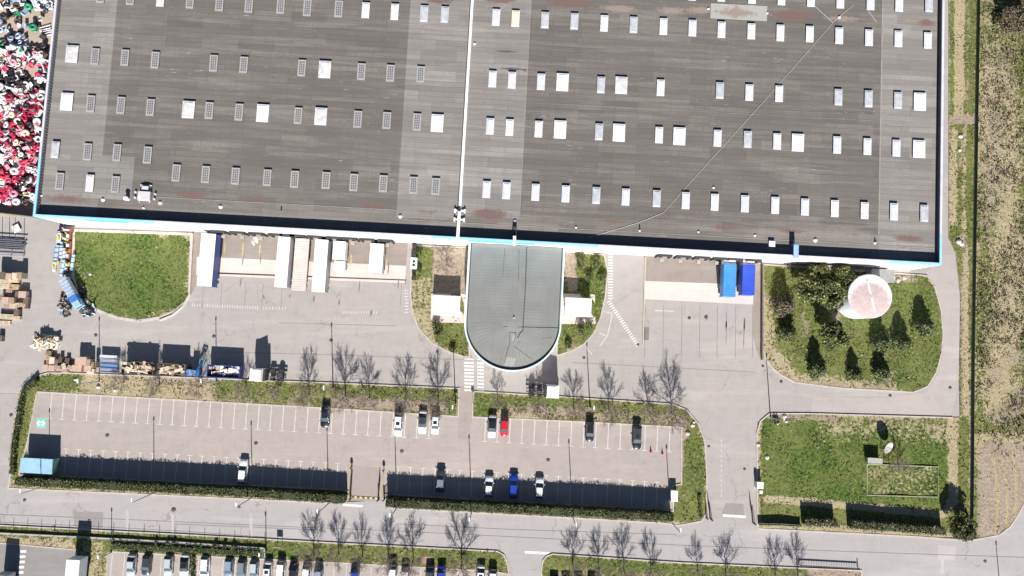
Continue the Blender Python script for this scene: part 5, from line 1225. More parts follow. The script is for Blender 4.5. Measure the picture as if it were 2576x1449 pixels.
for (u, v, kind, mi, rz, sc) in [(2, 693, 'wooden_crate', 4, 0, (2.0, 1.2, 1.9)), (22, 695, 'wooden_crate', 3, 0, (1.3, 1, 1.7)), (36, 694, 'wooden_crate', 2, 0, (1.5, 1, 1.5)), (50, 693, 'wooden_crate', 1, 0, (1, 1, 1.8)), (12, 707, 'pallet_stack', 2, 1.57, (1.1, 1.8, 1.3)), (34, 705, 'pallet_stack', 2, 1.57, (1.1, 1.4, 1.3)), (8, 720, 'pallet_stack', 2, 1.57, (1.3, 2.0, 1.1)), (32, 722, 'pallet_stack', 0, 1.57, (1.3, 2, 1.0)),
                                 (57, 741, 'wooden_crate', 3, 0, (1.5, 1.1, 1.1)), (45, 740, 'wooden_crate', 4, 0, (1, 1, .9)), (14, 755, 'wooden_crate', 3, 0, (1.4, 1, 1.1)), (30, 756, 'wooden_crate', 1, 0, (1, 1, 1.1)), (4, 748, 'pallet_stack', 1, .2, (1, 1, 1.2)), (35, 768, 'pallet_stack', 2, 1.57, (1.2, 1.7, .9)), (53, 767, 'pallet_stack', 0, 1.57, (1, 1.5, .9)), (16, 769, 'pallet_stack', 3, 1.57, (1.2, 1.2, .9)), (66, 769, 'pallet_stack', 4, 0, (1, 1, .8)),
                                 (15, 797, 'pallet_stack', 2, 1.57, (1.3, 2.6, .8)), (38, 800, 'pallet_stack', 2, 1.57, (1, 1.6, .8)), (42, 786, 'wooden_crate', 4, 0, (1, 1, 1)), (66, 756, 'wooden_crate', 4, 0, (1, 1.2, .9)), (8, 812, 'pallet_stack', 2, 1.6, (1, 2.4, .5)), (0, 851, 'wooden_crate', 4, 0, (1, 1, .8)), (24, 730, 'wooden_crate', 1, 0, (1.2, .8, .9))]:
    stk(kind, mi, u, v, rz, sc, '%s in the stacks at the left edge, %s %s' % (('stack of %s pallets' % ['fresh', 'old', 'pale', 'pinkish', 'dark'][mi]) if kind == 'pallet_stack' else '%s wooden crate' % ['fresh', 'old', 'pale', 'pinkish', 'dark'][mi], ['top row', 'second row', 'third row', 'bottom row'][0 if v < 700 else 1 if v < 735 else 2 if v < 780 else 3], 'far left' if u < 20 else 'middle' if u < 42 else 'right end'), 'crates at the left edge' if kind == 'wooden_crate' else 'pallet stacks at the left edge')
for o in SP.values(): kill(o)
# steel rack of bars
p = px(28, 622, .8); T = thing('bar_rack', 'grey steel rack of bars with four tall uprights at the left edge', 'rack', (p.x, p.y, .012), BANG)
mBar = M('bar_steel', (.22, .23, .26), (.3, .31, .34), 1.5, .5, .4)
for x in (-2.6, -1.1, .1, 2.0): q = MB(); q.bx(x - .06, x + .06, 1.7, 1.82, 0, 2.7); q.build('upright', mBar, T)
for i in range(9): q = MB(); q.bx(-3.6, 2.9 - rnd.uniform(0, .8), -1.6 + i * .38, -1.45 + i * .38, .3 + (i % 3) * .25, .42 + (i % 3) * .25); q.build('bar', mBar, T)
for x in (-3.2, -.2, 2.4): q = MB(); q.bx(x - .05, x + .05, -1.8, 1.9, .15, .28); q.build('cross_bar', mBar, T)
p = px(41, 575, .3); q = MB(); q.box((0, 0, .35), (1.5, 1.5, .1), .5, 0); q.box((0, 0, .15), (1.2, 1.2, .28), .5, 1); o = q.build('white_board', [mWhiteScrap, mTrim]); o.location = (p.x, p.y, .01); tag(o, 'single white square board standing above the bar rack', 'board')
# junk beside the lawn
JM = [M('junk_white', (.7, .7, .7)), M('junk_blue_grey', (.35, .42, .55)), M('junk_orange', (.55, .25, .05)), M('junk_yellow', (.65, .5, .05)), M('junk_rust', (.25, .09, .05)), mTrim, M('junk_pale_blue', (.42, .55, .68))]
JN = {0: 'white', 1: 'blue-grey', 2: 'orange', 3: 'yellow', 4: 'rusty', 5: 'black', 6: 'pale blue'}
k_i = 0
for (u, v, w_, d_, h_, mi, kd) in [(168, 578, 2.2, .8, .8, 4, 'box'), (150, 583, 1.0, .9, .6, 5, 'box'), (148, 598, .9, 2.0, .9, 0, 'box'), (164, 600, 1.3, .8, .7, 3, 'box'), (172, 592, 1.0, 1.5, .8, 4, 'box'), (157, 610, .8, 1.2, .8, 5, 'box'), (172, 616, 1.1, 1.5, .6, 4, 'box'), (170, 630, 1.0, .7, .8, 2, 'box'), (141, 636, .9, 3.2, .8, 1, 'tank'), (152, 633, .8, 2.6, .8, 6, 'tank'), (160, 640, .7, 2.6, .7, 0, 'tank'), (171, 642, .9, 1.6, .5, 4, 'box'),
                                   (139, 660, 1.4, .8, .5, 3, 'box'), (136, 672, .6, 1.8, .4, 0, 'box'), (155, 675, .9, 3.4, .9, 6, 'tank'), (169, 665, 1.0, .8, .6, 3, 'box'), (168, 676, 1.0, 1.6, .4, 4, 'box'), (182, 661, .7, 3.4, .5, 6, 'tank')]:
    p = px(u, v, h_); T = thing('junk_' + ('drum' if kd == 'tank' else 'box'), '%s %s in junk west of the lawn, %s' % (JN[mi], 'cylinder' if kd == 'tank' else 'metal box', (['near the wall', 'halfway down', 'near the old lorry'][0 if v < 605 else 1 if v < 650 else 2]) + (', grass side' if u > 175 else ', outer side' if u < 158 else ', inner side')), 'junk', (p.x, p.y, .012), BANG + rnd.uniform(-.1, .1), 'junk along the lawn')
    if kd == 'tank':
        q = MB(); q.tube((0, -d_ / 2, w_ / 2 + .1), (0, d_ / 2, w_ / 2 + .1), w_ / 2, w_ / 2, 14); q.build('shell', JM[mi], T)
        for y in (-d_ * .33, 0, d_ * .33): q = MB(); q.tube((0, y - .05, w_ / 2 + .1), (0, y + .05, w_ / 2 + .1), w_ / 2 + .04, w_ / 2 + .04, 14); q.bx(-.2, .2, y - .05, y + .05, 0, .2); q.build('band', mTrim, T)
    else:
        q = MB(); q.bx(-w_ / 2, w_ / 2, -d_ / 2, d_ / 2, .1, h_); q.bx(-w_ / 2 + .1, w_ / 2 - .1, -d_ / 2 + .1, d_ / 2 - .1, h_ + .001, h_ + .12); q.build('casing', JM[mi], T)
        q = MB(); q.bx(-w_ * .2, w_ * .3, -d_ * .3, d_ * .1, h_ + .13, h_ + .4); q.tube((-w_ * .3, d_ * .3, h_ + .1), (-w_ * .3, d_ * .3, h_ + .6), .07); q.build('fitting', JM[(mi + 3) % 7], T)
# old blue lorry
p = px(181, 739, 1.5); T = thing('old_lorry', 'old pale blue lorry with a blue cab cover wedged on the curve of the lawn', 'lorry', (p.x, p.y, .012), R(31)); T.scale = (.74, .84, .9)
q = MB(); q.bx(-1.15, 1.15, -.6, 4.2, 1.0, 2.2); q.bx(-.95, .95, -.5, 4.1, 2.201, 2.3); q.build('load_body', M('faded_blue', (.26, .34, .43), (.38, .43, .48), 1.2, .6), T)
for i in range(6): q = MB(); q.bx(-1.2, 1.2, -.5 + i * .9, -.42 + i * .9, 2.301, 2.36); q.build('roof_rib', M('faded_white', (.6, .63, .66)), T)
q = MB(); q.bx(-1.2, 1.2, -2.1, -.62, 1.0, 2.3); q.build('cover', mBl, T)
q = MB(); q.bx(-1.15, 1.15, -3.9, -2.12, .8, 2.0); q.bx(-.95, .95, -3.6, -2.2, 2.001, 2.25); q.build('cab', mPb, T)
q = MB(); q.bx(-1.0, 1.0, -3.93, -3.901, 1.4, 1.95); q.build('windscreen', mGlassDark, T)
q = MB(); q.bx(-.45, .45, -3.6, 4.0, .6, .99); q.build('chassis', mTrim, T)
for y in (-3.0, 2.4, 3.5):
    for s_ in (-1, 1): q = MB(); q.tube((s_ * .8, y, .5), (s_ * 1.15, y, .5), .5, .5, 14); q.build('wheel', mTyre, T)
heap('scrap_heap', 'dark tangle of black pipes and scrap on the west side of the old blue lorry', 168, 762, 1.2, 2.6, .5, 70, [mTrim, JM[1], JM[0], mW[1]], [0, 0, 1, 0, 3], 'scrap', .5, 1.6)
heap('scrap_heap', 'dark scrap with pale blue scraps at the south end of the old blue lorry', 222, 780, 1.6, 1.2, .5, 50, [mTrim, JM[6], JM[1], mW[4]], [0, 0, 1, 0, 3], 'scrap', .5, 1.4)
heap('scrap_heap', 'black twiggy scrap on the grass side of the old blue lorry', 206, 740, .7, 2.2, .5, 40, [mTrim, mW[4], JM[6]], [0, 1, 0], 'scrap', .5, 1.4)

# ---- storage yard of hose coils, drums and sheets west of the warehouse
CM = {'red': M('red_plastic', (.52, .02, .08), (.36, .03, .06), 3, .5), 'pink': M('faded_pink_plastic', (.75, .32, .38), (.6, .2, .27), 3, .6), 'white': M('white_plastic', (.72, .70, .70), (.50, .48, .47), 3, .6), 'black': M('black_plastic', (.018, .016, .02), (.04, .035, .04), 3, .5), 'brown': M('dark_brown_plastic', (.06, .03, .028), (.09, .05, .045), 3, .6),
      'green': M('green_plastic', (.01, .20, .10), (.03, .28, .16), 3, .5), 'beige': M('beige_plastic', (.62, .50, .36), (.5, .4, .3), 3, .7), 'blue': M('pale_blue_plastic', (.30, .38, .55), (.4, .46, .6), 3, .6)}
def coil_proto(c, r, t_, nested):
    T = thing('hose_coil', None, None)
    for j in range(nested):
        q = MB(); prof = [(r + t_ * math.cos(a), t_ + j * 2 * t_ * .9 + t_ * math.sin(a)) for a in [2 * math.pi * i / 7 for i in range(8)]]
        q.lathe(prof, (0, 0, 0), 14); q.build('loop', CM[c], T)
    return T
def drum_proto(c):
    T = thing('cable_drum', None, None)
    q = MB(); q.lathe([(.02, 0), (.55, 0), (.55, .07), (.28, .07), (.28, .63), (.55, .63), (.55, .70), (.12, .70), (.12, .5), (.01, .5)], (0, 0, 0), 16); q.build('spool', CM[c], T)
    q = MB(); q.lathe([(.29, .1), (.44, .12), (.44, .58), (.29, .6)], (0, 0, 0), 16); q.build('winding', CM['brown'], T); return T
def sheet_proto(c):
    T = thing('plastic_crate', None, None); q = MB()
    for s_ in (-1, 1): q.bx(s_ * .45 - .03, s_ * .45 + .03, -.35, .35, 0, .4); q.bx(-.42, .42, s_ * .33 - .03, s_ * .33 + .03, 0, .4)
    q.bx(-.45, .45, -.35, .35, -.02, .03); q.build('shell', CM[c], T)
    q = MB(); q.bx(-.36, .36, -.26, .26, .031, .3); q.build('contents', CM[{'white': 'white', 'red': 'pink', 'pink': 'red', 'beige': 'brown'}.get(c, c)], T); return T
CPr = {}
for c in CM:
    CPr[('coil', c)] = coil_proto(c, .36, .17, 1); CPr[('drum', c)] = drum_proto(c); CPr[('crate', c)] = sheet_proto(c)
def pick(u, v):
    r_ = rnd.random()
    if v < 130: tb = [('white', .30), ('black', .22), ('brown', .15), ('green', .06), ('beige', .1), ('blue', .17)]
    elif v < 250: tb = [('white', .46), ('black', .22), ('red', .13), ('brown', .06), ('beige', .05), ('pink', .08)]
    elif v < 400: tb = [('red', .28), ('white', .30), ('pink', .09), ('black', .19), ('brown', .07), ('beige', .06)]
    else: tb = [('red', .30), ('white', .25), ('pink', .10), ('black', .19), ('brown', .08), ('green', .02), ('beige', .05)]
    for c, w_ in tb:
        r_ -= w_
        if r_ < 0: return c
    return 'white'
placed = []
cnt = {'coil': 0, 'drum': 0, 'crate': 0}
EXPL = [(30, 36, 'coil', 'brown', 1.5), (92, 65, 'coil', 'brown', 1.6), (70, 156, 'coil', 'brown', 1.5), (63, 187, 'coil', 'black', 1.2), (112, 116, 'drum', 'black', 1.2), (148 - 4 - 32, 165, 'coil', 'red', 1.3), (76, 465 - 20, 'coil', 'brown', 1.3), (104, 455, 'coil', 'brown', 1.2), (100, 395, 'coil', 'green', 1.1), (3, 108, 'coil', 'green', 1.5), (103, 508, 'drum', 'red', 1.2), (92, 290, 'coil', 'red', 1.5), (3, 125, 'drum', 'green', 1.0)]
LBL = {'coil': 'hose coil', 'drum': 'drum', 'crate': 'crate'}
def put(u, v, kd, c, sc, z=0.0, tilt=True):
    o = copy_tree(CPr[(kd, c)]); p = px(u, v, z + .3)
    o.location = (p.x, p.y, .008 + z); k_ = .55 if tilt else .08
    o.rotation_euler = (rnd.uniform(-k_, k_), rnd.uniform(-k_, k_), rnd.uniform(0, 3.1)); o.scale = (sc, sc, sc)
    if tilt: o.location.z += .22
    tag(o, '%s %s in the storage yard, %s, %s' % ({'pink': 'faded pink', 'blue': 'pale blue', 'brown': 'dark brown'}.get(c, c), LBL[kd], ['beyond the top edge', 'top by the tubes', 'sparse upper part', 'pale middle', 'red middle', 'lower third', 'near the fence'][0 if v < 0 else 1 if v < 50 else 2 if v < 130 else 3 if v < 235 else 4 if v < 330 else 5 if v < 430 else 6], 'off the left edge' if u < 0 else 'far left' if u < 28 else 'centre left' if u < 56 else 'centre right' if u < 80 else 'close to the wall'), {'coil': 'hose coil', 'drum': 'drum', 'crate': 'crate'}[kd], '%s %ss in the storage yard' % (c, {'coil': 'coil', 'drum': 'drum', 'crate': 'crate'}[kd]))
    placed.append((u, v)); cnt[kd] += 1
for u, v, kd, c, sc in EXPL: put(u, v, kd, c, sc, 0, False)
tries = 0
while tries < 9000 and sum(cnt.values()) < 560:
    tries += 1
    v = rnd.uniform(-40, 512); u = rnd.uniform(-40, 122 - (v - 60) * .085)
    if 20 < v < 122 and rnd.random() < .955: continue
    if v <= 20 and rnd.random() < .3: continue
    if 165 < v < 205 and 60 < u < 100: continue
    if u < 0 and rnd.random() < .5: continue
    dmin = min(math.hypot(u - a, v - b2) for a, b2 in placed)
    if dmin < 8.2: continue
    kd = rnd.choices(('coil', 'drum', 'crate'), (.24, .2, .56))[0]
    if cnt[kd] >= 285: continue
    put(u, v, kd, pick(u, v), rnd.uniform(.85, 1.6), rnd.choice((0, 0, .25, .5)))
for o in CPr.values(): kill(o)
def crumpled(u, v, w_, c, label):
    p = px(u, v, .4); q = MB(); n = 7; w_ *= 1.15; r_ = random.Random(int(u * 7 + v)); vs = []
    for i in range(n):
        for j in range(n):
            k1 = 1 - .25 * r_.random(); vs.append(((i / (n - 1) - .5) * w_ * k1 + r_.uniform(-.12, .12), (j / (n - 1) - .5) * w_ * .7 * k1 + r_.uniform(-.12, .12), .35 + r_.uniform(-.22, .3) - (.25 if i in (0, n - 1) or j in (0, n - 1) else 0)))
    q.add(vs, [(i * n + j, (i + 1) * n + j, (i + 1) * n + j + 1, i * n + j + 1) for i in range(n - 1) for j in range(n - 1)]); q.v += [(x, y, z - .03) for x, y, z in q.v]
    q.f += [[a + n * n for a in f[::-1]] for f in q.f[:]]; q.m += q.m[:]; q.sm += q.sm[:]
    o = q.build('crumpled_sheet', CM[c]); o.location = (p.x, p.y, .7); o.rotation_euler = (0, 0, r_.uniform(0, 3.1)); tag(o, label, 'plastic sheet', 'crumpled sheets in the storage yard')
for i, (u, v, w_, c) in enumerate([(60, 132, 2.8, 'white'), (40, 145, 2.6, 'white'), (28, 125, 2.2, 'white'), (108, 150, 2.4, 'white'), (12, 250, 2.6, 'white'), (40, 268, 3.0, 'white'), (62, 262, 2.6, 'white'), (22, 290, 2.4, 'white'), (84, 262, 2.2, 'white'), (98, 275, 2.2, 'red'), (66, 300, 2.2, 'red'), (30, 318, 2.6, 'red'), (8, 330, 2.6, 'red'), (52, 330, 2.4, 'pink'), (96, 322, 2.2, 'white'), (30, 350, 2.6, 'red'),
        (74, 360, 2.2, 'black'), (96, 372, 2.0, 'red'), (20, 372, 2.4, 'white'), (12, 400, 2.4, 'white'), (44, 405, 2.2, 'beige'), (66, 412, 2.4, 'red'), (52, 430, 2.0, 'red'), (88, 432, 2.0, 'white'), (14, 445, 2.4, 'red'), (40, 455, 2.2, 'red'), (62, 468, 2.0, 'white'), (30, 480, 2.4, 'red'), (8, 492, 2.4, 'red'), (72, 492, 2.0, 'beige'), (28, 505, 2.2, 'white'), (60, 215, 2.0, 'black'), (14, 205, 2.2, 'black'), (20, 165, 2.0, 'black'), (105, 200, 2.0, 'white'), (40, 225, 2.4, 'white')]):
    crumpled(u, v, w_, c, 'crumpled %s sheet on the storage yard heap, %s, %s' % (c, 'upper part' if v < 230 else 'middle' if v < 360 else 'lower part', 'at the wall' if u > 82 else 'right of centre' if u > 56 else 'left of centre' if u > 28 else 'far left'))
# tall pointed bundles that throw the dark cone shadows
for u, v, lab in ((44, 122, 'left'), (93, 245, 'middle')):
    p = px(u, v); T = thing('standing_bundle', 'tall pointed grey bundle standing in the storage yard, the %s' % ('one by the green coils' if lab == 'left' else 'one above the red heap'), 'bundle', (p.x, p.y, 0))
    q = MB(); q.lathe([(.9, 0), (.75, .6), (.4, 1.6), (.05, 2.3)], (0, 0, 0), 12); q.build('cover', M('grey_sheet', (.4, .4, .42)), T)
    q = MB(); q.lathe([(.82, .5), (.80, .6), (.76, .6)], (0, 0, 0), 12); q.build('strap', mTrim, T)
# flat bundles of pale tubes, upper right of the storage yard
mTube = M('pale_tube', (.60, .64, .72), (.7, .72, .78), 2, .5)
for u, v, w_, lab in ((112, 15, 4.2, 'topmost, beside the warehouse wall'), (112, 2, 4.0, 'cut by the top edge'), (118, 80, 3.0, 'below the square stack of tubes')):
    p = px(u, v); T = thing('tube_bundle', 'bundle of pale blue-white tubes, %s' % lab, 'tubes', (p.x, p.y, 0), R(4 if v < 50 else 12))
    for i in range(14 if v < 50 else 5): 
        q = MB(); y = i * (.16 if v < 50 else .5); q.tube((-w_ / 2 + rnd.uniform(0, .4), y - 1, .25 + rnd.uniform(0, .35)), (w_ / 2 - rnd.uniform(0, .4), y - 1, .25 + rnd.uniform(0, .35)), .07, .07, 6); q.build('tube', mTube, T)
    for x in (-w_ * .3, w_ * .3): q = MB(); q.bx(x - .05, x + .05, -1.2, 1.3, .0, .14); q.build('bearer', mW[1], T)
# fence across the south end of the storage yard
p = px(40, 541, .8); T = thing('site_fence', 'dark panel fence closing the south end of the storage yard', 'fence', (p.x, p.y, 0), BANG - .06)
for i in range(4): q = MB(); q.bx(-5.5 + i * 2.6, -3.0 + i * 2.6, -.03, .03, .1, 1.9); q.build('panel', M('brown_panel', (.10, .085, .075), (.14, .12, .1), 1), T)
for i in range(5): q = MB(); q.bx(-5.6 + i * 2.6, -5.51 + i * 2.6, -.06, .06, 0, 2.0); q.build('post', mSteel, T)

# ================================================================ street furniture
def lamp(u, v, h, arm, label, group, ang=None):
    p = px(u, v); T = thing('street_lamp', label, 'street lamp', (p.x, p.y, .1), 0, group)
    q = MB(); q.tube((0, 0, 0), (0, 0, h - .15), .12, .07, 8); q.tube((0, 0, 0), (0, 0, .5), .17, .15, 8); q.build('pole', M('lamp_pole', (.36, .38, .38), (.3, .32, .32), 1, .5, .3), T)
    q = MB(); q.tube((0, 0, h - .16), (0, arm, h), .05, .045, 6); q.build('arm', M('lamp_pole', (.36, .38, .38)), T)
    q = MB(); q.box((0, arm + .3, h + .02), (.28, .75, .14), 0, 0, .8); q.build('lamp_head', mWhitePaint, T)
    q = MB(); q.box((0, arm + .32, h - .07), (.2, .5, .03)); q.build('lens', mHead, T)
    return T
ORD = ['first', 'second', 'third', 'fourth', 'fifth', 'sixth', 'seventh', 'eighth', 'ninth', 'tenth', 'eleventh', 'twelfth', 'thirteenth', 'fourteenth', 'fifteenth']
for i, (u, v) in enumerate(((124, 1219), (388, 1240), (635, 1251), (827, 1266), (999, 1276), (1187, 1286), (1440, 1298), (1687, 1311))):
    lamp(u, v, 8.4, .35, 'tall grey lamp post in the hedge between car park and street, %s from the left' % ORD[i], 'lamp posts along the street hedge')
for i, (u, v) in enumerate(((250, 960), (545, 960), (838, 976), (1146, 1022), (1484, 1024))):
    lamp(u, v, 7.2, .35, 'grey lamp post on the verge between yard and car park, %s from the left' % ORD[i], 'lamp posts on the inner verge')
lamp(1938, 1050, 7.2, .35, 'grey lamp post at the rounded kerb of the right-hand grass plot', 'lamp posts on the inner verge')
lamp(2521, 1540, 7.6, .35, 'lamp post below the bottom right edge with only its shadow on the street', 'lamp posts along the street hedge')
lamp(281, 1389, 4.6, .2, 'short lamp post beside the corner of the southern car park', 'small lamp posts by the southern lots'); lamp(670, 1386, 4.0, .2, 'short lamp post at the end of the railing', 'small lamp posts by the southern lots')
lamp(1624, 1412 - 20 + 50, 3.0, .2, 'short lamp post on the grass right of the side road', 'small lamp posts by the southern lots') if False else None
mMan = M('manhole_iron', (.06, .055, .05), (.09, .08, .075), 4, .6)
def manhole(u, v, r, label):
    p = px(u, v); T = thing('manhole_cover', label, 'manhole', (p.x, p.y, .0), 0, 'manhole covers and drains')
    q = MB(); q.lathe([(r, .0), (r, .024), (r * .86, .026)], (0, 0, 0), 18); q.build('frame', M('manhole_frame', (.14, .13, .125)), T)
    q = MB(); q.lathe([(r * .85, .018), (r * .83, .024), (.01, .024)], (0, 0, 0), 18); q.build('lid', mMan, T)
for u, v, r, lab in ((270, 1095, .42, 'in the car park aisle near its left end'), (644, 1115, .42, 'in the car park aisle in line with the lone white car'), (1011, 1135, .42, 'in the car park aisle right of the entrance'), (1379, 1157, .42, 'in the right half of the car park aisle'),
                     (241, 843, .38, 'on the yard near the left lamp shadow'), (538, 846, .38, 'on the yard above the blue skip'), (833, 856, .38, 'on the yard above the first bare tree'), (28, 1044, .38, 'on the far left lane beside the verge'), (437, 1282, .5, 'on the street below the left hedge'),
                     (224, 1310, .35, 'on the dark street patch'), (1519, 884, 0, ''), (1889 - 0, 951, 0, ''), (1518, 1038 - 135, 0, ''), (1919, 921, .3, 'at the kerb point of the tree lawn'), (1965, 960, .35, 'on the yard south of the tree lawn kerb'), (2239, 995, .35, 'on the road below the tree lawn'), (1783, 1123, .3, 'on the access road near its left kerb'), (1873, 1180, .3, 'on the access road near its right kerb'),
                     (1469, 900, .32, 'on the yard right of the round-ended wing'), (1100, 885, .3, 'by the kerb of the left grass island'), (1142, 884, .3, 'by the crosswalk on the left island tip'), (2478, 1412, .35, 'on the street at the lower right'), (1605, 867, .28, 'at the end of the slanting dashes'), (1734, 800, .35, 'on the east yard, left of a pair'), (1776, 798, .4, 'on the east yard, right of a pair'), (602, 1276, .3, 'on the street beside the third lamp'), (2390, 975, .35, 'on the road bend at the right'),
                     (62, 1258, .36, 'on the far left of the street, pale')):
    if r: manhole(u, v, r, 'dark round cover ' + lab)
# air conditioner with two fans
p = px(1041, 662, 1.2); T = thing('air_conditioner', 'white air conditioner with two black fans on the dark strip left of the wing', 'air conditioner', (p.x, p.y, .1), BANG)
q = MB(); q.bx(-.65, .65, -1.15, 1.15, .1, 1.2); q.build('casing', mWhitePaint, T)
for y in (-.4, .35): q = MB(); q.tube((0, y, 1.201), (0, y, 1.24), .3, .3, 14); q.build('fan', mTrim, T)
for i, (u, v) in enumerate(((1044, 622), (1043, 634), (1044, 644), (1042, 700))):
    p = px(u, v); T = thing('waste_bin', 'black waste bin in the narrow strip above the air conditioner' if i < 3 else 'black waste bin below the air conditioner', 'bin', (p.x, p.y, .1), BANG, 'black bins by the wing')
    q = MB(); q.box((0, 0, .5), (.7, .75, 1.0), 0, 0, 1.12); q.build('bin_body', mBlack, T); q = MB(); q.box((0, 0, 1.04), (.82, .88, .07)); q.build('lid', mTrim, T)
# gates and posts
def yellow_post(u, v, h, label):
    p = px(u, v); T = thing('barrier_post', label, 'post', (p.x, p.y, .02), 0, 'yellow posts of the car park entrance')
    mY = M('yellow_paint', (.70, .50, .05), (.6, .42, .05), 3, .5)
    q = MB(); q.tube((0, 0, 0), (0, 0, h), .09, .09, 8); q.build('pole', mY, T)
    q = MB(); q.bx(-.28, .28, -.12, .12, h + .001, h + .35); q.build('beacon', mY, T); q = MB(); q.bx(-.2, .2, -.1, .1, h + .351, h + .55); q.build('cap', mTrim, T)
yellow_post(885, 1175, .55, 'low yellow-topped bollard on the left of the car park entrance'); yellow_post(966, 1182, .55, 'low yellow-topped bollard on the right of the car park entrance')
for (a, b2, lab) in (((884, 1180), (880, 1248), 'left'), ((966, 1188), (961, 1252), 'right')):
    A_ = px(*a); B_ = px(*b2); L_ = (B_ - A_).length; T = thing('guard_rail', 'low yellowish guard rail along the %s edge of the car park entrance' % lab, 'rail', (A_.x, A_.y, .02), math.atan2((B_ - A_).y, (B_ - A_).x))
    q = MB(); q.bx(0, L_, -.09, .09, .32, .45); q.build('rail', M('rail_yellow', (.40, .32, .12), (.30, .24, .10), 2), T)
    for i in range(5): q = MB(); q.bx(.2 + i * (L_ - .4) / 4 - .05, .2 + i * (L_ - .4) / 4 + .05, -.05, .05, 0, .319); q.build('post', mTrim, T)
def gate(u0, v0, u1, v1, h, label, mat=None, lean=0):
    a = px(u0, v0); c = px(u1, v1); L = (c - a).length; ang = math.atan2((c - a).y, (c - a).x)
    T = thing('gate', label, 'gate', (a.x, a.y, .02), ang); mg = mat or M('dark_gate_steel', (.05, .045, .045), (.08, .075, .07), 2, .5, .3)
    q = MB(); q.bx(0, L, -.03, .03, .15, .25); q.bx(0, L, -.03, .03, h - .1, h); q.bx(0, .08, -.03, .03, .251, h - .101); q.bx(L - .08, L, -.03, .03, .251, h - .101); q.build('gate_frame', mg, T)
    q = MB(); n = int(L / .16)
    for i in range(1, n): q.bx(i * L / n - .02, i * L / n + .02, -.015, .015, .251, h - .101)
    q.build('bars', mg, T)
    q = MB(); q.bx(-.25, -.02, -.12, .12, 0, h + .15); q.build('gate_post', mg, T)
gate(883, 1252, 887, 1190, 1.7, 'open sliding gate along the left side of the car park entrance'); gate(953, 1254, 957, 1208, 1.7, 'open sliding gate leaf at the right side of the car park entrance')
gate(968, 1255, 985, 1238, 1.5, 'brown gate end tucked in the hedge right of the entrance', M('brown_gate', (.10, .07, .05)))
gate(1786, 1302, 1780, 1264, 1.7, 'dark open gate leaf on the left of the access road'); gate(1776, 1300, 1773, 1262, 1.2, 'second narrow gate leaf left of the access road')
gate(1893, 1312, 1886, 1266, 1.7, 'dark open gate leaf on the right of the access road')
p = px(919, 1252); q = MB()
for i in range(12): q.box((-3.0 + i * .52, 0, .04), (.5, .38, .05), 0, i % 2)
o = q.build('speed_hump', [M('yellow_strip', (.62, .50, .20)), M('black_strip', (.09, .08, .07))], None); o.location = (p.x, p.y, .016); o.rotation_euler = (0, 0, BANG); tag(o, 'yellow and black striped speed hump across the car park entrance', 'speed hump')
# meter cabinets
for u, v, w_, d_, h_, lab in ((1696, 1248, 1.3, 2.1, 1.2, 'white cabinet at the right end of the car park hedge'), (1912, 1221, 1.2, 1.2, 1.4, 'white cabinet at the left side of the right grass plot'), (1914, 1238, .5, .5, .6, 'small white box under the cabinet on the right plot')):
    p = px(u, v, h_); T = thing('meter_cabinet', lab, 'cabinet', (p.x, p.y, .1), BANG); q = MB(); q.bx(-w_ / 2, w_ / 2, -d_ / 2, d_ / 2, 0, h_); q.build('casing', M('cabinet_white', (.68, .66, .63), (.6, .58, .55), 2), T); q = MB(); q.bx(-w_ / 2 - .05, w_ / 2 + .05, -d_ / 2 - .05, d_ / 2 + .05, h_ + .001, h_ + .07); q.build('lid', mWhitePaint, T)
    q = MB(); q.bx(-w_ * .3, w_ * .3, -d_ / 2 - .03, -d_ / 2 - .002, .15, h_ - .15); q.build('door', mDoor, T)
p = px(2201, 1159, 1.4); T = thing('pump_cabinet', 'grey flat cabinet with a black shadow at the corner of the grass edging', 'cabinet', (p.x, p.y, .1), BANG)
q = MB(); q.bx(-1.4, 1.4, -.45, .45, 0, 1.3); q.build('casing', M('cabinet_grey', (.26, .25, .22), (.3, .29, .26), 2), T); q = MB(); q.bx(-1.5, 1.5, -.55, .55, 1.301, 1.4); q.build('lid', M('cabinet_lid', (.34, .33, .28), (.38, .37, .33), 2), T)
q = MB(); q.bx(-.9, -.1, -.48, -.451, .2, 1.2); q.bx(.1, .9, -.48, -.451, .2, 1.2); q.build('door', mDoor, T)
p = px(2209, 1150); q = MB(); q.tube((0, 0, 0), (0, 0, 1.6), .06, .05, 6); o = q.build('marker_post', mTrim); o.location = (p.x, p.y, .1); tag(o, 'thin post right beside the grey cabinet', 'post')
# satellite dish
p = px(2216, 1130); T = thing('satellite_dish', 'pale oval dish tilted on a short post in the grass plot', 'dish', (p.x, p.y, .1), 0); T.scale = (1.25, 1.15, 1.1)
q = MB(); q.tube((0, 0, 0), (0.1, .25, 1.5), .08, .06, 8); q.build('post', mSteel, T)
rot = Matrix.Rotation(R(-35), 3, 'Z') @ Matrix.Rotation(R(38), 3, 'Y')
q = MB(); q.lathe([(.02, 0), (.4, .05), (.75, .16), (1.05, .34), (1.08, .36), (1.02, .38), (.73, .22), (.4, .1), (.02, .05)], (.25, .65, 1.5), 28, 0, True, rot); q.build('reflector', M('dish_pale', (.40, .36, .35), (.32, .29, .285), 2), T)
q = MB(); c = Vector((.25, .65, 1.5)); q.tube(c, c + rot @ Vector((0, 0, 1.0)), .03, .03, 5); q.tube(c + rot @ Vector((0, 0, .9)), c + rot @ Vector((0, 0, 1.1)), .1, .1, 8); q.build('feed_horn', mTrim, T)
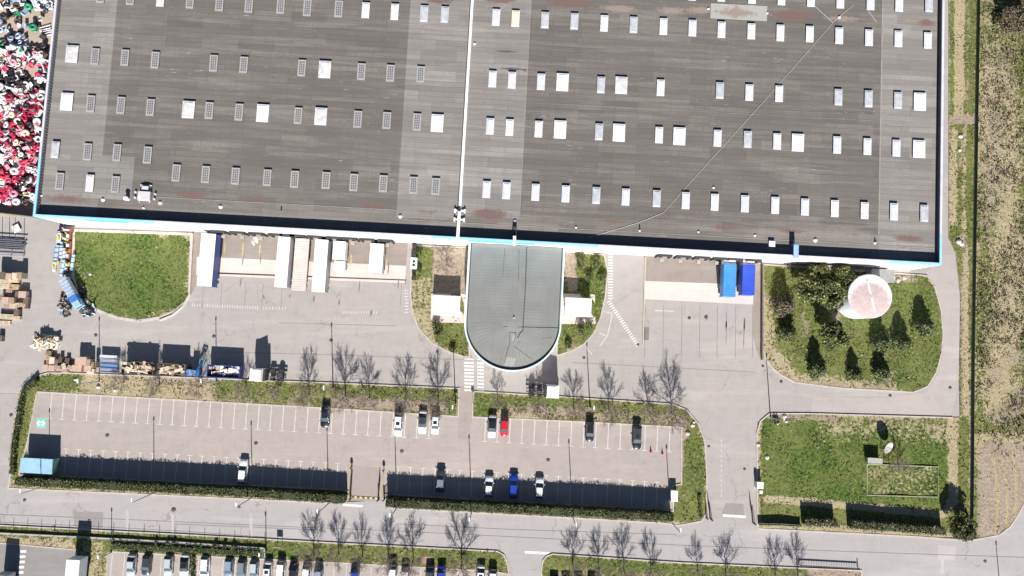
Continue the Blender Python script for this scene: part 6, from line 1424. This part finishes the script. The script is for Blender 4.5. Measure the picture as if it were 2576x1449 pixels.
# litter, stones and little signs
def rock(u, v, r, label, mat, cat='stone', name='stone'):
    p = px(u, v); q = MB(); n = 9; prof = [(r, 0), (r * .95, r * .3), (r * .6, r * .6), (.01, r * .7)]
    q.lathe(prof, (0, 0, 0), n); q.v = [(x * rnd.uniform(.75, 1.2), y * rnd.uniform(.7, 1.15), z * rnd.uniform(.8, 1.2)) for x, y, z in q.v]
    o = q.build(name, mat); o.location = (p.x, p.y, .1); tag(o, label, cat)
mSt = M('pale_stone', (.55, .52, .50), (.45, .42, .4), 3)
for u, v, r, lab in ((248, 973, .45, 'pale lump on the verge near the left lamp'), (290, 981, .4, 'flat pale slab on the verge'), (191, 955, .35, 'pale lump at the left end of the verge'), (1742, 1070, .45, 'pale stone in the corner of the right verge'), (1729, 1090, .5, 'larger pale stone beside the dirt strip'), (1745, 1062, .3, 'small pale stone at the verge corner'), (1973, 1042 + 5, .45, 'grey boulder below the plot corner'), (1977, 1060, .35, 'pale rag-like stone near the top left of the plot'), (1957, 1064, .4, 'pale debris near the top left of the plot'),
                     (1929, 1150, .5, 'bluish debris at the left of the plot'), (1907, 1118, .4, 'white stone by the plot edge'), (2411, 608, .6, 'large white stone at the end of the gravel track'), (2418, 614, .5, 'second white stone at the end of the gravel track'), (2415, 343, .55, 'white stone on the grass strip'), (2413, 378, .4, 'smaller white stone on the grass strip'), (228, 690, .3, 'white scrap on the lawn')): rock(u, v, r, lab, mSt)
for u, v, lab in ((2259, 706, 'left'), (2246, 698, 'small'), (2275, 700, 'right')): rock(u, v, .45, 'pink rubble block beside the round tank, the %s one' % lab, M('pink_rubble', (.5, .36, .33), (.6, .48, .45), 3), 'rubble', 'rubble_block')
mRed = M('cone_red', (.65, .06, .05)); 
for u, v, lab in ((1637, 1136, 'left'), (1666, 1141, 'right')):
    p = px(u, v); T = thing('traffic_cone', 'small red cone, %s of the two in the empty bays at the right' % lab, 'cone', (p.x, p.y, .012)); q = MB(); q.lathe([(.22, 0.03), (.05, .7), (.01, .72)], (0, 0, 0), 10); q.build('cone', mRed, T); q = MB(); q.bx(-.25, .25, -.25, .25, 0, .03); q.build('base', mRed, T)
for u, v, lab in ((1147, 1015, 'left'), (1190, 1012, 'right')):
    p = px(u, v); T = thing('sign_post', 'small sign on a post at the %s of the walkway' % lab, 'sign', (p.x, p.y, .1)); q = MB(); q.tube((0, 0, 0), (0, 0, 1.8), .04, .04, 6); q.build('post', mSteel, T); q = MB(); q.bx(-.3, .3, -.03, 0, 1.3, 1.9); q.build('plate', mWhitePaint if u < 1160 else mTrim, T)
p = px(705, 1371); T = thing('notice_board', 'small pinkish notice board on the grass south of the street', 'notice board', (p.x, p.y, .1), BANG); q = MB(); q.bx(-.6, .6, -.05, .05, .9, 1.7); q.build('board', mW[3], T)
for s_ in (-1, 1): q = MB(); q.bx(s_ * .5 - .04, s_ * .5 + .04, -.04, .04, 0, .899); q.build('post', mW[3], T)
p = px(1065 + 4, 1422); struct(MB().add([(*P2(1062, 1399), .17), (*P2(1085, 1400), .17), (*P2(1083, 1418), .17), (*P2(1060, 1417), .17)], [(3, 2, 1, 0)]).build('brick_patch', M('brick_paving', (.36, .19, .15), (.3, .16, .13), 3)))
# bus stop roof, bottom right
p = px(2086, 1434); T = thing('fenced_pen', 'brown-floored pen with a dark top rail at the bottom edge', 'pen', (p.x, p.y, .1), R(-3))
q = MB(); q.bx(-6.2, 5.6, .7, .85, .45, .6); q.build('top_rail', M('dark_rail', (.06, .045, .05)), T)
for i in range(24): q = MB(); q.bx(-6.2 + i * .51, -6.14 + i * .51, .74, .8, 0, .449); q.build('upright', M('dark_rail', (.06, .045, .05)), T)
q = MB(); q.tube((5.75, .8, 0), (5.75, .8, 1.0), .1, .1, 8); q.build('corner_post', M('steel_blue', (.08, .16, .24)), T)
# ================================================================ vegetation
nr = np.random.RandomState(5)
def leaf_mat(name, c1, c2):
    return M(name, c1, c2, 1.2, .8)
mLf = [leaf_mat('leaf_mid', (.07, .105, .022), (.10, .14, .03)), leaf_mat('leaf_dark', (.03, .048, .014), (.045, .065, .018)), leaf_mat('leaf_pale', (.16, .19, .055), (.20, .22, .075))]
mCon = [leaf_mat('needle_mid', (.085, .115, .038), (.11, .14, .05)), leaf_mat('needle_dark', (.035, .05, .02), (.045, .06, .025)), leaf_mat('needle_pale', (.20, .225, .095), (.24, .26, .12))]
mOlv = [leaf_mat('olive_mid', (.105, .125, .034), (.14, .155, .045)), leaf_mat('olive_dark', (.04, .045, .015), (.06, .065, .02)), leaf_mat('olive_pale', (.20, .22, .07), (.25, .26, .095))]
mHg = [leaf_mat('hedge_mid', (.075, .09, .025), (.10, .115, .035)), leaf_mat('hedge_dark', (.028, .036, .012), (.04, .05, .016)), leaf_mat('hedge_pale', (.17, .18, .06), (.21, .21, .08))]
mTwg = [leaf_mat('dry_leaf', (.17, .13, .09), (.22, .17, .12)), leaf_mat('dry_dark', (.07, .05, .035), (.09, .065, .045)), leaf_mat('dry_pale', (.30, .25, .18), (.36, .3, .22))]
mBark = M('bark', (.10, .075, .06), (.14, .11, .09), 3, .9)
mTwig = M('twig', (.16, .125, .10), (.21, .17, .14), 3, .9)
def quads(P_, size, mis, squash=1.0):
    """leaf faces at the points P_ with random turns"""
    n = len(P_); a = nr.randn(n, 3); a[:, 2] *= squash; a /= np.linalg.norm(a, axis=1)[:, None] + 1e-9
    b = np.cross(a, nr.randn(n, 3)); b /= np.linalg.norm(b, axis=1)[:, None] + 1e-9
    s = (size * (.6 + .8 * nr.rand(n)))[:, None]; 
    V = np.stack([P_ - a * s, P_ + b * s * .6, P_ + a * s, P_ - b * s * .6], 1).reshape(-1, 3)
    F = np.arange(4 * n).reshape(n, 4); return V, F, nr.choice(len(mis), n, p=mis) if isinstance(mis, list) else mis
def fast(name, V, F, MI, mats, parent=None):
    me = bpy.data.meshes.new(name); me.vertices.add(len(V)); me.vertices.foreach_set('co', V.astype(np.float32).ravel())
    k_ = F.shape[1]; me.loops.add(F.size); me.loops.foreach_set('vertex_index', F.astype(np.int32).ravel())
    me.polygons.add(len(F)); me.polygons.foreach_set('loop_start', np.arange(0, F.size, k_, dtype=np.int32))
    for m_ in mats: me.materials.append(m_)
    me.polygons.foreach_set('material_index', MI.astype(np.int32)); me.update(calc_edges=True); me.validate()
    ob = bpy.data.objects.new(name, me); col.objects.link(ob)
    if parent is not None: ob.parent = parent
    return ob
def pts_cone(n, r, h, z0, lumps=9):
    z = nr.rand(n) ** 1.2; rad = r * (1 - z) ** .5 * (.3 + .7 * nr.rand(n) ** .5)
    a = nr.rand(n) * 6.283; k_ = 1 + .22 * np.sin(a * 3 + z * 9) + .18 * np.sin(a * 7 - z * 15)
    return np.column_stack([rad * k_ * np.cos(a), rad * k_ * np.sin(a), z0 + z * (h - z0)])
def pts_blobs(n, blobs):
    w_ = np.array([b[3] ** 2 for b in blobs]); i = nr.choice(len(blobs), n, p=w_ / w_.sum()); B = np.array(blobs)[i]
    d = nr.randn(n, 3); d /= np.linalg.norm(d, axis=1)[:, None]; d[:, 2] = np.abs(d[:, 2]) * 1.0 - .25 * nr.rand(n)
    return B[:, :3] + d * (B[:, 3] * (.72 + .33 * nr.rand(n)))[:, None]
def evergreen(u, v, h, r, kind, label, n=900, group='evergreens on the tree lawn', cat='tree', mats=None, size=.16):
    p = px(u, v); T = thing('evergreen_tree', label, cat, (p.x, p.y, .1), rnd.uniform(0, 6), group)
    q = MB(); q.tube((0, 0, 0), (0, 0, h * .6), .11 * h / 4, .05, 7)
    for i in range(7): a = i * 2.4; z = h * (.15 + .09 * i); q.tube((0, 0, z), (r * .6 * math.cos(a), r * .6 * math.sin(a), z + .25), .035, .012, 4)
    q.build('trunk', mBark, T)
    if kind == 'cone': P_ = pts_cone(int(n * 2.4), r * 1.5, h * .97, .15)
    else:
        bl = [(rnd.uniform(-.72, .72) * r, rnd.uniform(-.72, .72) * r, h * rnd.uniform(.35, .85), r * rnd.uniform(.28, .5)) for _ in range(20)] + [(0, 0, h * .6, r * .6)]
        P_ = pts_blobs(n, bl)
    V, F_, mi = quads(P_, size, [.5, .25, .25]); fast('crown', V, F_, mi, mats or mCon, T)
    return T
for (u, v, h, r, lab) in [(2316, 822, 3.9, 1.5, 'dark conical evergreen nearest the right-hand gravel bend'), (2262, 862, 3.9, 1.35, 'dark conical evergreen right of a close pair below the tank'), (2208, 862, 3.6, 1.45, 'dark conical evergreen left of a close pair below the tank'), (2212, 935, 3.2, 1.2, 'small conical evergreen lowest on the right of the tree lawn'),
                          (2144, 940, 3.2, 1.0, 'slim conical evergreen lowest in the middle of the tree lawn'), (2050, 928, 4.0, 1.25, 'conical evergreen lowest on the left of the tree lawn'), (1977, 838, 3.6, 1.25, 'conical evergreen halfway down the left side of the tree lawn'), (2090, 850, 3.0, 1.5, 'bushy evergreen just south of the olive tree beside the tank')]:
    evergreen(u, v, h, r, 'cone', lab, 1000)
evergreen(1965, 770, 4.8, 1.6, 'cone', 'brownish conical evergreen beside the retaining wall of the east docks', 1100, mats=[mTwg[0], mTwg[1], mCon[0]])
for (u, v, h, r, lab, n) in [(2012, 728, 5.8, 3.0, 'big olive green tree, left one of the clump against the wall', 1900), (2062, 738, 6.3, 3.3, 'big olive green tree in the middle of the clump against the wall', 2300), (2030, 700, 5.6, 2.4, 'olive green tree tucked in the clump right at the warehouse wall', 1500), (2098, 706, 6.2, 2.7, 'big olive green tree between clump and water tank', 1900), (2074, 838, 5.2, 2.6, 'olive green tree standing alone left of the water tank', 1500)]:
    evergreen(u, v, h, r, 'round', lab, int(n * 2.3), mats=mOlv, size=.24)
evergreen(2404, 1321, 4.0, 2.5, 'round', 'dense dark tree in the bottom corner of the right grass plot', 5200, mats=mHg, group=None)
evergreen(2532, 72, 5.5, 3.6, 'round', 'large dark tree throwing a black shadow at the top right corner', 5500, mats=[mTwg[0], mTwg[1], mHg[0]], group=None)
evergreen(2590, 22, 5.5, 3.0, 'round', 'dark tree half outside the top right corner', 4500, mats=[mTwg[0], mTwg[1], mHg[0]], group=None)

def shrub(u, v, r, h, label, mats, n=260, size=.14, name='shrub', group=None):
    p = px(u, v); T = thing(name, label, 'shrub', (p.x, p.y, .1), 0, group)
    q = MB()
    for i in range(6): a = i * 1.05; q.tube((0, 0, 0), (r * .6 * math.cos(a), r * .6 * math.sin(a), h * .8), .03, .01, 4)
    q.build('stem', mBark, T)
    bl = [(rnd.uniform(-.5, .5) * r, rnd.uniform(-.5, .5) * r, h * rnd.uniform(.3, .7), r * rnd.uniform(.35, .6)) for _ in range(8)]
    V, F_, mi = quads(pts_blobs(n, bl), size, [.5, .3, .2]); fast('foliage', V, F_, mi, mats, T)
for u, v, r, h, lab, mt in [(1466, 650, 1.0, 3.2, 'slim dark evergreen shrub beside the right wall of the wing', mHg), (1458, 672, 1.0, 2.6, 'dark evergreen shrub below the slim one on the right island', mHg), (1500, 668, 1.5, 1.6, 'leafy shrub near the top of the right island', mLf), (1513, 700, 1.2, 1.3, 'leafy shrub along the right kerb of the right island', mLf), (1484, 700, 1.1, 1.4, 'pale leafy shrub inside the right island', mLf), (1460, 832, 1.3, 1.6, 'dark shrub south of the right porch', mHg), (1478, 820, 1.1, 1.2, 'leafy shrub close to the south corner of the right porch', mLf), (1430, 870, 1.0, .9, 'low shrub at the tip of the right island', mLf),
                         (1104, 818, 1.4, 1.3, 'rounded grey-green shrub south of the left porch', [mHg[0], mHg[1], mTwg[2]]), (1104, 840, 1.1, 1.0, 'dark shrub below the rounded one on the left island', mHg), (1056, 640, 1.0, 1.4, 'green shrub beside the air conditioner strip', mLf), (1055, 680, .8, 1.0, 'small green shrub below the air conditioner', mLf), (1140, 880, .9, .8, 'low shrub at the tip of the left island', mLf),
                         (1950, 1060, .8, .8, 'dark shrub at the top left of the right plot', mHg)]:
    shrub(u, v, r, h, lab, mt, int(260 * r))

def hedge(pts, wid, h, label, mats, dens=42, name='hedge', wob=.25, z=.1):
    """clipped hedge: dark core and a skin of leaves"""
    P_ = [px(u, v) for u, v in pts]; o0 = P_[0]; T = thing(name, label, 'hedge', (o0.x, o0.y, z))
    q = MB(); VV = []
    for a, b2 in zip(P_[:-1], P_[1:]):
        a = a - o0; b2 = b2 - o0; L = (b2 - a).length; d = (b2 - a) / L; nrm = Vector((-d.y, d.x, 0)); ang = math.atan2(d.y, d.x); m0 = (a + b2) / 2
        q.box((m0.x, m0.y, (h - .1) / 2), (L, wid - .25, h - .1), ang)
        n = int(L * (wid + 2 * h) * dens); t = nr.rand(n) * L; f = nr.rand(n) * (wid + 2 * h)
        hh = h * (1 + .05 * np.sin(t * .6) + .03 * np.sin(t * 2.1 + 1)) 
        x = np.where(f < h, -wid / 2, np.where(f < h + wid, f - h - wid / 2, wid / 2)) + nr.randn(n) * .10 + wob * .35 * np.sin(t * 1.7)
        zz = np.where(f < h, f, np.where(f < h + wid, hh, f - h - wid)); zz = np.minimum(zz, hh) + nr.randn(n) * .05
        A = np.array(a[:]); D = np.array(d[:]); N_ = np.array(nrm[:])
        VV.append(A + t[:, None] * D + x[:, None] * N_ + np.column_stack([np.zeros(n), np.zeros(n), np.maximum(zz, .05)]))
    q.build('core', mHg[1], T)
    V, F_, mi = quads(np.vstack(VV), .13, [.46, .24, .30]); fast('foliage', V, F_, mi, mats, T)
hedge([(60, 1205), (400, 1222), (640, 1234), (874, 1250)], 1.5, 2.55, 'long tall hedge along the south side of the left half of the car park', mHg)
hedge([(976, 1258), (1300, 1274), (1500, 1284), (1686, 1294)], 1.5, 2.75, 'long tall hedge along the south side of the right half of the car park', mHg)
hedge([(98, 955), (62, 990), (50, 1060), (40, 1120), (36, 1190)], .9, .9, 'low hedge curving down the left end of the car park', mHg, 34)
hedge([(2015, 1307), (2096, 1311)], 1.2, 1.9, 'short dark clipped hedge, left of two above the street at the right', [mHg[0], mHg[1], mTwg[2]])
hedge([(2130, 1314), (2250, 1322), (2365, 1331)], 1.4, 2.0, 'long dark clipped hedge, right of two above the street at the right', [mHg[0], mHg[1], mTwg[2]])
hedge([(284, 1371), (440, 1379), (655, 1390)], 1.2, .8, 'low leafy hedge behind the railing south of the street', mLf, 30)
hedge([(488, 1397), (486, 1480)], .7, .7, 'short leafy hedge between two cars of the southern car park', mLf, 30)
hedge([(1758, 1245), (1762, 1300)], .5, .6, 'low hedge beside the left gate of the access road', mLf, 26)
for i, (u, v) in enumerate(((395, 1365), (424, 1367), (440, 1368), (545, 1372), (567, 1373), (590, 1374))): shrub(u, v, .5, 1.1, 'small dark bush behind the railing, %s from the left' % ORD[i], mHg, 130, .12, group='bushes behind the railing')

# --- bare trees
def bare_mesh(seed, h, spread, twigs=1.0):
    """a leafless tree: limbs leave the trunk at many heights, each feathered with side shoots and twigs"""
    r_ = random.Random(seed); trunk = MB(); crown = MB(); th = h * .20
    trunk.tube((0, 0, 0), (0, 0, th), .12, .10, 8); trunk.tube((0, 0, 0), (0, 0, .25), .2, .13, 8)
    rnv = lambda k: Vector((r_.uniform(-k, k), r_.uniform(-k, k), r_.uniform(-k, k)))
    def limb(p, d, L, rad, lev):
        n = 5 if lev < 2 else 3; k_ = (.16, .14, .2, .25)[lev]
        for i in range(n):
            d = (d + rnv(k_) + Vector((0, 0, .10 if lev < 2 else .05))).normalized(); q_ = p + d * L / n
            crown.tube(p, q_, max(rad * (1 - .75 * i / n), .011), max(rad * (1 - .75 * (i + 1) / n), .009), 5 if lev < 1 else 3); p = q_
            if lev < 2 and (i > 0 or lev > 0):
                for s_ in range((3, 2)[lev]):
                    dd = (d + rnv(.95)).normalized(); 
                    if dd.z < -.1: dd.z = abs(dd.z) * .3
                    limb(p, dd.normalized(), L * r_.uniform(.35, .6) * (1.1 - .5 * i / n), rad * .45, lev + 1)
    crown.tube((0, 0, th), (.08, .05, h * .55), .09, .05, 6)
    nl = 11
    for j in range(nl):
        a = j * 2.4 + r_.uniform(-.4, .4); f = j / (nl - 1); z = th * .9 + f * h * .36; out = (2.4 - 1.9 * f) * spread * r_.uniform(.8, 1.2)
        d = Vector((math.cos(a) * out, math.sin(a) * out, 1)).normalized(); limb(Vector((.08 * f, .05 * f, z)), d, h * (.50 - .06 * f) * r_.uniform(.85, 1.1), .048, 0)
    return trunk, crown
BT = []
for sd in range(7):
    T = thing('bare_tree', None, None); t_, c_ = bare_mesh(20 + sd, 5.6, .80 + .05 * sd)
    zmax = max(z for *_, z in c_.v); 
    t_.build('trunk', mBark, T); c_.build('crown', mTwig, T); BT.append((T, zmax))
def bare(u, v, h, label, group):
    T, zm = BT[rnd.randrange(7)]; o = copy_tree(T); p = px(u, v); s_ = h / zm; o.location = (p.x, p.y, .1); o.rotation_euler = (0, 0, rnd.uniform(0, 6.28)); k_ = rnd.uniform(1.05, 1.35); o.scale = (s_ * k_, s_ * k_, s_); tag(o, label, 'tree', group)
S_ROW = [(790, 1396, 5.6), (852, 1393, 5.2), (912, 1401, 5.2), (977, 1405, 5.4), (1040, 1411, 6.0), (1162, 1423, 6.4), (1441, 1424, 5.3), (1506, 1430, 5.0), (1570, 1436, 5.6), (1637, 1440, 5.4), (1754, 1436, 4.3), (1826, 1448, 5.6), (1950, 1448, 4.9), (2007, 1452, 5.3)]
for i, (u, v, h) in enumerate(S_ROW): bare(u, v, h, 'leafless young tree south of the street, %s from the left' % ORD[i], 'leafless trees along the south side of the street')
N_ROW = [(778, 993, 6.1), (870, 998, 6.3), (930, 1000, 5.3), (1021, 1010, 6.1), (1103, 1016, 6.6), (1252, 1008, 4.2), (1354, 1018, 4.6), (1443, 1026, 5.2), (1532, 1034, 6.0), (1630, 1036, 5.2), (1690, 1042, 7.2)]
for i, (u, v, h) in enumerate(N_ROW): bare(u, v, h, 'leafless tree on the verge above the car park, %s from the left after the skips' % ORD[i], 'leafless trees on the inner verge')
for i, (u, v, h) in enumerate([(312, 962, 4.4), (402, 968, 5.0), (508, 972, 5.4), (620, 978, 4.0), (700, 985, 3.2)]): bare(u, v, h, 'leafless tree on the verge behind the skips, %s from the left' % ORD[i], 'leafless trees behind the skips')
bare(1124, 668, 4.8, 'leafless tree on brown soil left of the round-ended wing', None); bare(2236, 1172, 3.0, 'small leafless tree beside the dish', None); bare(2258, 1165, 3.8, 'leafless tree above the rectangular edging', None)
for T, _ in BT: kill(T)
# --- dry brush on the verges and the field, weeds, tufts: nobody could count them
def scatter_polys(polys, dens, hmin, hmax, size, mats, wts, name, label, cat, clump=.35, per=7, z=.1, patchy=False):
    P_ = []
    for pg in polys:
        pg = poly(pg); xs = [p[0] for p in pg]; ys = [p[1] for p in pg]; A = (max(xs) - min(xs)) * (max(ys) - min(ys))
        for _ in range(int(A * dens)):
            q = (rnd.uniform(min(xs), max(xs)), rnd.uniform(min(ys), max(ys)))
            if inside(q, pg) and (not patchy or math.sin(q[0] * .31 + 2 * math.sin(q[1] * .17)) + math.sin(q[1] * .23 + 1.5 * math.sin(q[0] * .4)) + rnd.uniform(-1.1, 1.1) > -.9): P_.append(q)
    P_ = np.array(P_); s_ = nr.rand(len(P_)); P_ = np.repeat(P_, per, 0); s_ = np.repeat(s_, per)
    off = nr.randn(len(P_), 2) * clump * (.5 + s_)[:, None]; zz = z + (hmin + (hmax - hmin) * s_ ** 2) * nr.rand(len(P_))
    V, F_, mi = quads(np.column_stack([P_ + off, zz]), size, wts); k_ = np.repeat(nr.choice(len(mats), len(V) // 4 // per, p=wts), per)
    mi = np.where(nr.rand(len(mi)) < .7, k_, mi)
    return tag(fast(name, V, F_, mi, mats), label, cat, None, 'stuff')
scatter_polys([[(2466, -60), (2620, -60), (2620, 1100), (2450, 1100), (2455, 600)]], 1.5, .2, 1.1, .15, [mHg[0], mTwg[0], mTwg[2], mHg[1], mLf[2]], [.28, .24, .12, .20, .16], 'scrub', 'rough scrub of green and dry bushes covering the field at the right', 'scrub', .38, 12, patchy=True)
scatter_polys([[(380, 958), (860, 972), (1150, 985), (1150, 1040), (860, 1022), (380, 996)], [(1250, 996), (1690, 1022), (1700, 1070), (1250, 1046)]], .9, .1, .4, .13, [mTwg[0], mTwg[1], mTwg[2], mHg[0]], [.4, .2, .2, .2], 'dry_brush', 'brown dry leaves and brush under the leafless trees', 'brush', .3, 7)
scatter_polys([[(2450, 1112), (2576, 1106), (2576, 1150), (2450, 1150)], [(2444, 1150), (2462, 1150), (2455, 1350), (2444, 1350)]], .9, .1, .5, .13, [mHg[0], mTwg[2], mLf[0]], [.4, .3, .3], 'weeds', 'weeds along the edge of the bare dirt corner', 'weeds', .3, 7)
# grass tufts follow the cover painted on every plot
TV = []; TM = []
for X, Y, C, dist, z, dens, step in TUFT:
    k_ = (dist > .35) & (Y > -66) & (Y < 74) & (np.abs(X) < 118); X, Y, C = X[k_], Y[k_], C[k_]
    n = int(len(X) * step * step * dens * .55)
    if n == 0: continue
    i = nr.choice(len(X), n); g = np.sin(X[i] * .9 + 1.3 * np.sin(Y[i] * .5)) + np.sin(Y[i] * 1.1 + 1.7 * np.sin(X[i] * .6)) + nr.randn(n) * .8
    keep = (nr.rand(n) > C[i, 2] * .85) & (g > -.8); i = i[keep]; n = len(i)
    p = np.column_stack([X[i] + nr.uniform(-.3, .3, n), Y[i] + nr.uniform(-.3, .3, n), np.full(n, z + .03)])
    dry = nr.rand(n) < (C[i, 0] * .8 + .04); lush = nr.rand(n) < C[i, 1]
    m_ = np.where(dry, 3, np.where(lush, 1, np.where(nr.rand(n) < .5, 0, 2)))
    p = np.repeat(p, 3, 0); p[:, :2] += nr.randn(len(p), 2) * .10; p[:, 2] += nr.rand(len(p)) * .06
    TV.append(p); TM.append(np.repeat(m_, 3))
V, F_, _ = quads(np.vstack(TV), .13, [1.0], .9)
mTf = [leaf_mat('tuft_green', (.10, .118, .034), (.13, .148, .048)), leaf_mat('tuft_lush', (.072, .112, .024), (.10, .148, .036)), leaf_mat('tuft_olive', (.16, .16, .065), (.20, .195, .085)), leaf_mat('tuft_straw', (.42, .36, .23), (.34, .28, .17))]
tag(fast('grass', V, F_, np.concatenate(TM), mTf), 'short rough grass growing over the lawns and verges', 'grass', None, 'stuff')
